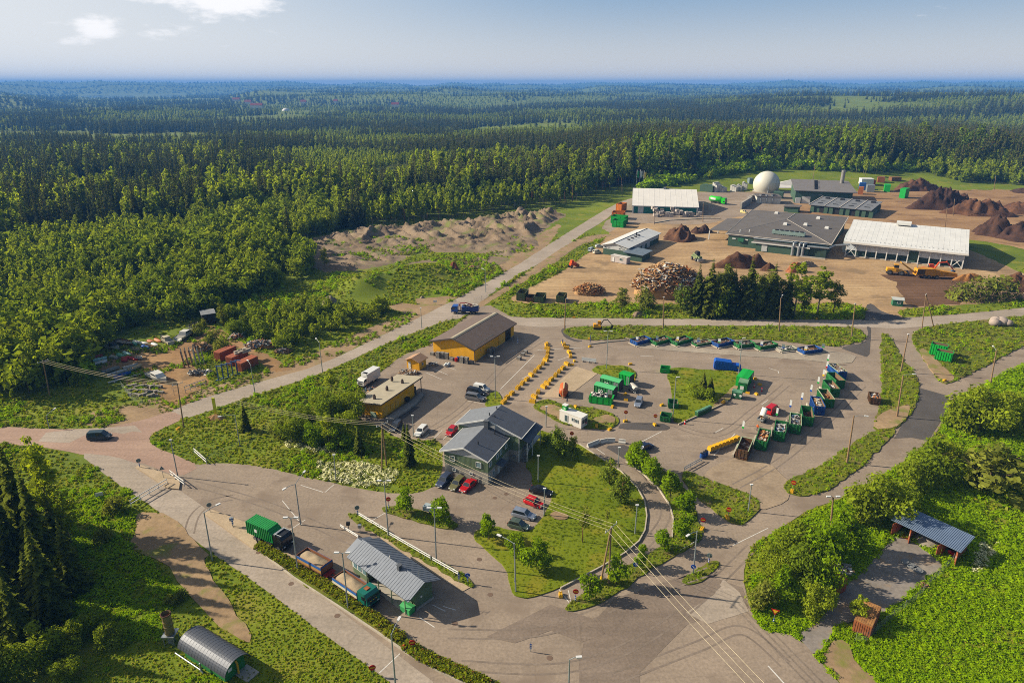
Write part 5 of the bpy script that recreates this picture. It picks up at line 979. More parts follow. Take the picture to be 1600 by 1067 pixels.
# --- open bays
A, an = frame((1264, 333), (1361, 343)); ob = root('bay_sheds', 'row of dark green open bays under a stepped grey roof', 'shed', (A.x, A.y, 0), an)
m = MB(); m.box((17, 20, 2.0), (34, 30, 4.0))
for x in (0.5, 8.5, 11.5, 17.5, 21, 26.5, 30, 34): m.box((x, 4.6, 2.0), (2.2, .8, 4.0))
m.build('wall', GREEND, ob)
for x in (6.2, 14.6, 24): m = MB(); m.box((x, 4.9, 1.9), (3.2, .3, 3.8)); m.build('bay_shade_panel', BLACK, ob)  # black slabs stand for the shade inside the bays; the wall behind is solid
for i in range(4): m = MB(); m.ext([(3.6, 4.1 + .25), (37, 5.0 + .25), (37, 5.3 + .25), (3.6, 4.4 + .25)], -1.6 + i * 9, 7.1 + i * 9, 'x'); rf = m.build('roof', M('bay_roof', '#74767a', .8, var=.1, scale=.3), ob); m = MB(); m.ext([(3.5, 4.42 + .25), (37.1, 5.32 + .25), (37.1, 5.6 + .25), (3.5, 4.7 + .25)], -1.9 + i * 9, -1.4 + i * 9, 'x'); m.build('parapet', M('edge_pale', '#b5aca0'), rf); m = MB(); m.box((3.0 + i * 9, 30, 5.6), (2.4, 2, 1.2)); [m.box((3.0 + i * 9, q, 5.1), (3, .6, .3)) for q in (12, 20)]; m.build('roof_vent', BLACK, rf)
A, an = frame((1225, 331), (1248, 333)); kk = root('pump_kiosk', 'small dark green kiosk with a flat brown roof behind the process hall', 'kiosk', (A.x, A.y, 0), an); m = MB(); m.box((4, 3, 1.6), (8.4, 6, 3.2)); m.build('wall', GREEND, kk); m = MB(); m.ext([(-.8, 3.2), (9, 3.6), (9, 3.9), (-.8, 3.5)], -.8, 7.5, 'y'); m.build('roof', TARR, kk)
# --- white tarpaulin tents behind
for i, (u, v, w, lab) in enumerate([(1232, 294, 30, 'low white tarpaulin mound between the dome and the boiler hall')]):
 p = at(u, v); o = root('tarpaulin_tent', lab, 'tent', p); m = MB(); m.add([(-15, -4, 0), (15, -4, 0), (15, 10, 0), (-15, 10, 0), (4, 2, 6.0), (-10, 2, 2.2), (13, 2, 2.0)], [(0, 1, 6, 4, 5), (1, 2, 6), (2, 3, 5, 4, 6), (3, 0, 5)]); m.build('cover', WROOF, o)
# --- white reception cabin
A, an = frame((874, 658), (908, 671)); cb = root('reception_cabin', 'white reception cabin with a green cube sign on its roof', 'cabin', (A.x, A.y, 0), an)
m = MB(); m.box((3.15, 1.25, 1.5), (6.3, 2.5, 2.7)); m.build('wall', M('cabin_white', '#d6d3cd', .6, var=.05), cb); m = MB(); m.box((3.15, 1.25, 2.92), (6.44, 2.64, .12)); m.build('roof', WTRIM, cb)
for x, w, h, z in ((2.0, .95, 1.7, 1.5), (3.9, .7, .9, 1.8), (5.0, .9, .9, 1.75)): window(cb, (x, -.05, z), w, h, 0, M('frame_grey', '#b9bdbf'), PANE)
for y in (.8, 1.8): window(cb, (6.35, y, 1.75), .7, .9, math.pi / 2, DARKT, PANE)
m = MB(); m.box((6.36, 1.9, 1.0), (.08, .35, .5)); m.build('letter_box', M('red_paint', '#b3211f', .5), cb)
GSIGN = M('sign_green', '#1f9a3d', .5, var=.06)
o = root('cube_sign', 'green and white cube sign standing on the white cabin roof', 'sign', (A.x + .8 * math.cos(an) - 1.2 * math.sin(an), A.y + .8 * math.sin(an) + 1.2 * math.cos(an), 2.98), an); m = MB(); m.box((0, 0, .55), (1.15, 1.0, 1.1)); m.build('body', GSIGN, o); m = MB(); m.box((0, 0, 1.2), (1.25, 1.1, .18)); m.build('cap', WTRIM, o); m = MB(); m.box((.05, -.52, .6), (.5, .04, .12)); m.box((.05, -.52, .35), (.7, .04, .1)); m.build('lettering', WTRIM, o)
# --- tin roofed shelter over two containers
A, an = frame((1398, 838), (1484, 880)); sh = root('tin_shelter', 'open shelter of corrugated blue grey tin laid over two rusty containers', 'shelter', (A.x, A.y, 0), an)
m = MB(); m.ext([(-.5, 3.15), (4.7, 3.9), (4.7, 4.0), (-.5, 3.25)], -1.0, 10.2, 'x')
for i in range(38): m.ext([(-.52, 3.22), (4.72, 3.97), (4.72, 4.06), (-.52, 3.31)], -.98 + i * .295, -.86 + i * .295, 'x')
m.build('roof', M('tin_blue', '#7f92ad', .4, .35, var=.1, scale=.8), sh)
def cont(name, lab, loc, rz, L, Wd, Hh, mat, cat='container', par=None, roofmat=None, ribs=True, doors=True):
 o = root(name, lab, cat, loc, rz); m = MB(); m.box((L / 2, Wd / 2, Hh / 2 + .08), (L, Wd, Hh))
 if ribs:
  for i in range(int(L / .3)):
   for y in (-.02, Wd + .02): m.box((.2 + i * .3, y, Hh / 2 + .08), (.13, .05, Hh - .35))
  for i in range(int(Wd / .3)): m.box((-.02, .2 + i * .3, Hh / 2 + .08), (.05, .13, Hh - .35)); 
 m.build('body', mat, o); m = MB(); m.box((L / 2, Wd / 2, Hh + .1), (L + .04, Wd + .04, .06))
 if ribs: [m.box((.2 + i * .3, Wd / 2, Hh + .135), (.14, Wd - .2, .03)) for i in range(int(L / .3))]
 m.build('roof', roofmat or mat, o)
 if doors:
  for k in (.27, .73): m = MB(); m.box((L + .04, Wd * k, Hh / 2 + .06), (.08, Wd * .45, Hh - .25)); m.tube([(L + .1, Wd * k, .3), (L + .1, Wd * k, Hh - .2)], .03, 5); m.build('door', mat, o)
 return o
ca, sa = math.cos(an), math.sin(an); P_ = lambda x, y: (A.x + x * ca - y * sa, A.y + x * sa + y * ca, gz(A.x + x * ca - y * sa, A.y + x * sa + y * ca))
def open_cont(lab, x0, flip):
 o = root('open_container', lab, 'container', P_(x0, .3), an); m = MB(); m.box((1.1, 2.6, .1), (2.2, 4.6, .15)); m.box((.05, 2.6, 1.4), (.1, 4.6, 2.6)); m.box((2.15, 2.6, 1.4), (.1, 4.6, 2.6)); m.box((1.1, 4.9, 1.4), (2.2, .1, 2.6)); m.box((1.1, 2.6, 2.72), (2.2, 4.7, .1)); m.build('body', RUSTM, o)
 for x, a in ((-.05, -1.9), (2.25, -1.2)): m = MB(); m.box((.5, 0, 1.35), (1.0, .08, 2.4)); m.box((.45, -.06, 1.6), (.5, .03, .25), 0, 1); m.build('door', [RUSTR, WTRIM], o, loc=(x, .25, 0), rz=a)
 return o
open_cont('rusty open container under the left end of the tin roof', -.2, 0); open_cont('rusty open container under the right end of the tin roof', 7.2, 1)
m = MB(); m.ball((4.2, 3.0, -.25), 1.0, (2.6, 2.4, 1.5), 22, 8, 0, 0.0); sp_ = m.build('sand_heap', M('grit', '#8c8377', .95, var=.15, scale=2, bump=.05), None, True, (A.x, A.y, 0), an); tag(sp_, 'grey grit heap lying under the tin roof', 'sand heap')
m = MB(); m.box((8.2, 2.2, .5), (.9, .6, .6), .3); m.ball((8.0, 1.9, .85), .3); [m.tube([(7.9 + .6 * i, 1.8, .2), (7.9 + .6 * i, 2.0, .2)], .2, 10) for i in (0, 1)]; o = m.build('garden_tractor', M('red_paint', '#b3211f', .5), None, loc=(A.x, A.y, .12), rz=an); tag(o, 'small red machine standing inside the right open container', 'machine')
p, an2 = frame((1331, 985), (1353, 995)); cont('rusty_container', 'rusty brown container at the shelter yard entrance', (p.x, p.y, 0), an2, 2.4, 5.2, 2.05, RUSTM, roofmat=M('rust_roof', '#8a5a33', .9, var=.3, scale=1.0, col2='#b5854e'))
p, an2 = frame((1283, 918), (1296, 930)); cont('red_container', 'small rust red container tucked under the maples', (p.x, p.y, 0), an2 + .2, 2.4, 2.6, 2.3, RUSTR)
# --- arched hut and flare stack
P1, P2 = G(283, 1030), G(347, 1072); d = P2 - P1; an = math.atan2(d.y, d.x); P1 = G(290, 1026); ah = root('arched_hut', 'green hut under a dark barrel vaulted metal roof', 'hut', (P1.x, P1.y, 0), an)
Lh = 8.6; wd = 3.2; m = MB(); m.ext([(0, 0), (wd, 0), (wd, 1.9)] + [(wd / 2 + wd / 2 * math.cos(t), 1.9 + 1.15 * math.sin(t)) for t in np.linspace(0, math.pi, 12)[1:]] , 0, Lh, 'x'); m.build('wall', M('hut_green', '#2f7a3c', .6, var=.1), ah)
arc = [(wd / 2 + (wd / 2 + .45) * math.cos(t), 1.55 + 1.75 * math.sin(t)) for t in np.linspace(.12, math.pi - .12, 18)]; arc2 = [(wd / 2 + (wd / 2 + .53) * math.cos(t), 1.55 + 1.85 * math.sin(t)) for t in np.linspace(math.pi - .12, .12, 18)]
m = MB(); m.ext(arc + arc2, -.6, Lh + .9, 'x')
for i in range(17): k = -.55 + i * .6; m.ext([(wd / 2 + (wd / 2 + .55) * math.cos(t), 1.55 + 1.87 * math.sin(t)) for t in np.linspace(.12, math.pi - .12, 14)] + [(wd / 2 + (wd / 2 + .5) * math.cos(t), 1.55 + 1.8 * math.sin(t)) for t in np.linspace(math.pi - .12, .12, 14)], k, k + .05, 'x')
m.build('roof', M('vault_metal', '#565a63', .42, .3, var=.06, scale=.6), ah)
m = MB(); m.tube([(-1.5, -.5, .4), (Lh * .5, -.6, .5), (Lh * .55, -.6, .2)], .1); m.tube([(Lh * .5, -.55, .2), (Lh * .5, -.55, 1.6), (Lh * .5, -.1, 1.9)], .12); m.build('gas_pipe', GALV, ah); m = MB(); m.tube([(Lh + .3, 1.9, 0), (Lh + .3, 1.9, 1.9), (Lh, 1.9, 2.2)], .14); m.build('yellow_pipe', M('pipe_yellow', '#d9a51f', .5), ah); m = MB(); m.box((Lh + .02, .9, 1.5), (.05, .6, .5)); m.build('notice', WTRIM, ah); m = MB(); m.box((Lh + 1.2, 2.5, .08), (2.6, 2, .16)); m.build('slab', CONCW, ah)
p = at(269, 1003); fs = root('flare_stack', 'stained round metal flare stack on a square frame', 'flare stack', p)
m = MB(); m.tube([(0, 0, 1.6), (0, 0, 5.2)], .62, 20, 0, False); m.tube([(0, 0, 5.2), (0, 0, 1.6)], .55, 20, 0, False); [m.tube([(0, 0, z), (0, 0, z + .1)], .68, 20) for z in (1.9, 3.1, 3.9)]; m.build('stack', M('stack_metal', '#a09468', .5, .3, var=.3, scale=2, col2='#8f7a4a'), fs); m = MB(); [m.tube([(.66 * math.cos(a), .66 * math.sin(a), 5.15), (.66 * math.cos(a + .35), .66 * math.sin(a + .35), 5.15)], .09, 6) for a in np.arange(0, 6.28, .33)]; m.build('rim', M('rust_dark', '#5a3c2c', .9), fs); m = MB(); m.tube([(0, 0, 4.6), (0, 0, 4.7)], .55, 20); m.build('inner_plate', M('rust_brown', '#8a4a2a'), fs)
m = MB(); [m.box((x, y, .85), (.1, .1, 1.7)) for x in (-.7, .7) for y in (-.7, .7)]; m.box((0, 0, 1.68), (1.8, 1.8, .1)); [m.tube([(x, -.7, .1), (-x, -.7, 1.6)], .03, 5) for x in (-.7, .7)]; m.box((0, 0, .8), (.7, .7, 1.5)); m.build('stand', GALV, fs)
# --- small cabins and sheds
def cabin(uv0, uv1, dep, hh, wallm, roofm, lab, name='hut', cat='hut', gable=.5, over=.3):
 A, an = frame(uv0, uv1); L = (G(*uv1) - A).length; o = root(name, lab, cat, (A.x, A.y, 0), an); m = MB(); m.ext([(0, 0), (0, hh), (dep / 2, hh + gable), (dep, hh), (dep, 0)], 0, L, 'x'); m.build('wall', wallm, o); m = MB(); m.ext(CH(-over, dep + over, hh - .08, hh + gable + .06, .12), -over, L + over, 'x'); m.build('roof', roofm, o); return o
o = cabin((1394, 478), (1410, 479.5), 3, 2.4, M('hut_teal', '#2f6a4c', .7), M('hut_roof', '#b9bcb9', .6), 'green wooden hut with a pale roof by the chip ground'); window(o, (2, -.06, 1.5), 1.2, .9, 0, WTRIM, PANE)
o = cabin((318, 508), (338, 505), 5, 3.6, M('shed_black', '#3a332f', .85, var=.2), M('shed_roof', '#8a8c8f', .6), 'black plank shed at the back of the boat yard', 'plank_shed', 'shed', .3); cabin((348, 505), (353, 505), 2.4, 2.6, M('shed_green', '#7d8a64', .8), M('shed_roof', '#8a8c8f', .6), 'small green shed beside the black plank shed', 'tool_shed', 'shed', .3)
# distant village roofs
RED = M('red_roof', '#8a3a34', .8); far = [(370, 161.5, 30), (388, 160.5, 26), (402, 172, 40), (475, 165, 22), (618, 170, 26), (447, 174.5, 40), (525, 164, 16)]
for i, (u, v, w) in enumerate(far):
 p = G(u, v - 1, 0); z = float(terrain(p.x, p.y)); p = G(u, v, z + 8); z = float(terrain(p.x, p.y)) + 14
 lab = ['red village house nearest the lake strip', 'second red village house on the far slope', 'long red farm hall in the far valley', 'red house beside the far fields', 'small red house in the far forest', 'white dome roofed hall far off in the forest', 'tiny red house on the far ridge'][i]
 o = root('far_house', lab, 'house', (p.x, p.y, z)); m = MB()
 if i == 5: m.ball((0, 0, -4), 12, (1, 1, .7), 16, 6, 0, 0.0); m.build('roof', WROOF, o, True)
 else: m.box((0, 0, 4), (w, 14, 8)); m.build('wall', WTRIM, o); m = MB(); m.ext([(-8, 8), (8, 8), (0, 16)], -w / 2 - 1, w / 2 + 1, 'x'); m.build('roof', RED, o)
# ------------------------------------------------------------------ heaps and stock piles
SOIL = M('compost_soil', '#4a3122', .95, var=.35, scale=.35, bump=.25, col2='#6e4a30'); SOILT = M('bark_chips', '#8a5c30', .95, var=.25, scale=.5, bump=.2, col2='#a9773f'); SOILD = M('dark_compost', '#37261d', .95, var=.3, scale=.4, bump=.25, col2='#523627'); GRAVEL = M('gravel', '#8d7f6c', .95, var=.2, scale=.8, bump=.1)
def heap(name, label, u0, u1, vb, vt, mat, cat='heap', dep=.75, seed=0, rough=.16, ang=0, group=None):
 A, B = G(u0, vb), G(u1, vb); c = (A + B) / 2; w = (B - A).length / 2; d = w * dep; c = c + Vector((c.x, c.y, 0)).normalized() * d * .8
 z0 = gz(c.x, c.y); h = max(1., hgt(*PX(c.x, c.y, 0), vt) if z0 < .5 else 4)
 n, m_ = 64, 20; vs = []; rr = np.random.RandomState(seed + 5)
 for j in range(m_ + 1):
  t = j / m_
  for i in range(n):
   a = 2 * math.pi * i / n; k = 1 + .22 * math.sin(2 * a + seed) + .12 * math.sin(5 * a + 2 * seed)
   x, y = w * t * math.cos(a) * k, d * t * math.sin(a) * k
   f = float(fbm(np.array([x * .32 + seed * 7.7 + 50]), np.array([y * .32 + 3.1 * seed + 50]), 4)[0]) - .5
   z = h * (1 - t) ** 1.05 * (1 + .9 * t) * .80 * (1 + .9 * rough * math.sin(3 * a + seed) * t) + h * f * rough * 5.0 * min(1, (1 - t) * 3.0)
   vs.append((x, y, max(-.2 + z, -.3)))
 fs = [(j * n + i, (j + 1) * n + i, (j + 1) * n + (i + 1) % n, j * n + (i + 1) % n) for j in range(m_) for i in range(n)]
 M_ = MB(); M_.add(vs, fs); o = M_.build(name, mat, None, True, (c.x, c.y, z0), ang); return tag(o, label, cat, group)
cp = [(1398,1466,299,277,SOIL,'cone of brown compost standing alone before the wood','compost cone'),(1425,1520,329,290,SOILD,'long dark compost ridge climbing to the right','r2'),(1480,1575,338,306,SOIL,'broad brown compost heap behind the wooden lamp posts','r3'),(1556,1650,335,311,SOIL,'brown compost heap at the right frame edge','r4'),(1515,1592,369,331,SOILD,'dark steep compost heap beside the gable of the long hall','r5'),(1553,1650,376,341,SOILD,'nearest dark compost heap at the right frame edge','r6'),(1580,1660,302,289,SOILD,'farthest dark compost heap at the right frame edge','r7')]
for i, (a, b, c, d, mt, lab, _) in enumerate(cp): heap('compost_heap', lab, a, b, c, d, mt, 'compost heap', .6, i + 1, .14)
heap('chip_heap', 'two toned brown chip heap behind the white roofed workshop', 1030, 1092, 377, 350, SOIL, 'chip heap', .7, 11, .2); heap('chip_heap', 'lower dark chip heap right of the two toned one', 1076, 1115, 365, 349, SOILD, 'chip heap', .6, 12); heap('chip_heap', 'tan bark heap under the process hall canopy', 1148, 1168, 384, 362, SOILT, 'chip heap', .8, 13)
heap('chip_heap', 'big dark brown bark heap in front of the process hall', 1118, 1196, 420, 389, SOIL, 'chip heap', .55, 14, .12); heap('chip_heap', 'brown grinding heap at the right end of the long hall', 1492, 1534, 440, 423, SOILT, 'chip heap', .5, 15); heap('brush_heap', 'reddish brush heap at the right picture edge', 1552, 1625, 456, 424, SOIL, 'brush heap', .5, 16, .2)
heap('soil_heap', 'reddish gravel heap beside the long road', 729, 746, 421, 413, M('red_gravel', '#9a6a55', .95), 'gravel heap', .6, 21); heap('soil_heap', 'low rust coloured gravel heap left of the reddish one', 703, 717, 425, 419, M('rust_gravel', '#7d4a30', .95), 'gravel heap', .6, 22); heap('soil_heap', 'pale gravel heap on the dirt clearing', 500, 535, 479, 459, GRAVEL, 'gravel heap', .7, 23, .2); heap('soil_heap', 'small pale boulder heap on the grass by the road', 655, 664, 466, 461, GRAVEL, 'gravel heap', .7, 24); heap('soil_heap', 'grey soil heap on the bank between wood yard and road', 985, 1010, 496, 481, DIRG, 'soil heap', .5, 25, .2)
for i, (a, b, c, d) in enumerate([(1183,1218,424,408),(1225,1262,426,407),(1240,1275,418,404)]): heap('brush_heap', ['brown branch pile behind the tall bank spruces', 'red brown root pile behind the bank birches', 'long gravel bed on the concrete ledge by the ducts'][i], a, b, c, d, [SOIL, RUSTM, GRAVEL][i], 'brush heap', .4, 30 + i, .2)
# tipping ground relief
def relief():
 g = [G(*p) for p in [(452,384),(510,367),(575,357),(725,347),(800,332),(862,330),(889,335),(862,350),(840,370),(850,385),(800,402),(750,395),(650,394),(620,413),(560,430),(495,424),(457,397)]]; P = [(p.x, p.y) for p in g]
 x0, x1 = min(p[0] for p in P), max(p[0] for p in P); y0, y1 = min(p[1] for p in P), max(p[1] for p in P); st = 1.1
 xs = np.arange(x0, x1, st); ys = np.arange(y0, y1, st); X, Y = np.meshgrid(xs, ys); ins = inpoly(X.ravel(), Y.ravel(), P).reshape(X.shape); D = np.full(X.shape, 1e9)
 for a, b in zip(P, P[1:] + P[:1]):
  dx, dy = b[0] - a[0], b[1] - a[1]; t = np.clip(((X - a[0]) * dx + (Y - a[1]) * dy) / (dx * dx + dy * dy), 0, 1); D = np.minimum(D, np.hypot(X - a[0] - t * dx, Y - a[1] - t * dy))
 U, V = PXA(X, Y); far_ = ss(V * -1, -392, -362); wq = 22 * (fbm(X / 26, Y / 26 + 4, 3) - .5); n = fbm((X + wq) / 15 + 7, (Y + .6 * X - wq) / 9 + 2, 5); r = 1 - np.abs(2 * n - 1); z = (r ** 5 * 3.6 + (fbm((X + wq) / 6, (Y - wq) / 4, 4) - .46) * 3.2) * (.45 + .75 * far_) * ss(D, 0, 9) - .25
 z[~ins] = -.6
 v = np.stack([X.ravel(), Y.ravel(), z.ravel()], 1).tolist(); nx = len(xs); f = []
 I = ins
 for j in range(len(ys) - 1):
  for i in range(nx - 1):
   if I[j, i] or I[j + 1, i] or I[j, i + 1] or I[j + 1, i + 1]: f.append((j * nx + i, j * nx + i + 1, (j + 1) * nx + i + 1, (j + 1) * nx + i))
 m = MB(); m.v = v; m.f = f; m.m = [0] * len(f); o = m.build('rubble_terrain', DIRG, None, True); tag(o, 'rough hummocks of grey brown soil on the tipping ground', kind='structure')
relief()
PAL = [M('junk_white', '#c9c5bd', .7), M('junk_wood', '#b08a5c', .85), M('junk_dark', '#3a3634', .8), M('junk_brown', '#7a5a40', .85), M('junk_blue', '#5f7f9c', .6), M('junk_grey', '#8d8b88', .7), M('junk_orange', '#a8652f', .8)]
def boards(name, label, u0, u1, vb, vt, n, L, pal, cat, dep=.6, seed=0, core=None):
 A, B = G(u0, vb), G(u1, vb); c = (A + B) / 2; w = (B - A).length / 2; d = w * dep; c = c + Vector((c.x, c.y, 0)).normalized() * d * .8; h = hgt(*PX(c.x, c.y, 0), vt); r = random.Random(seed); m = MB()
 m.ball((0, 0, -.2), 1, (w * .93, d * .93, h * .8), 20, 8, 1, 0.0)
 for i in range(n):
  a = r.uniform(0, 6.28); t = r.random() ** .55; x, y = w * t * math.cos(a), d * t * math.sin(a); z = h * .82 * math.sqrt(max(0, 1 - (t * .97) ** 2)) * r.uniform(.88, 1.12) + .05
  m.box((x, y, z), (L * r.uniform(.3, 1), L * r.uniform(.06, .3), L * r.uniform(.02, .08)), r.uniform(0, 3.14), r.choice(pal), ry=r.uniform(-.8, .8))
 o = m.build(name, PAL, None, False, (c.x, c.y, gz(c.x, c.y))); return tag(o, label, cat)
boards('waste_wood_heap', 'tall heap of broken waste wood and white boards behind the bank', 984, 1098, 467, 409, 1500, 3.6, [0, 0, 1, 1, 1, 6, 3], 'wood heap', .62, 3)
boards('waste_wood_heap', 'low heap of brown waste timber on the open wood yard', 895, 946, 462, 442, 320, 2.2, [1, 1, 6, 3], 'wood heap', .55, 4)
def brush():
 rnd = np.random.RandomState(3); A, B = G(1490, 475), G(1605, 470); c = (A + B) / 2; w = (B - A).length / 2; o = bpy.data.objects.new('brush_heap', None); C.objects.link(o); o.location = (c.x, c.y + w * .3, 0); tag(o, 'great heap of cut branches and green brush beside the chip ground', 'brush heap')
 quads_obj('foliage', blob_crown(rnd, [((-w * .45, 0, 1), (w * .45, w * .4, 5)), ((w * .1, 2, 1), (w * .5, w * .45, 7.5)), ((w * .6, 3, 1), (w * .4, w * .45, 7))], 2600, 1.3), LF_GREY, o)
 m = MB(); [m.tube([(x, y, z), (x + random.uniform(-3, 3), y + random.uniform(-2, 2), z + random.uniform(.3, 2.5))], [.14, .04], 5) for x, y, z in [(random.uniform(-w * .8, w * .9), random.uniform(-8, 6), random.uniform(.5, 5)) for _ in range(160)]]; m.build('branches', BARK, o)
brush()
# ------------------------------------------------------------------ skips and containers
SG = M('skip_green', '#1f6b34', .55, var=.18, scale=.9, col2='#2c7a40'); SGB = M('skip_bright_green', '#12a33a', .5, var=.12, scale=.9); SBL = M('skip_blue', '#1f4f95', .55, var=.18, scale=.9); SOL = M('skip_olive', '#4f7548', .7, var=.25, scale=1, col2='#6a5f3c'); SRU = M('skip_rusty', '#3f4a34', .8, var=.35, scale=1.2, col2='#7a4a2c'); INR = M('skip_inside', '#6f675a', .9, var=.3, scale=1.2, col2='#7f5a3a'); RIM = M('skip_rim', '#9fb08c', .7, var=.2)
SKIPN = [0]
def skip(label, loc, ang, L, Wd, Hh, mat, load=None, loadlabel=None, loadn=70, group=None, name='skip', seed=0, rim=None, catg='skip'):
 """local x runs along the skip from its door end, y across"""
 o = root(name, label, catg, loc, ang, group); t = .09; m = MB()
 m.box((L / 2, Wd / 2, .2), (L, Wd, .12)); m.box((L - t / 2, Wd / 2, Hh / 2 + .13), (t, Wd, Hh - .26)); m.box((L / 2, t / 2, Hh / 2 + .13), (L, t, Hh - .26)); m.box((L / 2, Wd - t / 2, Hh / 2 + .13), (L, t, Hh - .26))
 for y, s in ((-.05, 1), (Wd + .05, 1)):
  for i in range(int(L / .62) + 1): m.box((min(.1 + i * .62, L - .06), y, Hh / 2 + .1), (.12, .1, Hh - .3))
 [m.box((L / 2, y, .07), (L, .18, .14)) for y in (.5, Wd - .5)]; m.build('body', mat, o)
 m = MB(); m.box((.05, Wd / 2, Hh / 2 + .13), (.1, Wd - .02, Hh - .26)); [m.box((-.03, Wd * k, Hh / 2 + .13), (.08, .12, Hh - .4)) for k in (.06, .35, .65, .94)]; [m.box((-.03, Wd / 2, Hh * k), (.07, Wd * .85, .1)) for k in (.3, .75)]; d = m.build('door', mat, o)
 m = MB(); m.tube([(-.1, Wd * .38, .55), (-.16, Wd * .38, .85), (-.16, Wd * .62, .85), (-.1, Wd * .62, .55)], .05, 6); m.build('hook', DARKT, d)
 m = MB(); m.box((L / 2, .0, Hh), (L + .1, .16, .12)); m.box((L / 2, Wd, Hh), (L + .1, .16, .12)); m.box((L, Wd / 2, Hh + .003), (.16, Wd, .12)); m.build('rim', rim or mat, o)
 m = MB(); m.box((L / 2, Wd / 2, .3), (L - .2, Wd - .2, .06)); m.box((L / 2, t + .012, Hh / 2 + .2), (L - .25, .02, Hh - .35)); m.box((L / 2, Wd - t - .012, Hh / 2 + .2), (L - .25, .02, Hh - .35)); m.build('lining', INR, o)
 if load:
  r = random.Random(seed); fill, pal = load; c, s = math.cos(ang), math.sin(ang); m = MB(); m.box((L / 2, Wd / 2, .35 + (fill - .3) * .4), (L - .3, Wd - .3, (fill - .3) * .8), 0, pal[0])
  for i in range(loadn): m.box((r.uniform(.4, L - .4), r.uniform(.35, Wd - .35), fill + r.uniform(-.15, .3)), (r.uniform(.15, 1.1), r.uniform(.1, .6), r.uniform(.05, .35)), r.uniform(0, 3.14), r.choice(pal), ry=r.uniform(-.5, .5))
  w = m.build('waste_load', PAL, None, False, loc, ang); tag(w, loadlabel, 'waste')
 return o
def zq(X, Y, x0, y0, k): return (x0 + X * k, y0 + Y * k)
KR = [((420,955),(470,845),SRU,(1.0,[3,0,3]),'dark rusty skip at the lower end of the curved row, beside the yellow bags','brown board scrap in the rusty end skip'),
 ((598,870),(635,765),SG,(1.9,[1,0,6,3]),'green skip of waste wood beside the rusty end skip','timber offcuts and a white board in the second skip'),
 ((768,790),(785,690),SG,(1.9,[0,2,5,4]),'green skip heaped with metal nearest the red van trailer','white and black metal scrap in the third skip'),
 ((915,725),(918,620),SG,(2.0,[0,4,5,2]),'green skip heaped with pale scrap, fourth from the rusty end','pale pipes and scrap in the fourth skip'),
 ((1035,655),(1018,555),SG,(.8,[3,3,2]),'nearly empty green skip beside the lower blue skip','thin layer of brown scrap in the nearly empty skip'),
 ((1145,560),(1105,470),SBL,(1.9,[0,1,5]),'lower of the two blue skips in the curved row','pale boards and bags in the lower blue skip'),
 ((1235,495),(1170,400),SG,(1.3,[3,1,6]),'green skip just above the lower blue skip','brown furniture scraps in the skip above the lower blue one'),
 ((1290,400),(1220,318),SG,(1.4,[5,0,1]),'green skip two places below the upper blue skip','grey and cream scraps in the skip with the pale lining'),
 ((1345,325),(1255,250),SG,(.5,[3,2]),'empty looking green skip next to the upper blue skip','dark remains at the bottom of the upper green skip'),
 ((1365,245),(1270,170),SBL,(2.1,[0,2,5,3]),'upper blue skip at the far end of the curved row','mixed metal heaped in the upper blue skip')]
for i, (fl, bl, mt, ld, lab, ll) in enumerate(KR):
 a = G(*zq(*fl, 1080, 540, .1687), 2.5); b = G(*zq(*bl, 1080, 540, .1687), 2.5); d = b - a; an = math.atan2(d.y, d.x); L = min(6.6, max(5.0, d.length)); p = Vector((a.x, a.y, 0)) + Vector((math.sin(an), -math.cos(an), 0)) * 2.4
 skip(lab, (p.x, p.y, .12), an, L, 2.4, 2.45, mt, ld, ll, 90, 'tall skips in the curved row', seed=i, rim=None if i % 3 else RIM)
 n_ = Vector((-math.sin(an), math.cos(an), 0)); q = p + n_ * 3.0 + Vector((math.cos(an), math.sin(an), 0)) * L * .5; m = MB(); m.box((0, 0, .35), (L * .9, .35, .7)); o = m.build('concrete_kerb_block', KERB, None, loc=(q.x, q.y, .1), rz=an); tag(o, 'pale concrete ledge along the %s skip of the curved row' % ['rusty end', 'second', 'third', 'fourth', 'nearly empty', 'lower blue', 'seventh', 'eighth', 'ninth', 'upper blue'][i], 'kerb block', 'ledges beside the tall skips')
TR = [((165,193),(272,165),(120,165),SBL,.95,'dark blue skip at the left end of the low row'),((310,193),(422,163),(275,165),SG,.9,'first green skip in the low row beside the dark blue end'),((460,195),(575,163),(425,165),SG,.95,'second green skip in the low row, with the yellow striped sign'),((605,200),(722,180),(575,178),SG,.55,'shallow green skip with a pale inside in the low row'),((765,207),(880,180),(725,180),SBL,.9,'bright blue skip in the middle of the low row'),((915,215),(1035,200),(880,190),SG,.95,'green skip of the low row behind the tall white lamp post'),((1070,227),(1198,205),(1037,202),SG,.95,'last green skip of the low row before the empty bay'),((1230,240),(1345,225),(1195,215),CONCW,.3,'empty concrete bay in the low row'),((1395,258),(1525,240),(1355,225),SBL,.9,'blue skip at the right end of the low row')]
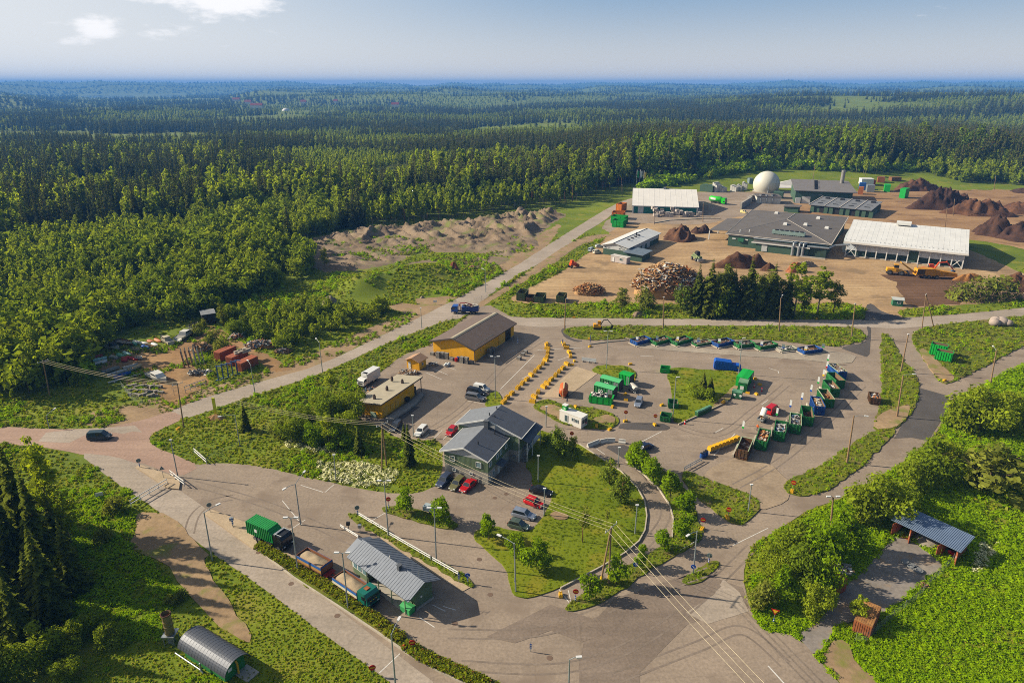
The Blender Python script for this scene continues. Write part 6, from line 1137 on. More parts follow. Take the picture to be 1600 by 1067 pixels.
for i, (nl, nr, lb, mt, hh, lab) in enumerate(TR):
 a = G(*zq(*nl, 960, 500, .2127)); b = G(*zq(*nr, 960, 500, .2127)); c = G(*zq(*lb, 960, 500, .2127)); d = b - a; an = math.atan2(d.y, d.x); dep = max(2.2, min(3.2, (c - a).length))
 skip(lab, (a.x, a.y, .1), an, d.length, dep, hh + .25, mt, (.35 + hh * .4, [3, 2, 5]) if i != 7 else (.3, [0, 5]), 'loose scrap lying in the %s skip of the low row' % ['dark blue end', 'first green', 'yellow signed', 'shallow', 'bright blue', 'lamp post', 'last green', 'empty concrete', 'right hand blue'][i], 40, 'low skips along the far edge', seed=40 + i, rim=RIM if i in (3, 7) else None)
 m = MB(); m.box((d.length / 2, -.5, .12), (d.length + 1.2, .35, .24)); m.box((-.5, dep / 2, .12), (.35, dep, .24)); o = m.build('kerb_block', KERB, None, loc=(a.x, a.y, .1), rz=an); tag(o, 'pale kerb round the front of the %s skip of the low row' % ['dark blue end', 'first green', 'yellow signed', 'shallow', 'bright blue', 'lamp post', 'last green', 'empty concrete', 'right hand blue'][i], 'kerb block', 'kerbs round the low skips')
def skipat(uv0, uv1, L, Hh, mat, lab, load=None, ll=None, **k):
 A, an = frame(uv0, uv1); Wd = (G(*uv1) - A).length; return skip(lab, (A.x + math.cos(an) * Wd, A.y + math.sin(an) * Wd, gz(A.x, A.y)), an + math.pi / 2, L, Wd, Hh, mat, load, ll, **k)
skipat((1358.5, 632), (1374.5, 634), 3.6, 1.9, SRU, 'lone rusty green skip of scrap beside the dirt verge', (1.4, [3, 0, 4, 6]), 'coloured household scrap in the lone rusty skip')
for a, b, L, h_, mt, lab in [((807, 470), (820, 471), 6, 3.0, SOL, 'tall olive skip at the left of the wood yard row'), ((822, 472), (834, 473), 5, 1.6, SRU, 'low battered skip beside the tall olive one'), ((834, 473), (849, 474), 6, 2.2, SOL, 'olive skip with the raised back in the wood yard row'), ((869, 473), (881, 474), 5, 2.6, SOL, 'olive skip at the right end of the wood yard row')]: skipat(a, b, L, h_, mt, lab)
for a, b, L, h_, mt, lab in [((956, 355), (974, 356.5), 6, 4.0, SGB, 'nearest bright green skip by the teal walled hall'), ((954, 349), (976, 351), 6, 4.2, SGB, 'bright green skip behind the nearest one by the hall'), ((955.5, 342.5), (974, 343.5), 7, 4, M('skip_orange', '#d9771c', .6), 'orange skip behind the two bright green ones'), ((962, 331), (971, 332), 7, 5, M('skip_orange', '#d9771c', .6), 'square orange container up the road from the green skips')]: skipat(a, b, L, h_, mt, lab)
skipat((1031.5, 583), (1046, 584.5), 2.4, 1.4, SGB, 'small bright green skip at the top left of the centre lawn'); skipat((1044.5, 639), (1059, 640), 2.6, 1.5, SG, 'green tipping skip beside the lawn lamp post'); skipat((1031, 659), (1047, 661.5), 2.4, 1.5, SG, 'green tipping skip at the lower tip of the centre lawn')
A, an = frame((1450, 553), (1461, 559)); 
for i, (uv, lab) in enumerate([((1451, 555), 'taller bright green skip on the grass triangle'), ((1459, 563), 'lower bright green skip in front of the taller one on the triangle')]): p = at(*uv); skip(lab, p, R(-38), 4.2, 2.6, 3.3 - .6 * i, SGB)
# closed recycling containers on the yard
WL = M('logo_white', (.75, .75, .72), .6, var=.03)
def box_container(lab, uv0, uv1, dep, Hh, mat, roofm, logo=False, sloped=True, open_end=True, cat='container'):
 A, an = frame(uv0, uv1); L = (G(*uv1) - A).length; o = root('recycling_container', lab, cat, (A.x, A.y, gz(A.x, A.y)), an); m = MB()
 m.box((L / 2, dep / 2, Hh / 2 + .1), (L, dep, Hh - .2)); [m.box((.1 + i * (L - .2) / 7, -.04, Hh / 2 + .1), (.14, .1, Hh - .3)) for i in range(8)]; [m.box((L / 2, y, .07), (L, .2, .14)) for y in (.4, dep - .4)]; m.build('body', mat, o)
 m = MB(); m.ext([(-.08, Hh - .1), (dep / 2, Hh + (.35 if sloped else .05)), (dep + .08, Hh - .1), (dep + .08, Hh - .02), (dep / 2, Hh + (.45 if sloped else .12)), (-.08, Hh - .02)], -.05, L + .05, 'x'); m.build('roof', roofm, o)
 if open_end: m = MB(); m.box((L * .82, -.05, Hh * .5), (L * .25, .06, Hh * .8)); m.build('side_panel', GALV, o); m = MB(); m.box((L + .02, dep / 2, Hh / 2 + .1), (.06, dep - .3, Hh - .4)); m.build('hatch', DARKT, o)
 if logo:
  m = MB(); 
  for s in (-1, 1): m.tube([(L * .36 + s * .33 + .3 * math.cos(t), -.11, Hh * .55 + .3 * math.sin(t)) for t in np.linspace(0, 6.28, 15)], .075, 5)
  m.build('logo', WL, o)
 return o
GRF = M('container_roof', '#4fb070', .6, var=.08)
box_container('green container with a white looped logo, next behind the open bag skip', (927.5, 616), (957.5, 624.5), 2.5, 2.7, SG, GRF, True); box_container('green container with a white looped logo, farther from the bag skip', (937, 604.5), (966.5, 613), 2.5, 2.7, SG, GRF, True)
box_container('short bright green container at the back of the container group', (966, 600), (983, 605), 2.6, 3.1, SGB, SGB, False, False)
o = skipat((920, 630), (953, 634.8), 2.4, 2.0, SGB, 'open bright green skip heaped with white bags'); kids_ = o
A, an = frame((920.5, 630), (956.5, 635)); L = (G(956.5, 635) - A).length; bpy.data.objects.remove(o) if False else None
o.location = (A.x, A.y, gz(A.x, A.y)); o.rotation_euler = (0, 0, an); sx = 2.4; o.scale = (L * .98 / 2.4, 2.4 / ((G(953, 634.8) - G(920, 630)).length), 1)
m = MB(); r = random.Random(8); [m.ball((r.uniform(.4, L - 1.6), r.uniform(.4, 2.0), 2.0 + r.uniform(-.2, .35)), r.uniform(.28, .5), (1.2, 1, .8), 8, 5, r.choice([0, 0, 0, 5, 2])) for _ in range(34)]; bg_ = m.build('waste_bags', PAL, None, True, (A.x, A.y, .1), an); tag(bg_, 'white rubbish bags heaped in the open bright green skip', 'bags')
box_container('bright green container at the corner of the centre lawn', (1166, 608), (1176, 595), 2.9, 2.9, SGB, SGB, False, False, True); o = box_container('dull green container in front of the bright one at the lawn corner', (1152, 612), (1166, 614.5), 5.0, 2.7, SG, M('dull_roof', '#6f8f72', .7), False, False, False)
m = MB(); m.box((1.0, -.08, 1.3), (.9, .06, 1.0)); m.build('poster', WL, o); m = MB(); m.box((.9, -.06, 1.3), (1.4, .05, 1.9)); m.build('panel', SGB, o)
o = box_container('squat green double bin with white recycling discs', (1142.5, 622), (1157.5, 625), 1.9, 1.9, M('bin_green', '#3f7a55', .6), M('bin_lid', '#5f8f70', .6), False, False, False); m = MB(); [m.tube([(x, -.1, 1.1), (x, -.07, 1.1)], .32, 14) for x in (.7, 2.2)]; m.build('logo', WL, o)
# blue compactor
A, an = frame((1115, 578), (1151, 581)); bc = root('waste_compactor', 'bright blue waste compactor at the top edge of the centre lawn', 'compactor', (A.x, A.y, .1), an); m = MB(); m.ext([(0, .2), (5.0, .2), (5.0, 1.9), (4.6, 2.5), (.4, 2.8), (0, 2.4)], 0, 2.4, 'y'); [m.box((.5 + i * .75, -.04, 1.3), (.12, .1, 2.1)) for i in range(6)]; m.build('body', M('compactor_blue', '#1456b5', .5), bc); m = MB(); m.ext([(5.0, .2), (7.3, .2), (7.3, 1.4), (6.8, 1.75), (5.0, 1.75)], .15, 2.25, 'y'); m.build('press', M('compactor_blue', '#1456b5'), bc); m = MB(); m.box((6.5, .1, 1.1), (.5, .08, .3)); m.build('label_plate', M('yellow_paint', '#e0b81c', .6), bc)
# wheelie bins
wb = M('bin_dark_green', '#2c5a34', .6); bins = [(1090.5, 650), (1096, 648), (1101, 645.5), (1106, 643)]; pb = None
for i, (u, v) in enumerate(bins):
 lab = ['lowest bin in the row of four on the kerb', 'second bin up the row of four on the kerb', 'third bin up the row of four on the kerb', 'topmost bin in the row of four on the kerb'][i]; p = at(u, v)
 if pb is None:
  pb = root('wheelie_bin', lab, 'bin', p, R(35), 'green bins on the kerb'); m = MB(); m.box((0, 0, .7), (1.25, 1.0, 1.15), 0, 0, 1.08); m.build('body', wb, pb); m = MB(); m.ext([(-.56, 1.28), (-.3, 1.5), (.3, 1.5), (.56, 1.28)], -.7, .7, 'x'); m.build('lid', M('bin_lid', '#5f8f70'), pb)
  for x in (-.45, .45):
   for y in (-.35, .35): m = MB(); m.tube([(x - .05, y, .1), (x + .05, y, .1)], .1, 10); m.build('wheel', BLACK, pb)
 else: dup(pb, p, R(35), lab)
# boxes, containers and stores of the back yard
bx = [((1381, 300), (1390, 300.5), 8, 5, SGB, 'bright green box container left of the compost cone'), ((1404, 309.5), (1413, 310.5), 7, 6.5, SGB, 'bright green box container standing alone on the compost field'), ((1354, 300.5), (1366, 301), 6, 5, GALV, 'pale grey container behind the boiler hall'), ((1340, 304), (1348, 304.5), 5, 5, M('box_orange', '#a4602c', .8), 'orange brown box beside the boiler hall'), ((1342, 297), (1352, 297.5), 6, 5, SBL, 'blue container behind the boiler hall'), ((1345, 292), (1364, 292.5), 8, 5, WTRIM, 'long white container behind the blue one'), ((1360, 292), (1367, 292), 5, 4, M('red_paint', '#b3211f'), 'small red box behind the pale container'), ((1093, 299), (1113, 301), 9, 4.5, GREEND, 'dark green container behind the teal walled hall'), ((1207, 310), (1222, 311), 8, 4, GREEND, 'dark green machine container on the rear yard'), ((1370, 289), (1381, 289.5), 4, 4, RUSTM, 'rusty container behind the grey one'), ((1392, 288), (1407, 288), 5, 3, M('log_brown', '#7a5433', .9), 'brown timber stack before the wood edge'), ((1170, 291), (1176, 291), 5, 4, M('grey_box', '#6f7f86', .7), 'small grey kiosk beside the gas dome')]
for a, b, dep, hh, mt, lab in bx: A, an = frame(a, b); cont('box_container', lab, (A.x, A.y, gz(A.x, A.y)), an, (G(*b) - A).length, dep, hh, mt, ribs=False, doors=False)
gc_ = M('works_white', '#c4c2ba', .6)
for i, (a, b, dep, hh, lab) in enumerate([((1112, 300), (1119, 301), 6, 7, 'tall white slab wall at the left of the bale store'), ((1121, 300), (1130, 301), 6, 4, 'white bales beside the slab wall'), ((1140, 299), (1150, 300), 6, 4.5, 'white bales in the middle of the bale store'), ((1150, 298.5), (1158, 299), 6, 4.5, 'white bales right of the middle of the store'), ((1158, 297.5), (1166, 298), 6, 6, 'stepped white slabs at the right of the bale store')]): A, an = frame(a, b); L = (G(*b) - A).length; m = MB(); [m.box((L * (.17 + .33 * j), dep / 2, hh * (.5 - .06 * j)), (L * .3, dep, hh * (1 - .12 * j))) for j in range(3)]; o = m.build('bale_stack', gc_, None, loc=(A.x, A.y, 0), rz=an); tag(o, lab, 'bale stack')
for i, (a, b, lab) in enumerate([((1157, 327), (1173, 317), 'long concrete wall segment on the rear yard'), ((1168, 317.5), (1176, 313.5), 'short concrete wall segment on the rear yard')]): A, an = frame(a, b); L = (G(*b) - A).length; m = MB(); [m.box((L * (j + .5) / 6, 0, 2), (L / 6.2, 1.2, 4.2)) for j in range(6)]; o = m.build('concrete_wall', CONCW, None, loc=(A.x, A.y, 0), rz=an); tag(o, lab, 'wall')
m = MB(); A, an = frame((1182, 318), (1219, 319)); L = (G(1219, 319) - A).length; m.box((L / 2, 6, 2.2), (L, 12, 4.4)); o = root('machine_house', 'low white machine house cluttered with pipes behind the process hall', 'machine house', (A.x, A.y, 0), an); m.build('wall', gc_, o); m = MB(); m.box((L / 2, 6, 4.6), (L + 1, 13, .4)); [m.box((L * k, 5, 5.2), (3, 4, 1)) for k in (.3, .7)]; m.build('roof', TARR, o); m = MB(); [m.tube([(L * k, -.5, .3), (L * k, -.5, 3.2), (L * k, 3, 5.4)], .4) for k in (.15, .4, .65)]; m.build('pipe', GALV, o)
# bales of paper in front of the teal hall
r = random.Random(4); prb = None
for i in range(46):
 u = r.uniform(1016, 1060) if i < 28 else r.uniform(1058, 1094); p = at(u, r.uniform(334.5, 339.5)); lv = r.choice([0, 0, 1, 1, 2]) if i < 28 else r.choice([0, 0, 1]); p.z += lv * 1.5
 lab = 'grey paper bale in the stack against the teal hall'
 if prb is None: m = MB(); m.box((0, 0, .8), (2.2, 1.8, 1.6), 0, 0, .97); [m.box((x, 0, .8), (.06, 1.86, 1.64)) for x in (-.6, 0, .6)]; prb = m.build('paper_bale', M('bale_grey', '#b0a69e', .9, var=.25, scale=1.5), None, loc=p, rz=r.uniform(-.2, .2)); tag(prb, lab, 'bale', 'paper bales against the teal hall')
 else: b = prb.copy(); C.objects.link(b); b.location = p; b.rotation_euler = (0, 0, r.uniform(-.4, .4)); b.scale = (1, 1, r.uniform(.85, 1.15))
# ------------------------------------------------------------------ vehicles
CARG = glass('car_glass', (.015, .02, .025)); TYRE = M('tyre', (.02, .02, .021), .9, var=.2); RIMM = M('wheel_rim', '#8d9094', .35, .7); LAMPW = M('headlight_glass', '#d5d8d8', .2); LAMPR = M('tail_light_glass', '#8a1414', .3)
def paint(name, col, metal=.25): return M('paint_' + name, col, .28, metal, var=.05, scale=1.5, spec=.5)
WHEELS = {}
def wheel(par, x, y, r, w=.22, name='wheel'):
 k = (r, w)
 if k not in WHEELS:
  m = MB(); m.tube([(0, -w / 2, 0), (0, -w * .4, 0), (0, w * .4, 0), (0, w / 2, 0)], [r * .88, r, r, r * .88], 16); t = m.build(name, TYRE, par, True); m = MB(); m.tube([(0, -w * .53, 0), (0, w * .53, 0)], r * .56, 12); q = m.build('rim', RIMM, t); WHEELS[k] = (t.data, q.data)
 else:
  t = bpy.data.objects.new(name, WHEELS[k][0]); C.objects.link(t); t.parent = par; q = bpy.data.objects.new('rim', WHEELS[k][1]); C.objects.link(q); q.parent = t
 t.location = (x, y, r); return t
STY = {  # L, W, belt z, roof z, (bonnet front z, x of windscreen foot, roof front, roof rear, tail foot), all from the rear bumper
 'hatch': (4.0, 1.72, .88, 1.46, (.72, 2.95, 2.25, .55, .12)), 'wagon': (4.6, 1.78, .9, 1.50, (.74, 3.35, 2.65, .45, .10)), 'suv': (4.6, 1.84, 1.0, 1.68, (.88, 3.4, 2.7, .45, .12)),
 'sedan': (4.55, 1.78, .9, 1.44, (.74, 3.3, 2.6, 1.25, .65)), 'van': (4.9, 1.95, 1.1, 1.95, (.95, 4.1, 3.35, .25, .06)), 'smallvan': (4.4, 1.8, 1.02, 1.84, (.9, 3.5, 2.9, .2, .05)), 'pickup': (5.2, 1.85, 1.02, 1.72, (.92, 3.95, 3.3, .35, .1))}
def car(name, lab, cat, rear, front, col, style, metal=.25, group=None):
 """rear / front: photo positions of the two bumpers at ground level"""
 a, b = G(*rear), G(*front); d = b - a; an = math.atan2(d.y, d.x); L, Wd, zb, zr, (zf, xw, xr, xt, xb) = STY[style]; c = (a + b) / 2; z = gz(c.x, c.y); o = root(name, lab, cat, (c.x - math.cos(an) * L / 2, c.y - math.sin(an) * L / 2, z), an, group); m = MB(); h = Wd / 2
 st = [(0, .45, .55, .86), (.12, .28, zb - .02, .93), (xb + .35, .22, zb, 1), (L * .3, .2, zb, 1), (xw, .2, zb, 1), (L - .75, .2, zf + .07, .98), (L - .18, .24, zf - .02, .9), (L, .35, zf - .2, .8)]; base = len(m.v); ring = 8
 for x, z0, z1, k in st:
  w = h * k; m.v += [(x, -w, z0), (x, -w * 1.0, (z0 + z1) * .5), (x, -w * .97, z1 - .08), (x, -w * .86, z1), (x, w * .86, z1), (x, w * .97, z1 - .08), (x, w, (z0 + z1) * .5), (x, w, z0)]
 for i in range(len(st) - 1):
  for k in range(ring): m.f.append((base + i * ring + k, base + i * ring + (k + 1) % ring, base + (i + 1) * ring + (k + 1) % ring, base + (i + 1) * ring + k)); m.m.append(0)
 m.f += [tuple(range(base, base + 8))[::-1], tuple(range(base + (len(st) - 1) * 8, base + len(st) * 8))]; m.m += [0, 0]
 wb_, wr = h * .93, h * .76; n = len(m.v); cab = [(xb, -wb_, zb - .03), (xw, -wb_, zb - .03), (xw, wb_, zb - .03), (xb, wb_, zb - .03), (xt, -wr, zr), (xr, -wr, zr), (xr, wr, zr), (xt, wr, zr)]; mid = ((xt + xr) / 2)
 m.add(cab + [(mid, -wr * .8, zr + .05), (mid, wr * .8, zr + .05)], [(0, 1, 5, 4), (2, 3, 7, 6), (1, 2, 6, 5), (3, 0, 4, 7), (4, 5, 8), (5, 6, 9, 8), (6, 7, 9), (7, 4, 8, 9)])
 m.build('body', col if not isinstance(col, tuple) else col[0], o, False)
 V = [Vector(q) for q in cab]
 def pane(nm, q, s0, s1, t0, t1, off):
  A_, B_, C_, D_ = q; f = lambda s, t: (A_ * (1 - s) + B_ * s) * (1 - t) + (D_ * (1 - s) + C_ * s) * t; p = [f(s0, t0), f(s1, t0), f(s1, t1), f(s0, t1)]; nn = (p[1] - p[0]).cross(p[3] - p[0]).normalized() * off; g = MB(); g.add([x + nn for x in p] + [x - nn * .5 for x in p], [(0, 1, 2, 3), (7, 6, 5, 4), (0, 4, 5, 1), (1, 5, 6, 2), (2, 6, 7, 3), (3, 7, 4, 0)]); g.build(nm, CARG, o)
 pane('windscreen', (V[1], V[2], V[6], V[5]), .06, .94, .1, .93, .012); pane('rear_window', (V[3], V[0], V[4], V[7]), .1, .9, .25, .9, .012)
 cut = {'van': .55, 'smallvan': .55}.get(style, .06)
 pane('side_window', (V[0], V[1], V[5], V[4]), cut, .93, .16, .9, .012); pane('side_window', (V[2], V[3], V[7], V[6]), .07, 1 - cut, .16, .9, .012)
 r = .33 if style in ('hatch', 'wagon', 'sedan') else .37
 for x in (L * .19, L * .81):
  for s in (-1, 1): wheel(o, x, s * (h - .12), r)
 for s in (-1, 1):
  g = MB(); g.box((L - .12, s * h * .62, zf - .12), (.2, .34, .15)); g.build('headlight', LAMPW, o); g = MB(); g.box((.06, s * h * .76, zb - .15), (.14, .16, .3)); g.build('tail_light', LAMPR, o); g = MB(); g.box((xw - .25, s * (h + .1), zb + .08), (.12, .2, .14)); g.build('wing_mirror', col, o)
 g = MB(); g.box((L + .01, 0, .42), (.05, .5, .11)); g.build('number_plate', WL, o)
 if style == 'pickup': g = MB(); g.box((L * .2, 0, zb + .3), (1.7, Wd * .86, .62), 0, 0, .9); g.build('canopy', col, o); g = MB(); g.box((L * .2, 0, zb + .36), (1.2, Wd * .88, .3)); g.build('canopy_window', CARG, o)
 return o
car('van', 'dark teal van driving across the reddish junction', 'van', (139, 686.5), (174, 685), paint('teal', '#173a46'), 'van')
car('small_van', 'white delivery van parked beside the black pickup', 'van', (740, 608), (765, 613), paint('white', '#d9d9d6', 0), 'smallvan'); car('pickup', 'black pickup parked between the white van and the grey pickup', 'pickup', (731, 613), (758, 619), paint('black', '#1c1d20'), 'pickup'); car('pickup', 'grey pickup parked nearest the lamp post lawn', 'pickup', (729, 622), (756, 627), paint('grey', '#77777b', .4), 'pickup')
car('estate_car', 'dark blue grey estate car in the shade of the flat roofed shed', 'car', (626, 661), (611, 678), paint('slate', '#39414e', .3), 'wagon'); car('estate_car', 'white estate car parked beside the painted bay lines', 'car', (665, 670), (651, 684), paint('white', '#d9d9d6', 0), 'wagon'); car('hatchback', 'red hatchback parked behind the office by the bay lines', 'car', (713, 669), (698, 685), paint('red', '#b5121b', .1), 'hatch')
car('suv', 'slate blue car parked under the office end wall', 'car', (704, 746), (685, 764), paint('blue_grey', '#45506a', .4), 'suv'); car('estate_car', 'olive estate car parked between the blue and red cars at the office', 'car', (723, 751), (706, 768), paint('olive', '#77744d', .3), 'wagon'); car('sedan', 'red saloon parked nearest the office corner', 'car', (741, 754), (722, 771), paint('red', '#b5121b', .1), 'sedan')
car('sedan', 'black saloon at the top of the lawn side car row', 'car', (829, 767), (862, 775), paint('black', '#1c1d20'), 'sedan'); car('hatchback', 'red hatchback in the lawn side car row', 'car', (820, 783), (849, 794), paint('bright_red', '#c5161c', .1), 'hatch'); car('estate_car', 'silver blue estate car in the lawn side car row', 'car', (801, 803), (836, 812), paint('silver', '#9aa4b5', .5), 'wagon'); car('hatchback', 'dark green hatchback at the bottom of the lawn side car row', 'car', (796, 820), (825, 828), paint('dark_green', '#566458', .3), 'hatch')
car('pickup', 'silver pickup towing the covered trailer between the containers', 'pickup', (1001, 623), (994, 641), paint('silver', '#9aa4b5', .5), 'wagon'); car('van', 'red van with an open back beside the tall skips', 'van', (1199, 649), (1212, 639), paint('bright_red', '#c5161c', .1), 'van'); car('hatchback', 'dark blue car half hidden behind the topmost linden', 'car', (1003, 704), (1014, 699), paint('navy', '#22304f', .3), 'hatch')
car('sedan', 'dark blue car behind the bank birches', 'car', (1205, 451), (1219, 452), paint('navy', '#22304f', .3), 'sedan'); car('small_van', 'white and yellow van by the process hall roof edge', 'van', (1157, 332.5), (1167, 334), paint('yellow_white', '#d8c98a', 0), 'smallvan'); car('small_van', 'cream van parked left of the white roofed workshop', 'van', (927, 397), (938, 395), paint('cream', '#d9d2bd', 0), 'smallvan'); car('hatchback', 'white car behind the cream van', 'car', (930, 387), (942, 386), paint('white', '#d9d9d6', 0), 'hatch'); car('small_van', 'pale blue van behind the workshop', 'van', (920, 394), (928, 391), paint('pale', '#aab8c4', 0), 'smallvan')
CHAS = M('chassis', '#2e2c2b', .8); REDCH = M('chassis_red', '#9a2f25', .7)
def truck(name, lab, rear, front, L, cabm, chas=CHAS, cabx=2.2, axles=(.16, .28, .86), cat='truck', cabh=2.9, W=2.5):
 a, b = G(*rear), G(*front); d = b - a; an = math.atan2(d.y, d.x); c = (a + b) / 2; o = root(name, lab, cat, (c.x - math.cos(an) * L / 2, c.y - math.sin(an) * L / 2, gz(c.x, c.y)), an); m = MB(); m.box((L / 2, 0, .85), (L - .4, .9, .3)); [m.box((L * .55, s * .95, .7), (1.6, .5, .55)) for s in (-1, 1)]; m.build('chassis', chas, o)
 h = W / 2; x0 = L - cabx; m = MB(); m.ext([(x0, .75), (L - .02, .75), (L, 1.5), (L - .12, cabh - .55), (L - .55, cabh), (x0, cabh)], -h, h, 'y'); cb_ = m.build('cab', cabm, o)
 m = MB(); m.ext([(L + .005, 1.75), (L - .1, cabh - .5), (L - .16, cabh - .52), (L - .06, 1.75)], -h * .88, h * .88, 'y'); m.build('windscreen', CARG, cb_)
 for s in (-1, 1): m = MB(); m.box((L - .85, s * (h + .01), 2.05), (.85, .04, .65)); m.build('side_window', CARG, cb_); m = MB(); m.box((L - .05, s * h * .72, 1.0), (.12, .4, .22)); m.build('headlight', LAMPW, cb_); m = MB(); m.box((L - .1, s * (h + .2), 2.1), (.12, .22, .55)); m.build('wing_mirror', BLACK, cb_)
 m = MB(); m.box((L + .03, 0, .62), (.12, W * .92, .35)); m.build('bumper', BLACK, cb_); m = MB(); m.box((L + .005, 0, 1.35), (.05, W * .6, .4)); m.build('grille', BLACK, cb_)
 for f in axles:
  for s in (-1, 1): wheel(o, L * f, s * (h - .2), .5, .42)
 return o
# refuse container truck
t = truck('container_truck', 'black cabbed truck carrying a green ribbed container towards the weigh station', (404, 838), (448, 857), 8.2, paint('black', '#1c1d20')); m = MB(); m.ext([(-.6, 1.1), (5.7, 1.1), (5.7, 2.7), (4.6, 3.45), (-.6, 3.45)], -1.2, 1.2, 'y')
for i in range(13): x = -.5 + i * .47; zt = 3.45 if x < 4.6 else 3.45 - (x - 4.6) * .68; m.box((x, 0, 2.25), (.14, 2.54, zt * 2 - 4.44))
t2 = m.build('container', M('truck_green', '#168a3c', .5), t); m = MB(); m.box((4.0 - 2.2, -1.29, 2.3), (.6, .02, .6)); m.build('white_plate', WL, t2); m = MB(); [m.tube([(6.15, y, 3.0), (6.2, y, 3.15), (7.9, y, 3.15)], .06) for y in (-1.0, 1.0)]; m.box((6.3, 0, 3.05), (.4, 2.3, .15)); m.build('roof_rack', GALV, t)
# sand truck with trailer
BEDB = M('bed_blue', '#2b62a8', .6); SAND = M('sand_load', '#a08e74', .95, var=.12, scale=1.5, bump=.06); TEALC = paint('green_cab', '#0f6b5c', .1)
def bed(par, x0, x1, z0, z1, stripe, W=2.5):
 h = W / 2; m = MB(); m.box(((x0 + x1) / 2, 0, z0 + .06), (x1 - x0, W, .12)); m.box((x0 + .04, 0, (z0 + z1) / 2), (.08, W, z1 - z0)); m.box((x1 - .04, 0, (z0 + z1) / 2 + .1), (.08, W, z1 - z0 + .2)); [m.box(((x0 + x1) / 2, s * (h - .04), (z0 + z1) / 2), (x1 - x0, .08, z1 - z0)) for s in (-1, 1)]; b = m.build('bed', M('bed_inside', '#8a5a3c', .8, var=.2), par)
 m = MB(); [m.box(((x0 + x1) / 2, s * (h + .012), z1 - .25), (x1 - x0 - .02, .05, .5)) for s in (-1, 1)]; m.box((x1 + .01, 0, z1), (.03, W * .98, .3)); m.build('side_board', BEDB, b); m = MB(); [m.box(((x0 + x1) / 2, s * (h + .02), z1 - .72), (x1 - x0 - .02, .05, .46)) for s in (-1, 1)]; m.build('stripe', stripe, b); return b
def load(par, x0, x1, z, lab):
 m = MB(); n, q = 24, 10; L = x1 - x0 - .3
 for i in range(n + 1):
  for j in range(q + 1): x = i / n; y = j / q; m.v.append((x0 + .15 + L * x, -1.1 + 2.2 * y, z + .62 * math.sin(math.pi * min(1, max(0, y))) ** .7 * math.sin(math.pi * (.04 + .92 * x)) ** .5 * (.75 + .5 * float(fbm(np.array([x * 5 + 3]), np.array([y * 2 + 9]), 3)[0]))))
 m.f = [(i * (q + 1) + j, (i + 1) * (q + 1) + j, (i + 1) * (q + 1) + j + 1, i * (q + 1) + j + 1) for i in range(n) for j in range(q)]; m.m = [0] * len(m.f); o = m.build('sand_load', SAND, None, True, par.location, par.rotation_euler[2]); return tag(o, lab, 'sand load')
WST = M('stripe_cream', '#cfc6ae', .7); OST = M('stripe_orange', '#b58a4a', .7)
t = truck('tipper_truck', 'green cabbed tipper truck loaded with sand at the weigh station', (530, 913), (588, 952), 8.0, TEALC, REDCH); bed(t, -.3, 5.6, 1.15, 2.2, WST); load(t, -.3, 5.6, 1.85, 'sand heaped on the green cabbed tipper truck'); m = MB(); m.box((6.6, 0, 2.98), (.7, .7, .12)); m.build('roof_hatch', RUSTM, t); m = MB(); [m.box((8.0, .5 * k, 1.62), (.04, .22, .16)) for k in (-1, 0, 1)]; m.build('badge', M('yellow_paint', '#e0b81c'), t)
a, b = G(474, 880), G(520, 905); d = b - a; an = math.atan2(d.y, d.x); tr_ = root('drawbar_trailer', 'blue sided drawbar trailer loaded with sand behind the tipper truck', 'trailer', (a.x, a.y, gz(a.x, a.y)), an); bed(tr_, 0, 6.0, 1.2, 2.5, OST); load(tr_, 0, 6.0, 2.05, 'sand heaped on the drawbar trailer'); m = MB(); m.box((3, 0, .95), (6, .9, .3)); m.build('chassis', CHAS, tr_)
for x in (.9, 2.1, 5.6):
 for s in (-1, 1): wheel(tr_, x, s * 1.03, .5, .42)
m = MB(); m.tube([(5.8, .6, .9), (8.9, 0, .8)], .09); m.tube([(5.8, -.6, .9), (8.9, 0, .8)], .09); m.box((6.4, 0, .95), (.9, 1.9, .18)); m.build('drawbar', REDCH, tr_)
# blue crane truck on the road
t = truck('crane_truck', 'blue crane truck with a red loading arm on the long road', (747, 490), (707, 489), 9.5, paint('royal_blue', '#1450a8', .1), CHAS, 2.3); m = MB(); m.box((2.9, 0, 1.9), (6.0, 2.5, 1.5)); [m.box((.2 + i * .6, s * 1.27, 1.9), (.1, .08, 1.45)) for i in range(10) for s in (-1, 1)]; m.build('bed', paint('deep_blue', '#15408c', .1), t); m = MB(); m.tube([(6.5, 0, 1.2), (6.5, 0, 3.7), (4.6, .3, 3.9), (2.2, .4, 3.3)], .18); m.tube([(6.5, 0, 2.0), (6.9, 0, 3.5)], .12); m.build('crane_arm', M('crane_red', '#8f2a26', .6), t)
m = MB(); r = random.Random(9); [m.box((r.uniform(.4, 5.4), r.uniform(-1, 1), 2.75 + r.uniform(-.1, .3)), (r.uniform(.4, 1.4), r.uniform(.3, .8), .3), r.uniform(0, 3), r.choice([0, 3, 2])) for _ in range(40)]; o = m.build('waste_load', PAL, None, False, t.location, t.rotation_euler[2]); tag(o, 'loose scrap on the bed of the blue crane truck', 'waste')
# white box truck
t = truck('box_truck', 'white box truck parked behind the flat roofed shed', (588, 592), (565, 606), 7.2, paint('white', '#d9d9d6', 0), CHAS, 1.9, (.2, .82), 'truck', 2.5, 2.2); m = MB(); m.box((2.55, 0, 2.15), (5.3, 2.3, 2.7)); b = m.build('box', paint('box_white', '#d6d5d2', 0), t); m = MB(); m.box((4.9, 0, 3.1), (1.2, 1.9, .8), 0, 0, .8); m.build('wind_deflector', paint('white', '#d9d9d6'), b)
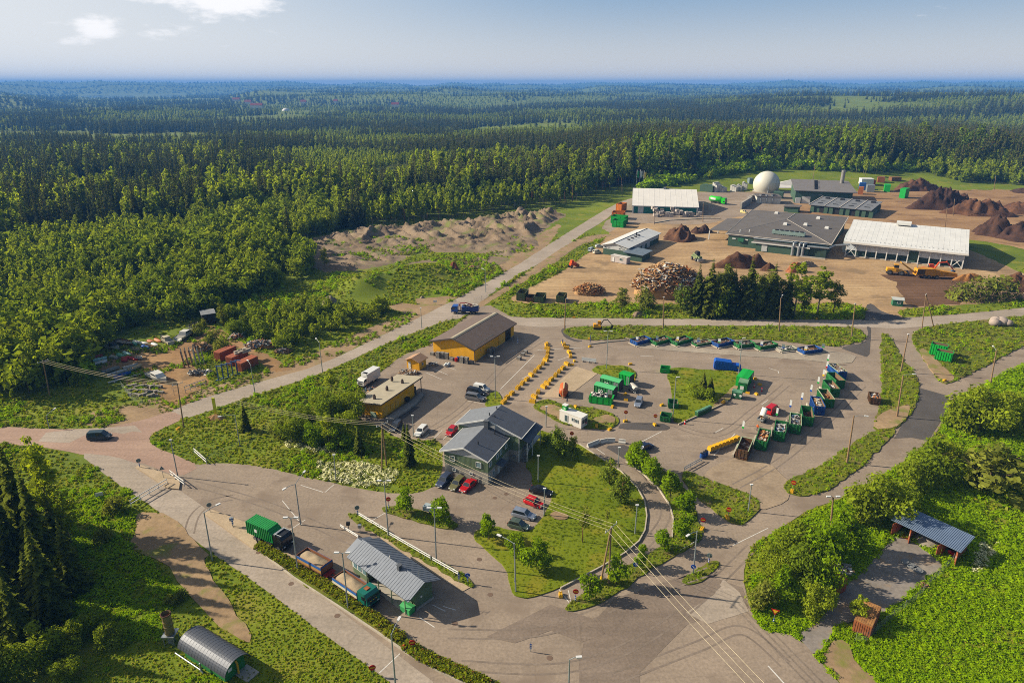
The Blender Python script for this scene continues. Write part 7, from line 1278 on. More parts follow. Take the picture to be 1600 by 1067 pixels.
# green tanker
t = truck('slurry_tanker', 'bright green tanker truck on the rear yard', (1110, 317), (1134, 320), 11, paint('lime', '#2fc41e', 0), CHAS, 2.6, (.15, .28, .85), 'truck', 4.2, 3.4); m = MB(); m.tube([(-.8, 0, 3.0), (-.2, 0, 3.0), (7.6, 0, 3.0), (8.0, 0, 3.0)], [1.3, 1.8, 1.8, 1.3], 18); k = m.build('tank', paint('lime', '#2fc41e'), t, True); m = MB(); m.box((2.5, -1.84, 3.2), (3.6, .05, 1.3)); m.build('panel', WL, k)
# trailers
def trailer(lab, rear, front, L, W, hh, bodym, name='trailer'):
 a, b = G(*rear), G(*front); d = b - a; an = math.atan2(d.y, d.x); o = root(name, lab, 'trailer', (a.x, a.y, gz(a.x, a.y)), an); m = MB(); m.box((L / 2, 0, .55), (L, W, .1)); [m.box((L / 2, s * W / 2, .55 + hh / 2), (L, .06, hh)) for s in (-1, 1)]; [m.box((x, 0, .55 + hh / 2), (.06, W, hh)) for x in (0, L)]; m.build('bed', bodym, o); [wheel(o, L * .45, s * (W / 2 + .12), .3, .18) for s in (-1, 1)]; m = MB(); m.tube([(L, .4, .5), (L + 1.2, 0, .45)], .05); m.tube([(L, -.4, .5), (L + 1.2, 0, .45)], .05); m.build('drawbar', GALV, o); return o
o = trailer('grey trailer with its domed cover tipped up behind the silver pickup', (985, 607), (996, 621), 2.8, 1.5, .5, GALV); m = MB(); m.ext([(.8 * math.cos(t), .8 * math.sin(t) * .75) for t in np.linspace(0, math.pi, 9)], 0, 3.0, 'x'); m.build('cover', M('cover_grey', '#b7b1a8', .7), o, False, (.4, .1, 1.3), .12)
o = trailer('galvanised trailer with a raised white lid behind the red van', (1187, 661), (1196, 653), 2.6, 1.5, .5, GALV); m = MB(); m.ext([(.8 * math.cos(t), .6 * math.sin(t)) for t in np.linspace(0, math.pi, 9)], 0, 2.5, 'x'); k = m.build('lid', WTRIM, o, False, (1.0, 0, 1.5)); k.rotation_euler = (0, -.9, 0); k.scale = (.8, .85, .7); m = MB(); [m.box((random.uniform(.3, 2.3), random.uniform(-.5, .5), .9), (.6, .3, .2), random.uniform(0, 3), random.choice([0, 3, 1])) for _ in range(14)]; w = m.build('waste_load', PAL, None, False, o.location, o.rotation_euler[2]); tag(w, 'scrap lying in the trailer behind the red van', 'waste')
# orange tanker trailer
p = at(880, 622); o = root('tank_trailer', 'orange tank trailer standing on the concrete pad', 'trailer', p, R(83)); m = MB(); m.tube([(-.1, 0, 1.55), (.3, 0, 1.55), (4.0, 0, 1.55), (4.4, 0, 1.55)], [.7, 1.1, 1.1, .7], 18); m.build('tank', M('tank_orange', '#c7602b', .5, var=.12), o, True); m = MB(); m.box((2, 0, 2.68), (4.0, .35, .1)); m.tube([(0, .2, 2.7), (-1.6, 0, .7)], .05); m.build('walkway', M('cream_steel', '#cdb98d', .7), o); m = MB(); m.tube([(.2, 0, .6), (-2.0, 0, .6)], .1); m.box((1.6, 0, .6), (3.6, 1.2, .15)); m.build('drawbar', M('tank_orange', '#c7602b'), o); [wheel(o, x, s * 1.0, .5, .4) for x in (.9, 2.4) for s in (-1, 1)]
# machines
YM = M('machine_yellow', '#e0a112', .5, var=.1); OM = M('machine_orange', '#d9521a', .5, var=.1); SM = M('shredder_yellow', '#c98a1a', .6, var=.2, scale=1)
def excavator(name, lab, uv, rz, k, bodym, armm, reach=5.5, bucket=BLACK):
 p = at(*uv); o = root(name, lab, 'excavator', p, rz); o.scale = (k, k, k)
 for s in (-1, 1): m = MB(); m.ext([(-1.6, .12), (-1.8, .45), (-1.5, .8), (1.5, .8), (1.8, .45), (1.6, .12)], s * .9 - .25, s * .9 + .25, 'y'); m.build('track', BLACK, o)
 m = MB(); m.box((-.3, 0, 1.25), (3.0, 2.1, .8), 0, 0, .95); m.box((-1.2, 0, 1.8), (1.1, 2.0, .6)); m.build('body', bodym, o); m = MB(); m.box((.5, .55, 2.3), (1.3, .95, 1.5), 0, 0, .9); c = m.build('cab', bodym, o); m = MB(); m.box((.55, .55, 2.4), (1.36, .8, .9)); m.build('cab_window', CARG, c)
 m = MB(); m.tube([(.9, -.2, 1.5), (2.0, -.2, 3.7), (reach * .65, -.2, 3.9)], [.22, .2, .16], 6); m.build('boom', armm, o); m = MB(); m.tube([(reach * .62, -.2, 4.1), (reach, -.2, 1.6)], [.17, .12], 6); m.build('stick', armm, o); m = MB(); m.ext([(reach - .3, 1.7), (reach + .3, 1.6), (reach + .1, .7), (reach - .6, .5), (reach - .8, .9)], -.7, .3, 'y'); m.build('bucket', bucket, o); return o
excavator('excavator', 'small yellow excavator parked on the long verge', (934, 515), R(-4), .85, YM, BLACK); excavator('excavator', 'orange armed excavator reaching over the shredder', (1450, 430), R(-8), 1.5, OM, OM, 6.3, M('steel_blue', '#3d5a78', .5))
p = at(1399, 429); o = root('wheel_loader', 'yellow wheel loader facing the shredder in front of the long hall', 'loader', p, R(-18)); o.scale = (1.4, 1.4, 1.4); m = MB(); m.box((-1.4, 0, 1.5), (2.6, 1.8, 1.0), 0, 0, .93); m.box((.8, 0, 1.3), (1.6, 1.2, .7)); m.build('body', YM, o); m = MB(); m.box((-.2, 0, 2.5), (1.3, 1.4, 1.3), 0, 0, .9); c = m.build('cab', YM, o); m = MB(); m.box((-.2, 0, 2.6), (1.34, 1.42, .8), 0, 0, .95); m.build('cab_window', CARG, c); m = MB(); [m.tube([(1.0, s * .5, 1.5), (2.6, s * .5, 1.0), (3.1, s * .5, .6)], .14) for s in (-1, 1)]; m.build('lift_arm', YM, o); m = MB(); m.ext([(3.0, .1), (4.1, .15), (3.5, .5), (3.3, 1.2), (3.0, 1.1)], -1.4, 1.4, 'y'); m.build('bucket', BLACK, o); [wheel(o, x, s * 1.0, .75, .55) for x in (-1.8, 1.4) for s in (-1, 1)]
p = at(1446, 434); o = root('shredder', 'orange yellow shredder with a raised conveyor in front of the long hall', 'shredder', p, R(-6)); o.scale = (1.35, 1.35, 1.35); m = MB(); m.ext([(-3.5, .9), (4.5, .9), (4.8, 2.2), (1.5, 3.0), (-3.2, 3.0)], -1.2, 1.2, 'y'); [m.box((-3 + i * .9, -1.24, 1.8), (.12, .08, 1.7)) for i in range(8)]; m.build('body', SM, o); m = MB(); m.box((-2.2, -1.25, 2.0), (2.2, .1, 1.6)); m.build('engine_grille', M('grille_brown', '#5a4632', .8), o); m = MB(); m.ext([(-3.4, 1.2), (-8.0, 4.4), (-8.1, 4.8), (-3.4, 1.8)], -.6, .6, 'y'); m.build('conveyor', M('conveyor_yellow', '#c79222', .6), o); m = MB(); m.ext([(4.5, 1.0), (8.5, .7), (8.5, 1.7), (4.5, 2.3)], -1, 1, 'y'); m.build('outfeed', SM, o); m = MB(); m.tube([(-3, 0, 3), (-3, 0, 4.2)], .12); m.build('exhaust', GALV, o); [wheel(o, x, s * 1.15, .55, .4) for x in (-1, .3, 2.6) for s in (-1, 1)]
p = at(1088, 407); o = root('telehandler', 'pale green telehandler on the wood yard', 'loader', p, R(-75)); o.scale = (1.5, 1.5, 1.5); m = MB(); m.box((0, 0, 1.1), (3.4, 1.7, .8)); m.build('body', M('handler_green', '#77855a', .6), o); m = MB(); m.box((-.2, .3, 2.1), (1.5, 1.1, 1.3), 0, 0, .85); c = m.build('cab', BLACK, o); m = MB(); m.tube([(-1.5, -.4, 2.0), (2.4, -.4, 1.2)], .2); m.build('boom', M('handler_green', '#77855a'), o); m = MB(); m.box((2.8, -.3, .7), (.8, 1.8, .7)); m.build('bucket', GALV, o); [wheel(o, x, s * .9, .55, .4) for x in (-1.1, 1.2) for s in (-1, 1)]
p = at(895, 418); o = root('roller', 'old orange roller among the bushes by the fence', 'machine', p, R(30)); o.scale = (1.3,) * 3; m = MB(); m.box((0, 0, 1.2), (2.2, 1.2, .9)); m.build('body', OM, o); m = MB(); m.tube([(1.6, -.8, .6), (1.6, .8, .6)], .6, 14); m.build('drum', RUSTM, o); m = MB(); m.box((-.4, 0, 2.1), (.9, 1.0, .9)); m.build('seat', OM, o); wheel(o, -1, .7, .5); wheel(o, -1, -.7, .5)
# ------------------------------------------------------------------ lamp posts, poles and wires
STEEL = M('lamp_steel', '#9aa3a6', .5, .4); WOODP = M('pole_wood', '#8d7355', .9, var=.2, scale=2); LHEAD = M('lamp_white', '#dadada', .5)
def lamp(lab, base, top, heads=(), wood=False, r=.085, group=None):
 p = at(*base); h = min(14, max(3.0, hgt(base[0], base[1], top[1]))); t = G(top[0], top[1], h); o = root('wooden_lamp_pole' if wood else 'lamp_post', lab, 'lamp post', p, 0, group); lean = t - p; lean.z = 0
 if lean.length > 1.2: lean = lean.normalized() * 1.2
 if not wood: lean *= .3
 q = Vector((lean.x, lean.y, h)); m = MB(); m.tube([(0, 0, -.1), q], [r * 1.5, r] if not wood else [r * 2, r * 1.4], 8); m.build('pole', WOODP if wood else STEEL, o)
 if wood: m = MB(); m.tube([(.08, .05, 0), Vector((lean.x * .14 + .12, lean.y * .14, h * .16))], [.22, .2], 8); m.build('foot', CONCW, o)
 if not heads: m = MB(); m.box((q.x, q.y, h + .08), (.55, .3, .18)); m.build('lamp_head', LHEAD, o)
 for hd in heads:
  if len(hd) == 1: d = Vector((hd[0], 0, .08))
  else:
   k = G(hd[0], hd[1], h) - G(top[0], top[1], h); k.z = 0; d = k if k.length < 3.5 else k.normalized() * 3.5; d.z = .25
  m = MB(); m.tube([q - Vector((0, 0, .1)), q + d * .5 + Vector((0, 0, .08)), q + d], .05, 6); a = m.build('arm', WOODP if wood and abs(d.x) < .5 else STEEL, o)
  m = MB(); m.box(q + d * 1.12, (.75, .34, .16), math.atan2(d.y, d.x)); m.build('lamp_head', LHEAD, a)
 return o
D2 = [(.75,), (-.75,)]
LPS = [('double headed lamp post in the rail verge opposite the hogweed', (607, 838), (600, 753), D2), ('double headed lamp post where the rail verge meets the rail gap', (682, 880), (680, 796), D2), ('lamp post with two long arms before the green truck', (470, 820), (461, 756), [(446, 765), (474, 741)]),
 ('double headed lamp post in the hedge beside the sand trailer', (466, 896), (456, 811), D2), ('double headed lamp post in the hedge beside the tipper cab', (544, 951), (536, 866), D2), ('leaning single arm lamp post on the sandy traffic island side of the exit lane', (332, 876), (322, 800), [(342, 791)]),
 ('single arm lamp post at the bottom edge of the hedge', (619, 1085), (612, 990), [(623, 971)]), ('curved arm lamp post cut by the bottom picture edge', (888, 1088), (889, 1030), [(902, 1029)]), ('slim lamp post standing inside the entrance gate', (278, 745), (267, 688), ()), ('single arm lamp post beyond the reddish junction', (77, 669), (74, 649), [(86, 641)]),
 ('single arm lamp post by the fence above the junction', (375, 697), (367, 648), [(346, 652)]), ('lamp post on the road beside the boat yard', (399, 618), (391, 570), [(387, 565)]), ('lamp post on the road beyond the boat yard', (504, 582), (498, 535), [(494, 531)]), ('thin lamp post on the road opposite the dirt clearing', (659, 513), (657, 482), ()), ('thin lamp post on the road near the red gravel', (759, 457), (757, 422), [(753, 421)]),
 ('double headed lamp post on the little green patch beside the pickups', (774, 623), (773, 559), D2), ('short lamp post in front of the white parked car', (646, 682), (645, 650), ()), ('lamp post with blue flag boards in the hogweed', (525, 752), (524, 711), ()), ('lamp post beside the white reception cabin lane', (853, 667), (854, 636), ()), ('tall lamp post at the lower tip of the centre lawn', (1051, 655), (1055, 590), [(.4,)]),
 ('double headed lamp post on the small lawn by the concrete pad', (947.5, 577), (949, 519), D2), ('tall white lamp post in front of the low green skips', (1154, 585), (1157, 529), [(.4,)]), ('lamp post beside the dark patch and white barriers', (966, 725), (968, 700), ()), ('lamp post with two boxes on the lawn below the office', (841, 754), (840, 714), ()), ('lamp post between the red and silver cars', (850, 806), (851, 764), ()), ('short lamp post on the lawn near the curved kerb', (992, 835), (996, 791), ()),
 ('lamp post with a long left arm on the verge above the sign island', (1083, 897), (1085, 831), [(1072, 839)]), ('long armed lamp post at the lower lawn corner', (806, 925), (797, 850), [(776, 841)]), ('slim post on the exit island', (1169, 799), (1172, 759), ())]
for l, b, t, hd in LPS: lamp(l, b, t, hd)
WPS = [('wooden lamp pole on the verge behind the tall skips', (1323, 724), (1334, 651), [(1351, 653)]), ('wooden lamp pole on the dirt at the top of the road verge', (1401, 652), (1411, 588), [(1426, 588)]), ('wooden lamp pole at the right edge of the road verge', (1407, 582), (1419, 524), ()), ('wooden pole at the right end of the middle verge', (1330, 529), (1336, 476), ()), ('wooden lamp pole on the middle verge before the bank trees', (1217, 519), (1220, 467), [(1222, 464)]), ('wooden pole in the middle of the middle verge', (1036, 514), (1037, 466), ()), ('wooden lamp pole at the left end of the middle verge', (882, 518), (884, 468), [(.4,)]),
 ('wooden lamp pole beside the right hand road', (1547, 603), (1557, 548), [(1552, 543)]), ('wooden lamp pole rising from the maples', (1298, 822), (1302, 776), D2), ('wooden lamp pole before the waste wood heap', (1001, 474), (1002, 421), D2), ('wooden lamp pole at the foot of the big compost heap', (1489, 337), (1491, 312), ()), ('wooden lamp pole behind the long hall roof', (1476, 357), (1480, 326), ()), ('wooden pole at the back of the compost field', (1553, 297), (1556, 276), ()), ('wooden pole before the wood left of the boiler hall', (1270, 281), (1271, 260), ()), ('lamp pole at the road bend by the teal hall', (972, 308), (972, 289), ()), ('lamp pole in front of the teal hall door', (1022, 351), (1022, 323), ()), ('lamp pole in front of the teal hall end', (1098, 347), (1099, 317), ())]
for l, b, t, hd in WPS: lamp(l, b, t, hd, True, .1)
def upole(lab, legs, top, cross=1.6, strap=False):
 P = [at(*l) for l in legs]; h = hgt(legs[0][0], legs[0][1], top[1]); t = G(top[0], top[1], h); c = P[0]; o = root('utility_pole', lab, 'utility pole', c)
 for p in P: m = MB(); m.tube([Vector((0, 0, -.1)) + p - c, t - c], [.17, .12], 8); m.build('pole', WOODP, o)
 m = MB(); m.tube([t - c + Vector((-cross * .5, -cross * .6, -.2)), t - c + Vector((cross * .5, cross * .6, -.2))], .07, 6); a = m.build('cross_arm', GALV, o)
 for k in (-.45, 0, .45): m = MB(); m.tube([t - c + Vector((cross * k, cross * 1.2 * k, -.15)), t - c + Vector((cross * k, cross * 1.2 * k, .2))], .06, 6); m.build('insulator', LHEAD, a)
 if strap:
  for p in P: m = MB(); m.tube([p - c + (t - p) * .09, p - c + (t - p) * .15], .2, 8); m.build('warning_band', M('yellow_paint', '#e0b81c', .6), o)
 return t
UA = upole('forked wooden utility pole standing among the lower lindens', [(938, 914), (951, 912)], (955, 823), 2.2, True); UH = upole('twin wooden utility poles in front of the hogweed slope', [(596.5, 733), (604, 728)], (597, 662), 2.0); UL = upole('wooden utility pole at the scrub edge of the boat yard', [(78, 620)], (67, 564)); UM = upole('wooden utility pole at the inner corner of the junction', [(287, 667)], (277, 599)); upole('slanted pair of wooden poles at the corner of the right hand roads', [(1440, 516), (1459, 513)], (1447, 460), .8)
dr = G(1190, 1067, UA.z) - UA; UE = UA + dr * 1.9
WIRE = M('wire', '#b3a88c', .6, .3)
def wire(lab, a, b, off, sag, r=.022):
 n = (b - a); n.z = 0; n = Vector((-n.y, n.x, 0)).normalized() * off; pts = [a + (b - a) * t + n - Vector((0, 0, sag * 4 * t * (1 - t))) for t in np.linspace(0, 1, 25)]; m = MB(); m.tube(pts, r, 5); o = m.build('power_line', WIRE); tag(o, lab, 'cable')
for k, w in zip((-.9, 0, .9), ('lower', 'middle', 'upper')): wire('%s of the three wires running from the twin poles to the forked pole' % w, UH, UA, k, 1.6); wire('%s of the three wires leaving the forked pole to the bottom edge' % w, UA, UE, k * 1.1, .9, .025); wire('%s of the wires between the boat yard pole and the junction pole' % w, UL, UM, k * .8, 1.0); wire('%s of the wires from the junction pole to the twin poles' % w, UM, UH, k * .8, 2.0)
# ------------------------------------------------------------------ signs
RED_ = M('sign_red', '#b8161a', .5, var=.05); YEL_ = M('sign_yellow', '#e8c020', .5, var=.05); BLU_ = M('sign_blue', '#1c4fa8', .5, var=.05); SBK = M('sign_back', '#6d7d7c', .6)
def sign(lab, disc, base, face='noentry', striped=False):
 p = at(*base); h = max(1.5, min(4.2, hgt(base[0], base[1], disc[1]))); rz = math.atan2(p.x, p.y) * -.9; o = root('road_sign', lab, 'sign', p, rz); m = MB(); m.tube([(0, 0, 0), (0, 0, h + .2)], .045, 6); m.build('post', GALV, o); f = MB()
 if face == 'noentry': f.tube([(0, -.1, h), (0, -.05, h)], .46, 20); k = f.build('plate', RED_, o); b = MB(); b.box((0, -.115, h), (.62, .02, .16)); b.build('bar', YEL_, k)
 elif face == 'yield': f.ext([(-.6, h + .45), (.6, h + .45), (0, h - .55)], -.1, -.06, 'y'); k = f.build('plate', RED_, o); b = MB(); b.ext([(-.36, h + .31), (.36, h + .31), (0, h - .28)], -.125, -.1, 'y'); b.build('centre', YEL_, k)
 elif face == 'blue': f.tube([(0, -.1, h), (0, -.05, h)], .42, 20); k = f.build('plate', BLU_, o); b = MB(); b.box((.02, -.115, h), (.44, .02, .1), ry=.8); b.box((.16, -.115, h - .16), (.3, .02, .1), ry=0); b.build('arrow', WL, k)
 elif face == 'back': f.tube([(0, .05, h), (0, .1, h)], .45, 18); f.build('plate', SBK, o)
 elif face == 'tri': f.ext([(-.5, h - .35), (.5, h - .35), (0, h + .5)], .05, .1, 'y'); f.build('plate', SBK, o)
 elif face == 'board': f.box((0, -.06, h - .2), (1.3, .06, .8)); f.build('plate', WL, o)
 elif face == 'post': f.box((0, -.06, h * .65), (.3, .05, h * .6)); f.build('plate', BLU_, o); b = MB(); [b.box((0, -.09, h * (.42 + .2 * i)), (.3, .03, h * .09)) for i in range(3)]; b.build('stripe', WL, o)
 if striped: m = MB(); m.tube([(0, 0, .15), (0, 0, .95)], .1, 8); s_ = m.build('sleeve', BLU_, o); m = MB(); [m.tube([(0, 0, z), (0, 0, z + .14)], .106, 8) for z in (.3, .62)]; m.build('stripe', WL, s_)
for a in [('red no entry sign beside the orange post below the hedge', (642, 1005), (645, 1018)), ('red no entry sign on the grass edge of the exit lane', (581, 1042), (583, 1055)), ('red no entry sign at the left tip of the parking verge', (609, 781), (608, 797), 'noentry', True), ('red no entry sign at the bottom end of the linden verge', (899, 925), (899, 940), 'noentry', True), ('red no entry sign with a yellow block before the container yard', (978, 644), (977, 660)), ('red no entry sign by the green tipping skip', (1024, 650), (1023, 664)), ('no entry sign between the pines and the white cabin lane', (895, 677), (893, 689)), ('no entry sign at the tip of the exit island', (1139, 797), (1137, 811)), ('no entry sign at the widest linden bend', (1098, 812), (1097, 826)), ('dark no entry sign at the tip of the verge behind the skips', (1238, 755), (1238, 767)),
 ('red and yellow give way sign at the thicket crossing', (1212, 955), (1208, 974), 'yield', True), ('round blue arrow sign at the end of the rail verge', (731, 900), (731, 912), 'blue', True), ('round sign seen from behind before the gate island', (217, 722), (219, 732), 'back', True), ('triangular sign seen from behind at the gate', (253, 734), (256, 748), 'tri'), ('round sign at the head of the sandy island', (326, 792), (329, 802), 'back'), ('striped marker sign in the middle of the sandy island', (363, 812), (365, 826), 'post'), ('sign with a striped foot on the tip of the sign island', (1107, 872), (1107, 881), 'back', True), ('marker sign growing from a tuft in the apron', (829, 1005), (829, 1018), 'post'), ('diamond sign at the left end of the long white rail', (558, 795), (559, 806), 'back', True), ('small white board among the weeds left of the gate', (157, 772), (157, 781), 'board'), ('white board sign on the grass beside the long road', (680, 470), (680, 476), 'board'), ('blue sign on the lower linden verge', (992, 883), (992, 896), 'blue'), ('square sign at the end of the white rail', (717, 896), (717, 910), 'post'), ('blue arrow sign under the long armed lamp', (1081, 888), (1082, 898), 'blue'), ('sign at the entrance of the yellow block lane', (809, 529), (809, 541), 'post'), ('sign at the right lane of yellow blocks', (878, 530), (879, 540), 'post'), ('orange marker sign in the middle verge', (923, 524), (922, 540), 'post'), ('narrow sign beside the bottom lawn lamp', (804, 903), (805, 915), 'post')]: sign(*a)
# sorting boards by the skips
PALB = [M('board_white', '#cfd2d2', .6), GSIGN, BLU_, YEL_, RED_]
for i, (x, y, c) in enumerate([(475, 770, 1), (787, 645, 1), (912, 570, 2), (1018, 500, 2), (1103, 425, 2), (1170, 350, 1), (1218, 280, 3), (1250, 205, 4), (1260, 135, 1)]):
 p = G(*zq(x, y + 35, 1080, 540, .1687)); o = root('sorting_board', ['tall white and green board behind the rusty end skip', 'tall white and green board behind the third skip', 'tall white and blue board behind the fourth skip', 'tall white and blue board behind the nearly empty skip', 'tall white and blue board behind the lower blue skip', 'tall white and green board behind the seventh skip', 'tall white and yellow board behind the eighth skip', 'tall white and red board behind the ninth skip', 'tall white and green board at the upper end of the curved row'][i], 'sign', (p.x, p.y, .1), -.75, 'sorting boards of the tall skips'); m = MB(); m.tube([(0, 0, 0), (0, 0, 2.9)], .04, 6); m.build('post', GALV, o); m = MB(); m.box((0, -.06, 2.1), (.5, .05, 1.6)); m.build('board', PALB[0], o); m = MB(); m.box((0, -.07, 1.25), (.505, .06, .5)); m.build('colour_band', PALB[c], o)
for i, (x, y, c) in enumerate([(165, 150, 2), (312, 146, 2), (462, 150, 3), (613, 158, 2), (767, 167, 1), (920, 178, 1), (1077, 187, 2), (1235, 207, 2), (1400, 222, 3), (1528, 205, 1)]):
 p = G(*zq(x, y + 28, 960, 500, .2127)); o = root('sorting_board', 'small grey sorting board beside the %s skip of the low row' % ['dark blue end', 'first green', 'yellow signed', 'shallow', 'bright blue', 'lamp post', 'last green', 'empty concrete', 'right hand blue', 'far corner'][i], 'sign', (p.x, p.y, .1), -.6, 'sorting boards of the low skips'); m = MB(); m.tube([(0, 0, 0), (0, 0, 2.4)], .04, 6); m.build('post', GALV, o); m = MB(); m.box((0, -.06, 2.0), (.8, .05, .9)); m.build('board', SBK if i % 2 else PALB[0], o); m = MB(); m.box((0, -.07, 1.4), (.8, .06, .3)); m.build('colour_band', PALB[c], o)
# ------------------------------------------------------------------ yellow blocks, barriers, rails
YB = M('block_yellow', '#d9a81a', .8, var=.2, scale=2)
ybp = None
def yblock(p, rz, lab, s=1.0):
 global ybp
 if ybp is None:
  ybp = root('yellow_block', lab, 'concrete block', p, rz, 'yellow blocks of the lane lines'); m = MB(); m.box((0, 0, .35), (1.7, .95, .7), 0, 0, .95); m.build('block', YB, ybp); m = MB(); [m.box((x, y, .78), (.38, .32, .2), 0, 0, .8) for x in (-.52, 0, .52) for y in (-.23, .23)]; m.build('knobs', YB, ybp)
 else: dup(ybp, p, rz, lab, None, s)
LL = [(563,155),(573,197),(577,242),(573,290),(555,335),(522,378),(475,425),(430,468),(383,515),(328,567),(275,615),(222,667),(150,735),(92,785),(52,838)]; RL = [(772,150),(800,190),(833,243),(850,292),(805,383),(757,432),(712,475),(670,517),(618,568),(570,613),(530,655),(465,717),(418,772),(397,830)]
for nm, Ls in (('left', LL), ('right', RL)):
 P = [G(*zq(x, y, 780, 520, .1312)) for x, y in Ls]
 for i, p in enumerate(P): d = P[min(i + 1, len(P) - 1)] - P[max(0, i - 1)]; yblock((p.x, p.y, gz(p.x, p.y)), math.atan2(d.y, d.x) + random.uniform(-.25, .25) + (1.2 if random.random() < .3 else 0), 'yellow concrete block in the %s hand line of the entry lane' % nm)
for x, y in [(752, 125), (572, 130), (895, 345), (830, 390), (868, 388), (910, 895), (1345, 890), (1078, 172), (1075, 85)]: p = G(*zq(x, y, 780, 520, .1312)); yblock((p.x, p.y, gz(p.x, p.y)), random.uniform(0, 3), 'small yellow foot block beside the entry lane', .6)
for (u, v), l in zip([(1136, 811), (1237, 770), (876, 931), (1097, 828), (977, 659), (1023, 665), (1034, 634), (1035, 647), (953, 599), (985, 598), (991, 595), (978, 626), (977, 617), (957, 637), (932, 668), (953, 672), (1130, 631), (1168, 615), (1182, 617), (1180, 593), (1187, 602), (1475, 597), (279, 671), (985, 570), (897, 497), (1276, 499)], ['under the exit island sign', 'at the tip of the skip verge', 'at the lower lane end', 'at the linden bend', 'under the first container yard sign', 'under the sign by the tipping skip', 'by the upper tipping skip', 'by the lower tipping skip', 'behind the bright green box', 'right of the container group', 'next to the container yard board', 'left of the silver pickup', 'near the tipped trailer', 'below the bag skip', 'on the cabin lawn edge', 'at the cabin lawn tip', 'by the wheelie bins', 'before the dull green container', 'right of the dull green container', 'before the bright container', 'right of the bright container', 'on the road triangle corner', 'at the junction pole foot', 'at the lamp lawn top', 'at the verge road', 'under the bank trees']): yblock(at(u, v), random.uniform(0, 3), 'yellow foot block %s' % l, .62)
WBAR = M('barrier_white', '#c9c6bf', .85, var=.1)
for i, ((a, b), l) in enumerate(zip([((918, 699), (936, 692)), ((938, 692.5), (949, 690.5)), ((950, 690.5), (961, 690.5)), ((966.5, 691.5), (977.5, 693))], ['leftmost', 'second', 'third', 'rightmost'])): A, an = frame(a, b); L = (G(*b) - A).length; m = MB(); m.ext([(-.35, 0), (.35, 0), (.35, .3), (.15, .5), (.12, .95), (-.12, .95), (-.15, .5), (-.35, .3)], 0, L, 'x'); o = m.build('concrete_barrier', WBAR, None, loc=(A.x, A.y, gz(A.x, A.y)), rz=an); tag(o, '%s of the white concrete barriers closing the curved lane' % l, 'barrier', 'white barriers closing the curved lane')
ysb = [G(1108 + 44 * t, 707 - 17 * t) for t in np.linspace(.03, .97, 8)]
for i, p in enumerate(ysb):
 o = root('yellow_sack', '%s yellow sack on the wall between the barrels and the skips' % ['first', 'second', 'third', 'fourth', 'fifth', 'sixth', 'seventh', 'last'][i], 'sack', (p.x, p.y, .1), .65, 'yellow sacks on the wall'); m = MB(); m.box((0, 0, .25), (1.15, .7, .5)); m.build('plinth', CONCW, o); m = MB(); m.box((0, 0, .9), (1.1, 1.0, .8), 0, 0, .85); m.box((0, 0, 1.35), (.9, .8, .12)); m.build('sack', M('sack_yellow', '#e3ad12', .7), o)
for i, (u, v) in enumerate([(1096, 716), (1100, 714), (1103, 712)]): p = at(u, v); o = root('barrel', ['left', 'middle', 'right'][i] + ' one of the blue barrels at the end of the yellow sacks', 'barrel', p); m = MB(); m.tube([(0, 0, 0), (0, 0, .3), (0, 0, .9), (0, 0, 1.2)], [.36, .42, .42, .36], 14); [m.tube([(0, 0, z), (0, 0, z + .05)], .45, 14) for z in (.4, .8)]; m.build('drum', M('barrel_blue', '#2b57a0', .5), o); m = MB(); m.tube([(0, 0, 1.2), (0, 0, 1.26)], .38, 14); m.build('lid', BLACK, o)
def rail(lab, a, b, posts=7, h=.75, mat=WTRIM, name='guard_rail', two=True, z0=None):
 A, an = frame(a, b); L = (G(*b) - A).length; o = root(name, lab, 'railing', (A.x, A.y, gz(A.x, A.y)), an); m = MB(); m.tube([(0, 0, h), (L, 0, h)], .09, 6); m.build('rail', mat, o)
 if two: m = MB(); m.tube([(0, 0, h * .45), (L, 0, h * .45)], .09, 6); m.build('rail', mat, o)
 for i in range(posts): m = MB(); m.tube([(L * i / (posts - 1), 0, 0), (L * i / (posts - 1), 0, h + .05)], .07, 6); m.build('post', mat, o)
rail('left section of the white pipe rail behind the weigh station', (560, 806), (605, 833)); rail('middle section of the white pipe rail behind the weigh station', (606, 837), (673, 876), 9); rail('right section of the white pipe rail behind the weigh station', (676, 878), (716, 901)); rail('low white rail beside the card terminal', (532, 824), (560, 841), 5, .6); rail('pale pipe rail at the mouth of the exit island', (1069, 736), (1096, 721), 4, .9, GALV); rail('white gate leaf on the right of the entrance', (304, 708), (323, 725), 4, 1.2, name='gate'); rail('long white sliding gate across the exit lane', (205, 791), (262, 757), 5, 1.3, name='gate'); rail('short white gate leaf on the traffic island', (267, 745), (289, 762), 4, 1.2, name='gate'); rail('grey mesh gate of the boat yard', (290, 614), (322, 602), 5, 1.8, GALV, 'gate')
def fence(lab, pts, h=1.8, step=3.0, name='wire_fence'):
 P = [at(*q) for q in pts]; o = root(name, lab, 'fence', P[0]); m = MB(); w = MB()
 for a, b in zip(P, P[1:]):
  n = max(1, int((b - a).length / step))
  for i in range(n + 1): p = a + (b - a) * i / n - P[0]; m.tube([p, p + Vector((0, 0, h))], .035, 5)
  for k in range(9): z = Vector((0, 0, h * (k + .5) / 9)); w.tube([a - P[0] + z, b - P[0] + z], .009, 3, 0, False)
 q = m.build('posts', GALV, o); w.build('wires', M('fence_grey', '#767b7a', .7), o)
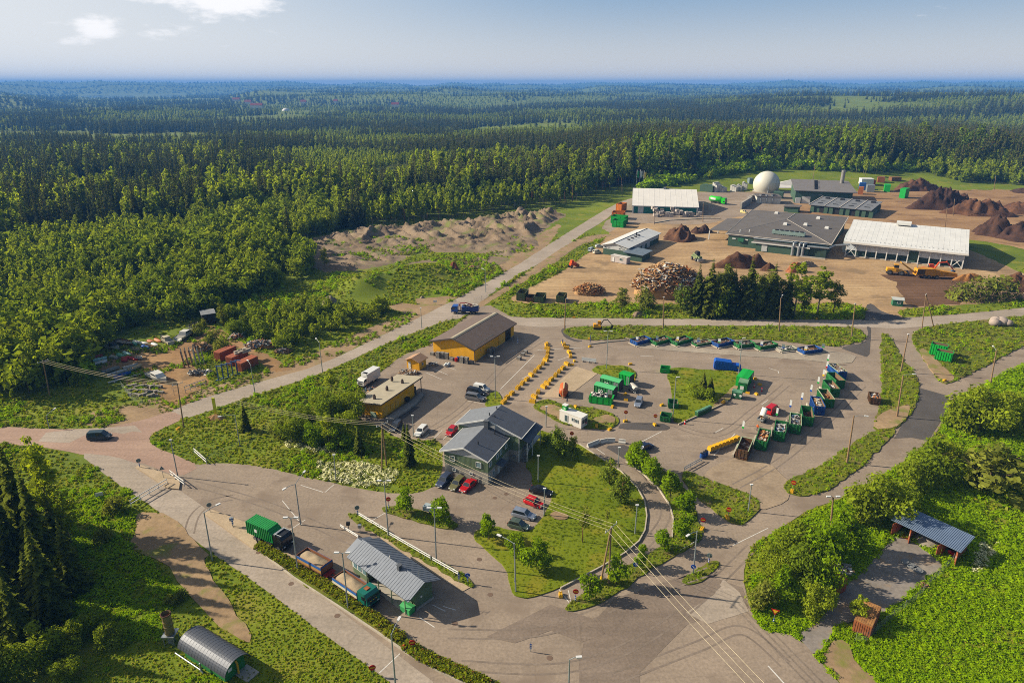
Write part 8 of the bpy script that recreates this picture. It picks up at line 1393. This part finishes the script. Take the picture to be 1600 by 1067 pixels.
fence('chain link fence climbing beside the long road to the yellow hall', [(325, 722), (395, 690), (440, 655), (500, 615), (561, 577), (640, 535), (700, 505), (722, 492)]); fence('mesh fence sagging round the rusty container yard', [(1336, 1003), (1353, 1003), (1395, 966), (1430, 940), (1452, 915), (1478, 890), (1497, 868)], 1.9, 2.2); fence('mesh fence at the front of the boat yard', [(190, 605), (207, 625), (224, 632), (255, 622), (290, 614)], 1.8, 2.5); fence('fence between the side track and the wood yard', [(742, 474), (800, 448), (870, 410), (905, 388), (938, 366)], 1.8, 4)
# card terminals, boxes and small yard things
for (u, v, lab) in [(545, 829, 'black card reader on a post by the low white rail'), (563, 833, 'white card terminal in front of the weigh station'), (364, 824, 'striped bollard on the sandy island')]: p = at(u, v); o = root('card_terminal', lab, 'terminal', p); m = MB(); m.tube([(0, 0, 0), (0, 0, 1.3)], .07, 6); m.build('post', GALV, o); m = MB(); m.box((0, 0, 1.5), (.6, .5, .6)); m.build('box', BLACK if u == 545 else GALV, o)
p = at(632, 1016); o = root('hydrant_box', 'orange red box post at the end of the hedge', 'post', p); m = MB(); m.box((0, 0, .5), (.4, .35, 1.0), 0, 0, .85); m.build('body', M('post_orange', '#d6451c', .6), o); m = MB(); m.ball((0, 0, 1.0), .2); m.build('cap', M('post_orange', '#d6451c'), o)
A, an = frame((626, 955), (638, 962)); o = root('electric_cabinet', 'bright green cabinet beside the weigh station corner', 'cabinet', (A.x, A.y, .1), an); m = MB(); m.box((.9, .6, .55), (1.9, 1.2, 1.1)); m.build('body', M('cabinet_green', '#3fa05a', .6), o); m = MB(); m.ext([(-.1, 1.1), (.6, 1.3), (1.3, 1.1)], -.1, 1.95, 'x'); m.build('lid', M('cabinet_green', '#3fa05a'), o)
A, an = frame((661, 801), (681, 806)); o = root('sign_trailer', 'pale blue grey boxed trailer between the two verge lindens', 'trailer', (A.x, A.y, .1), an); m = MB(); m.box((1.6, .6, .95), (3.2, 1.3, .9)); m.build('box', M('trailer_grey', '#9aa8ad', .6), o); wheel(o, 1.6, -.1, .28); wheel(o, 1.6, 1.3, .28)
A, an = frame((909, 565), (932, 568)); o = root('banner_board', 'long white board on feet beside the concrete pad', 'board', (A.x, A.y, .1), an); m = MB(); m.box((2.1, 0, .8), (4.3, .08, 1.0)); m.build('board', M('board_white', '#cfd2d2'), o); [MB().box((x, 0, .2), (.2, .8, .4)).build('foot', CONCW, o) for x in (.4, 2.1, 3.8)]
CRM = M('crate_mesh', '#8f8a82', .7, .3, var=.25, scale=3)
crp = None
for i, (u, v, n, lab) in enumerate([(676, 555, 1, 'single mesh crate at the left of the hall end wall'), (685, 559.5, 2, 'first tall crate stack against the hall end wall'), (691.5, 560, 2, 'second tall crate stack against the hall end wall'), (698, 561, 2, 'third tall crate stack against the hall end wall'), (706, 563, 1, 'low crate between the tall stacks'), (722, 567, 2, 'crate stack right of the red drum'), (729, 568, 2, 'crate stack near the hall corner'), (736.5, 568, 1, 'thin crate at the hall corner'), (765, 555, 2, 'dark crate stack at the hall side'), (770, 552, 2, 'second dark crate stack at the hall side'), (811, 562, 1, 'grey crate alone beside the painted line'), (817, 556, 1, 'grey crate in the middle of the row by the painted line'), (821, 552, 1, 'grey crate at the far end of the row by the painted line'), (766, 559, 1, 'low crate by the hall side'), (631, 582, 1, 'wooden crate left of the tiny hut')]):
 for k in range(n):
  p = at(u, v); p.z += k * 1.02; l = lab + (', upper crate' if k else (', lower crate' if n > 1 else ''))
  if crp is None:
   crp = root('mesh_crate', l, 'crate', p, R(-27), 'crates round the yellow hall'); m = MB(); m.box((0, 0, .12), (1.2, .95, .14)); [m.box((x, y, .5), (.07, .07, .95)) for x in (-.58, .58) for y in (-.45, .45)]; [m.box((0, s * .45, .2 + .13 * j), (1.2, .03, .07)) for s in (-1, 1) for j in range(6)]; [m.box((s * .58, 0, .2 + .13 * j), (.03, .95, .07)) for s in (-1, 1) for j in range(6)]; m.build('frame', CRM, crp); m = MB(); m.box((0, 0, .52), (1.05, .8, .72)); m.build('contents', PAL[5], crp)
  else: dup(crp, p, R(-27) + random.uniform(-.1, .1), l)
for (u, v, w, lab, mt) in [(713, 565, .5, 'red drum standing among the crates', 'red_paint'), (716, 563, .5, 'blue drum standing among the crates', 'barrel_blue')]: p = at(u, v); m = MB(); m.tube([(0, 0, 0), (0, 0, .55), (0, 0, 1.1)], [.42, .46, .42], 12); [m.tube([(0, 0, z), (0, 0, z + .05)], .48, 12) for z in (.3, .75)]; o = m.build('drum', MATS[mt], None, loc=p); tag(o, lab, 'drum')
p = at(696, 573); m = MB(); [m.ball((x, y, .5), .5, (1, .9, .9), 10, 6) for x, y in ((0, 0), (.8, .3), (.3, .8), (1.0, 1.0))]; o = m.build('wrapped_bundle', M('wrap_white', '#c2c6c6', .5), None, True, p); tag(o, 'white wrapped bundle on the parking bays', 'bundle')
boards('scrap_pile', 'brown pallets and junk in front of the tiny yellow hut', 625, 655, 586, 579, 90, 1.3, [1, 3, 5, 0], 'scrap pile', .5, 11); boards('scrap_pile', 'black and white boats and junk beside the tiny hut', 668, 684, 572, 567, 40, 1.4, [2, 0, 5], 'scrap pile', .6, 12); boards('scrap_pile', 'red and blue junk behind the flat roofed shed', 570, 592, 612, 606, 60, 1.3, [6, 4, 2, 0], 'scrap pile', .6, 13)
boards('scrap_pile', 'white and rust coloured scrap along the track behind the boat yard', 360, 382, 531, 521, 120, 1.8, [0, 6, 3, 5], 'scrap pile', .5, 14); boards('scrap_pile', 'long row of mixed scrap under the scrub by the track', 383, 432, 545, 531, 220, 1.8, [0, 3, 5, 4, 6], 'scrap pile', .3, 15); boards('scrap_pile', 'low rusty beams at the end of the track', 428, 455, 553, 545, 60, 2.2, [3, 3, 5], 'scrap pile', .4, 16); boards('scrap_pile', 'black machine scrap beside the plank shed', 296, 318, 514, 505, 80, 2.0, [2, 2, 5], 'scrap pile', .5, 17); boards('scrap_pile', 'brush and planks left in the shelter yard corner', 1433, 1452, 921, 913, 24, 1.0, [1, 3], 'scrap pile', .5, 18); boards('scrap_pile', 'blue and yellow pipes and junk under the maples', 1283, 1330, 900, 880, 50, 2.2, [4, 0, 5, 1], 'scrap pile', .5, 19)
for i, (u, v) in enumerate([(1415, 880), (1424, 886), (1434, 893)]): p = at(u, v); m = MB(); m.tube([(0, 0, .02), (0, 0, .3)], .75, 18); m.tube([(0, 0, .3), (0, 0, .36)], [.5, .45], 14); o = m.build('well_ring', M('ring_grey', '#77797a', .8), None, loc=p); tag(o, ['farthest', 'middle', 'nearest'][i] + ' grey well cover lying in the shelter yard', 'well cover')
for i, u in enumerate((1307, 1313, 1317)): p = at(u, 907 - i); m = MB(); m.tube([(0, 0, 0), (.05, .05, .9), (0, 0, 1.7)], [.38, .42, .3], 10); o = m.build('folded_parasol', M('sack_grey', '#a39b90', .9), None, True, p); tag(o, ['left', 'middle', 'right'][i] + ' grey wrapped bundle standing by the red container', 'bundle')
rk = MB(); [rk.ball((x, y, .9), r_, (1, 1, .75), 9, 6) for x, y, r_ in ((0, 0, 1.8), (3, .8, 2.2), (1.5, 1.6, 2.0), (4.2, -.4, 1.5))]; p = at(1553, 509); o = rk.build('boulders', M('boulder', '#a3948a', .9, var=.2, scale=.8, bump=.1), None, True, p); tag(o, 'pale boulder clump on the road triangle', 'boulder')
for i, (u, v) in enumerate([(994, 292), (999, 292), (1005, 292)]): p = at(u, v); o = root('flagpole', ['left', 'middle', 'right'][i] + ' flagpole behind the teal walled hall', 'flagpole', p); m = MB(); m.tube([(0, 0, 0), (0, 0, 12)], .18, 6); m.build('pole', WTRIM, o); m = MB(); m.box((.9, 0, 8.5), (1.6, .1, 5)); m.build('flag', [GSIGN, WL, YEL_][i], o)
p = at(338, 652); o = root('yellow_marker', 'yellow marker post on the bare mound by the junction', 'marker', p); m = MB(); m.box((0, 0, 2.6), (.7, .2, 5.2)); m.build('panel', M('marker_yellow', '#d9d916', .6), o); m = MB(); m.box((0, .15, 1.0), (.15, .15, 2.0)); m.build('post', GALV, o)
heap('soil_heap', 'bare reddish mound round the yellow marker', 322, 356, 657, 644, DIRT, 'soil heap', .4, 41, .05)
# people and small traffic cones by the skips
for i, (u, v) in enumerate([(1190, 612), (1178, 606), (1070, 663), (633, 1060)][:3]): p = at(u, v); o = root('red_bollard', ['red and white bollard by the lower container', 'red and white bollard by the upper container', 'red bollard at the lawn tip'][i], 'bollard', p); m = MB(); m.tube([(0, 0, 0), (0, 0, 1.1)], [.2, .14], 10); m.build('post', RED_, o); m = MB(); m.tube([(0, 0, .55), (0, 0, .8)], .19, 10); m.build('band', WL, o)
def person(lab, uv, rz, top, legs):
 p = at(*uv); bm = bmesh.new(); J = [((0, 0, .95), .15, 0), ((0, 0, 1.15), .16, 0), ((0, .02, 1.4), .19, 0), ((0, .03, 1.52), .07, 1), ((0, .04, 1.63), .1, 1), ((0, .05, 1.74), .085, 1)]
 me = bpy.data.meshes.new('body'); vs = [j[0] for j in J]; ed = [(i, i + 1) for i in range(5)]; rad = [j[1] for j in J]
 def chain(st, pts): 
  k = st
  for q, r_ in pts: vs.append(q); rad.append(r_); ed.append((k, len(vs) - 1)); k = len(vs) - 1
 for s in (-1, 1): chain(0, [((s * .1, 0, .85), .1), ((s * .12, -.02, .48), .075), ((s * .12, 0, .08), .055), ((s * .13, .14, .04), .05)]); chain(2, [((s * .2, .02, 1.42), .075), ((s * .27, .05, 1.14), .055), ((s * .25, .22, .95), .045), ((s * .24, .3, .93), .045)])
 me.from_pydata(vs, ed, []); o = bpy.data.objects.new('person', me); C.objects.link(o); o.location = p; o.rotation_euler = (0, 0, rz); me.update(); bm.free()
 sk = o.modifiers.new('skin', 'SKIN'); [setattr(v, 'radius', (r_, r_)) for v, r_ in zip(me.skin_vertices[0].data, rad)] if me.skin_vertices else None; o.modifiers.new('sub', 'SUBSURF').levels = 1
 dg = bpy.context.evaluated_depsgraph_get(); me2 = bpy.data.meshes.new_from_object(o.evaluated_get(dg)); o.modifiers.clear(); o.data = me2; me2.materials.clear(); [me2.materials.append(x) for x in (top, legs, M('skin', '#c99a7c', .6), M('hair', '#3a2a1c', .9))]
 for f in me2.polygons: z = f.center.z; f.material_index = 1 if z < .95 else (3 if z > 1.72 else (2 if z > 1.53 or (abs(f.center.x) > .2 and z < 1.0) else 0))
 tag(o, lab, 'person')
person('person in an orange jacket standing by the second tall skip', (1183, 673), 2.5, M('jacket_orange', '#d9671f', .8), M('trousers_dark', '#2f3440', .9)); person('person in dark clothes beside the car row', (835, 794), .5, M('jacket_black', '#202226', .9), M('trousers_dark', '#2f3440', .9))
# ------------------------------------------------------------------ boats and steel in the boat yard
def boat(lab, a, b, hullm, up=True, cabin=None, beam=.34, hh=.9, cover=None, name='boat'):
 A = G(*zq(*a, 140, 480, .175)); B = G(*zq(*b, 140, 480, .175)); d = B - A; L = d.length; an = math.atan2(d.y, d.x); o = root(name, lab, 'boat', (A.x, A.y, gz(A.x, A.y) + (.25 if up else .05)), an); W = max(1.3, min(L * beam, 3.2)) / 2; n = 11; m = MB(); rings = []
 for i in range(n):
  t = i / (n - 1); w = W * (1 - max(0, (t - .45) / .55) ** 2.2) * (.86 + .14 * min(1, t * 4)) + .02; sh = hh * (1 + .35 * t * t); k = .55 + .45 * (1 - t); ring = [(t * L, -w, sh), (t * L, -w * .92, sh * .45), (t * L, -w * .45 * k, 0), (t * L, w * .45 * k, 0), (t * L, w * .92, sh * .45), (t * L, w, sh)]
  if not up: ring = [(x, y, hh * 1.1 - z * .85) for x, y, z in ring]
  rings += ring
 m.v = rings; q = 6
 for i in range(n - 1):
  for k in range(q - 1): m.f.append((i * q + k, i * q + k + 1, (i + 1) * q + k + 1, (i + 1) * q + k)); m.m.append(0)
 m.f.append(tuple(range(q))); m.m.append(0); m.build('hull', hullm, o, True)
 if up:
  m = MB(); pts = []
  for i in range(n): t = i / (n - 1); w = (W * (1 - max(0, (t - .45) / .55) ** 2.2) * (.86 + .14 * min(1, t * 4)) + .02) * .95; sh = hh * (1 + .35 * t * t) * (.86 if cabin or cover else .45); pts.append((t * L, w, sh))
  N_ = len(pts); m.v = [(x, -w, z) for x, w, z in pts] + pts; m.f = [(i, i + 1, N_ + i + 1, N_ + i) for i in range(N_ - 1)]; m.m = [0] * (N_ - 1); m.build('deck', cover or M('boat_inside', '#8f8d86', .8, var=.2, scale=2), o)
  m = MB(); [m.box((L * k, 0, hh * .7), (.25, W * 1.7, .06)) for k in (.25, .5)]; m.build('thwart', M('junk_wood', '#b08a5c'), o)
  m = MB(); [m.box((L * k, 0, -.12), (.3, W * 1.5, .25)) for k in (.25, .65)]; m.build('cradle', M('junk_brown', '#7a5a40'), o)
 if cabin: m = MB(); m.ext([(L * .3, hh * .9), (L * .72, hh * 1.0), (L * .62, hh + .85), (L * .33, hh + .95)], -W * .7, W * .7, 'y'); c = m.build('cabin', cabin, o); m = MB(); m.ext([(L * .34, hh + .3), (L * .68, hh + .3), (L * .61, hh + .72), (L * .35, hh + .75)], -W * .72, W * .72, 'y'); m.build('cabin_window', CARG, c)
 return o
BW = M('boat_white', '#cfcdc6', .5, var=.1); BC = M('boat_cream', '#b8ae94', .6); BGn = M('boat_green', '#6fae90', .6); BCy = M('boat_cyan', '#9fc7c0', .6); BBl = M('boat_blue', '#2c5fb0', .6); BOr = M('boat_orange', '#b0662f', .6); BBr = M('boat_brown', '#7a5236', .7, var=.2, scale=2); BGy = M('boat_grey', '#a19f98', .6, var=.15); BRd = M('boat_red', '#8a2a2a', .6); BTn = M('boat_tan', '#b08a5a', .7)
BO = [('big white cabin cruiser at the back of the boat yard', (790, 312), (932, 222), BW, True, BW), ('white motorboat with a blue cover beside the yard entrance', (540, 615), (692, 690), BW, True, BW), ('pale green grey motorboat in the back row', (735, 345), (645, 295), BC, True, BC), ('white motorboat with a dark top at the far left', (160, 368), (272, 392), BW, True, BLACK), ('brown wooden boat full of timber', (245, 312), (388, 352), BBr, True, None), ('small cream boat with seats before the upturned hulls', (370, 385), (452, 398), BC, True, None),
 ('white upturned hull next to the brown boat', (395, 315), (455, 325), BW, False, None), ('white upturned hull in the middle of the back row', (460, 328), (528, 338), BW, False, None), ('bright blue covered boat in the back row', (470, 360), (534, 372), BBl, False, None), ('tan upturned boat beside the blue one', (510, 345), (575, 362), BTn, False, None), ('narrow white boat right of the tan one', (560, 335), (612, 352), BW, False, None), ('rusty orange hull behind the white ones', (522, 308), (580, 320), BOr, False, None), ('orange brown hull left of the pale motorboat', (588, 295), (638, 318), BOr, False, None), ('sea green hull behind the brown boat', (375, 328), (425, 342), BGn, False, None), ('grey white upturned dinghy in the middle group', (192, 452), (262, 465), BGy, False, None), ('mint green upturned dinghy', (256, 432), (312, 455), BGn, False, None), ('pale cyan upturned dinghy', (306, 415), (372, 440), BCy, False, None),
 ('dark red rowing boat at the left fence', (20, 462), (122, 440), BRd, False, None), ('turquoise rowing boat beside the dark red one', (32, 488), (158, 460), BCy, False, None), ('white blue rowing boat beside the turquoise one', (44, 518), (160, 486), BW, False, None), ('grey long boat at the left of the long row', (118, 604), (272, 556), BGy, True, None), ('white long boat in the long row', (170, 632), (335, 582), BW, True, None), ('blue edged long boat in the long row', (228, 648), (375, 602), BBl, True, None), ('weathered grey long boat at the right of the long row', (322, 590), (468, 540), BC, True, None), ('grey green long boat behind the weathered one', (298, 560), (435, 520), BGy, False, None), ('white dinghy lying beside the red tarpaulins', (415, 468), (475, 470), BW, True, None)]
for l, a, b, hm, upq, cbm in BO: boat(l, a, b, hm, upq, cbm, hh=1.15 if cbm else .7)
P2_ = [o for o in bpy.data.objects if o.get('label', '').startswith('white motorboat with a blue')][0]; m = MB(); m.box((3.6, 0, 1.25), (2.2, 1.5, .25), 0, 0, .8); m.build('blue_cover', BBl, P2_)
m = MB(); r = random.Random(3); [m.ball((r.uniform(-2, 3), r.uniform(-1, 1.5), .35), r.uniform(.4, .8), (1.3, 1, .7), 8, 5) for _ in range(9)]; o = m.build('tarpaulin_pile', M('tarp_red', '#b3201d', .6), None, True, at(200, 563)); tag(o, 'crumpled red tarpaulins in the boat yard', 'tarpaulin')
m = MB(); a, b = at(169, 600), at(220, 586); m.tube([(0, 0, .4), (b - a) + Vector((0, 0, .4))], [.2, .1], 8); [m.box((b - a) * k + Vector((0, 0, .12)), (.3, .6, .25)) for k in (.2, .7)]; o = m.build('mast', BW, None, loc=a); tag(o, 'long white mast lying on blocks in front of the long boats', 'mast')
sb = None
for i in range(26):
 u = 203 + (i % 9) * 6.0 + random.uniform(-1.5, 1.5); v = 604 + (i // 9) * 6.5 + (i % 9) * .35 + random.uniform(-1, 1); p = at(u, v)
 if sb is None: m = MB(); m.box((0, 0, .3), (1.5, .7, .6), 0, 0, .93); m.box((.1, .05, .62), (1.2, .55, .06), .1); sb = m.build('stone_block', M('block_stone', '#8b8478', .9, var=.25, scale=1.5), None, loc=p); tag(sb, 'grey stone block in the rows behind the front fence', 'stone block', 'stone blocks in the boat yard')
 else: q = sb.copy(); C.objects.link(q); q.location = p; q.rotation_euler = (0, 0, random.uniform(-.4, .9)); q.scale = (random.uniform(.6, 1.2), random.uniform(.8, 1.2), random.uniform(.7, 1.3))
BST = M('steel_blue_paint', '#4a6a94', .6); RST = M('rust_steel', '#7a4f35', .8, .2)
for i, (x, y) in enumerate([(1152, 655), (1197, 640), (1243, 630), (1282, 612), (1324, 600)]): p = G(*zq(x, y, 140, 480, .175)); o = root('steel_rack_post', ['first', 'second', 'third', 'fourth', 'fifth'][i] + ' blue steel rack post from the left by the roadside bushes', 'steel post', (p.x, p.y, 0)); m = MB(); m.box((0, 0, 2.2), (.25, .25, 4.4)); m.build('post', BST, o); m = MB(); m.box((.5, 0, 4.2), (1.6, .22, .25)); m.build('arm', BST, o); m = MB(); m.box((0, 0, .1), (1.6, .3, .2)); m.build('foot', BST, o)
for i in range(11): x = 850 + (i % 6) * 36; y = 540 - (i % 6) * 6 - (i // 6) * 28; p = G(*zq(x, y, 140, 480, .175)); o = root('steel_post', 'rusty upright of the steel rack beside the dirt turning place' if i < 6 else 'grey upright at the back of the steel rack', 'steel post', (p.x, p.y, 0), 0, 'uprights of the steel rack'); m = MB(); m.tube([(0, 0, 0), (-.5, 0, 5.0)], .13, 6); m.build('shaft', RST if i < 3 else GALV, o); m = MB(); m.box((0, 0, .08), (.5, .5, .16)); m.build('foot', RST, o)
boards('steel_scrap', 'grey steel tubes lying at the foot of the rack', 294, 330, 586, 579, 60, 2.6, [5, 0, 2], 'steel scrap', .4, 21); boards('steel_scrap', 'yellow green steel beams behind the rack', 300, 335, 552, 536, 60, 3.2, [1, 5, 3], 'steel scrap', .4, 22)
for uv0, uv1, l in [((379, 582), (409, 568), 'nearest rust red container in the boat yard'), ((364, 573), (388, 562), 'middle rust red container in the boat yard'), ((345, 565), (368, 555), 'farthest rust red container in the boat yard')]: A, an = frame(uv0, uv1); cont('red_container', l, (A.x, A.y, 0), an, 6.06, 2.45, 2.6, RUSTR)
m = MB(); A = at(366, 568); [m.box((i * 1.1 - 1, j * .8, .2 + .35 * ((i + j) % 2)), (2.6, .7, .32), .5) for i in range(3) for j in range(3)]; o = m.build('slab_stack', M('slab_grey', '#a89d8d', .9, var=.2), None, loc=(A.x + 2.2, A.y + 1.4, 2.72), rz=.4); tag(o, 'grey concrete slabs stacked on the red containers', 'slab stack')
# wheelie litter on the yard: tyre marks, manholes
MH = M('manhole_iron', '#6e5a4c', .8)
m = MB(); [m.tube([(G(u, v).x, G(u, v).y, gz(G(u, v).x, G(u, v).y) - .05), (G(u, v).x, G(u, v).y, gz(G(u, v).x, G(u, v).y) + .012)], .45, 16) for u, v in [(453, 822), (404, 863), (455, 912), (527, 962), (749, 874), (766, 929), (711, 974), (773, 778), (791, 772), (859, 1028)]]; o = m.build('manhole_covers', MH); tag(o, 'rusty manhole covers set in the asphalt lanes', kind='structure')
# ramp edge between wood and compost yards
kerb([(1022, 349), (1045, 345), (1100, 342), (1125, 342)], 'low concrete edge in front of the teal hall yard', .8, .4)
# ------------------------------------------------------------------ haze: the air itself
hz_m = bpy.data.materials.new('air'); hz_m.use_nodes = True
hn = hz_m.node_tree.nodes; hl = hz_m.node_tree.links
hn.remove(hn['Principled BSDF']); pv = hn.new('ShaderNodeVolumePrincipled')
pv.inputs['Color'].default_value = (.10, .31, .76, 1); pv.inputs['Density'].default_value = 1.4e-4; pv.inputs['Anisotropy'].default_value = 0.0
hl.new(pv.outputs[0], hn['Material Output'].inputs['Volume'])
hb = MB(); hb.box((0, 0, 43), (29000, 29000, 190))
ho = hb.build('haze', hz_m); tag(ho, 'thin blue summer haze over the forest', kind='stuff')
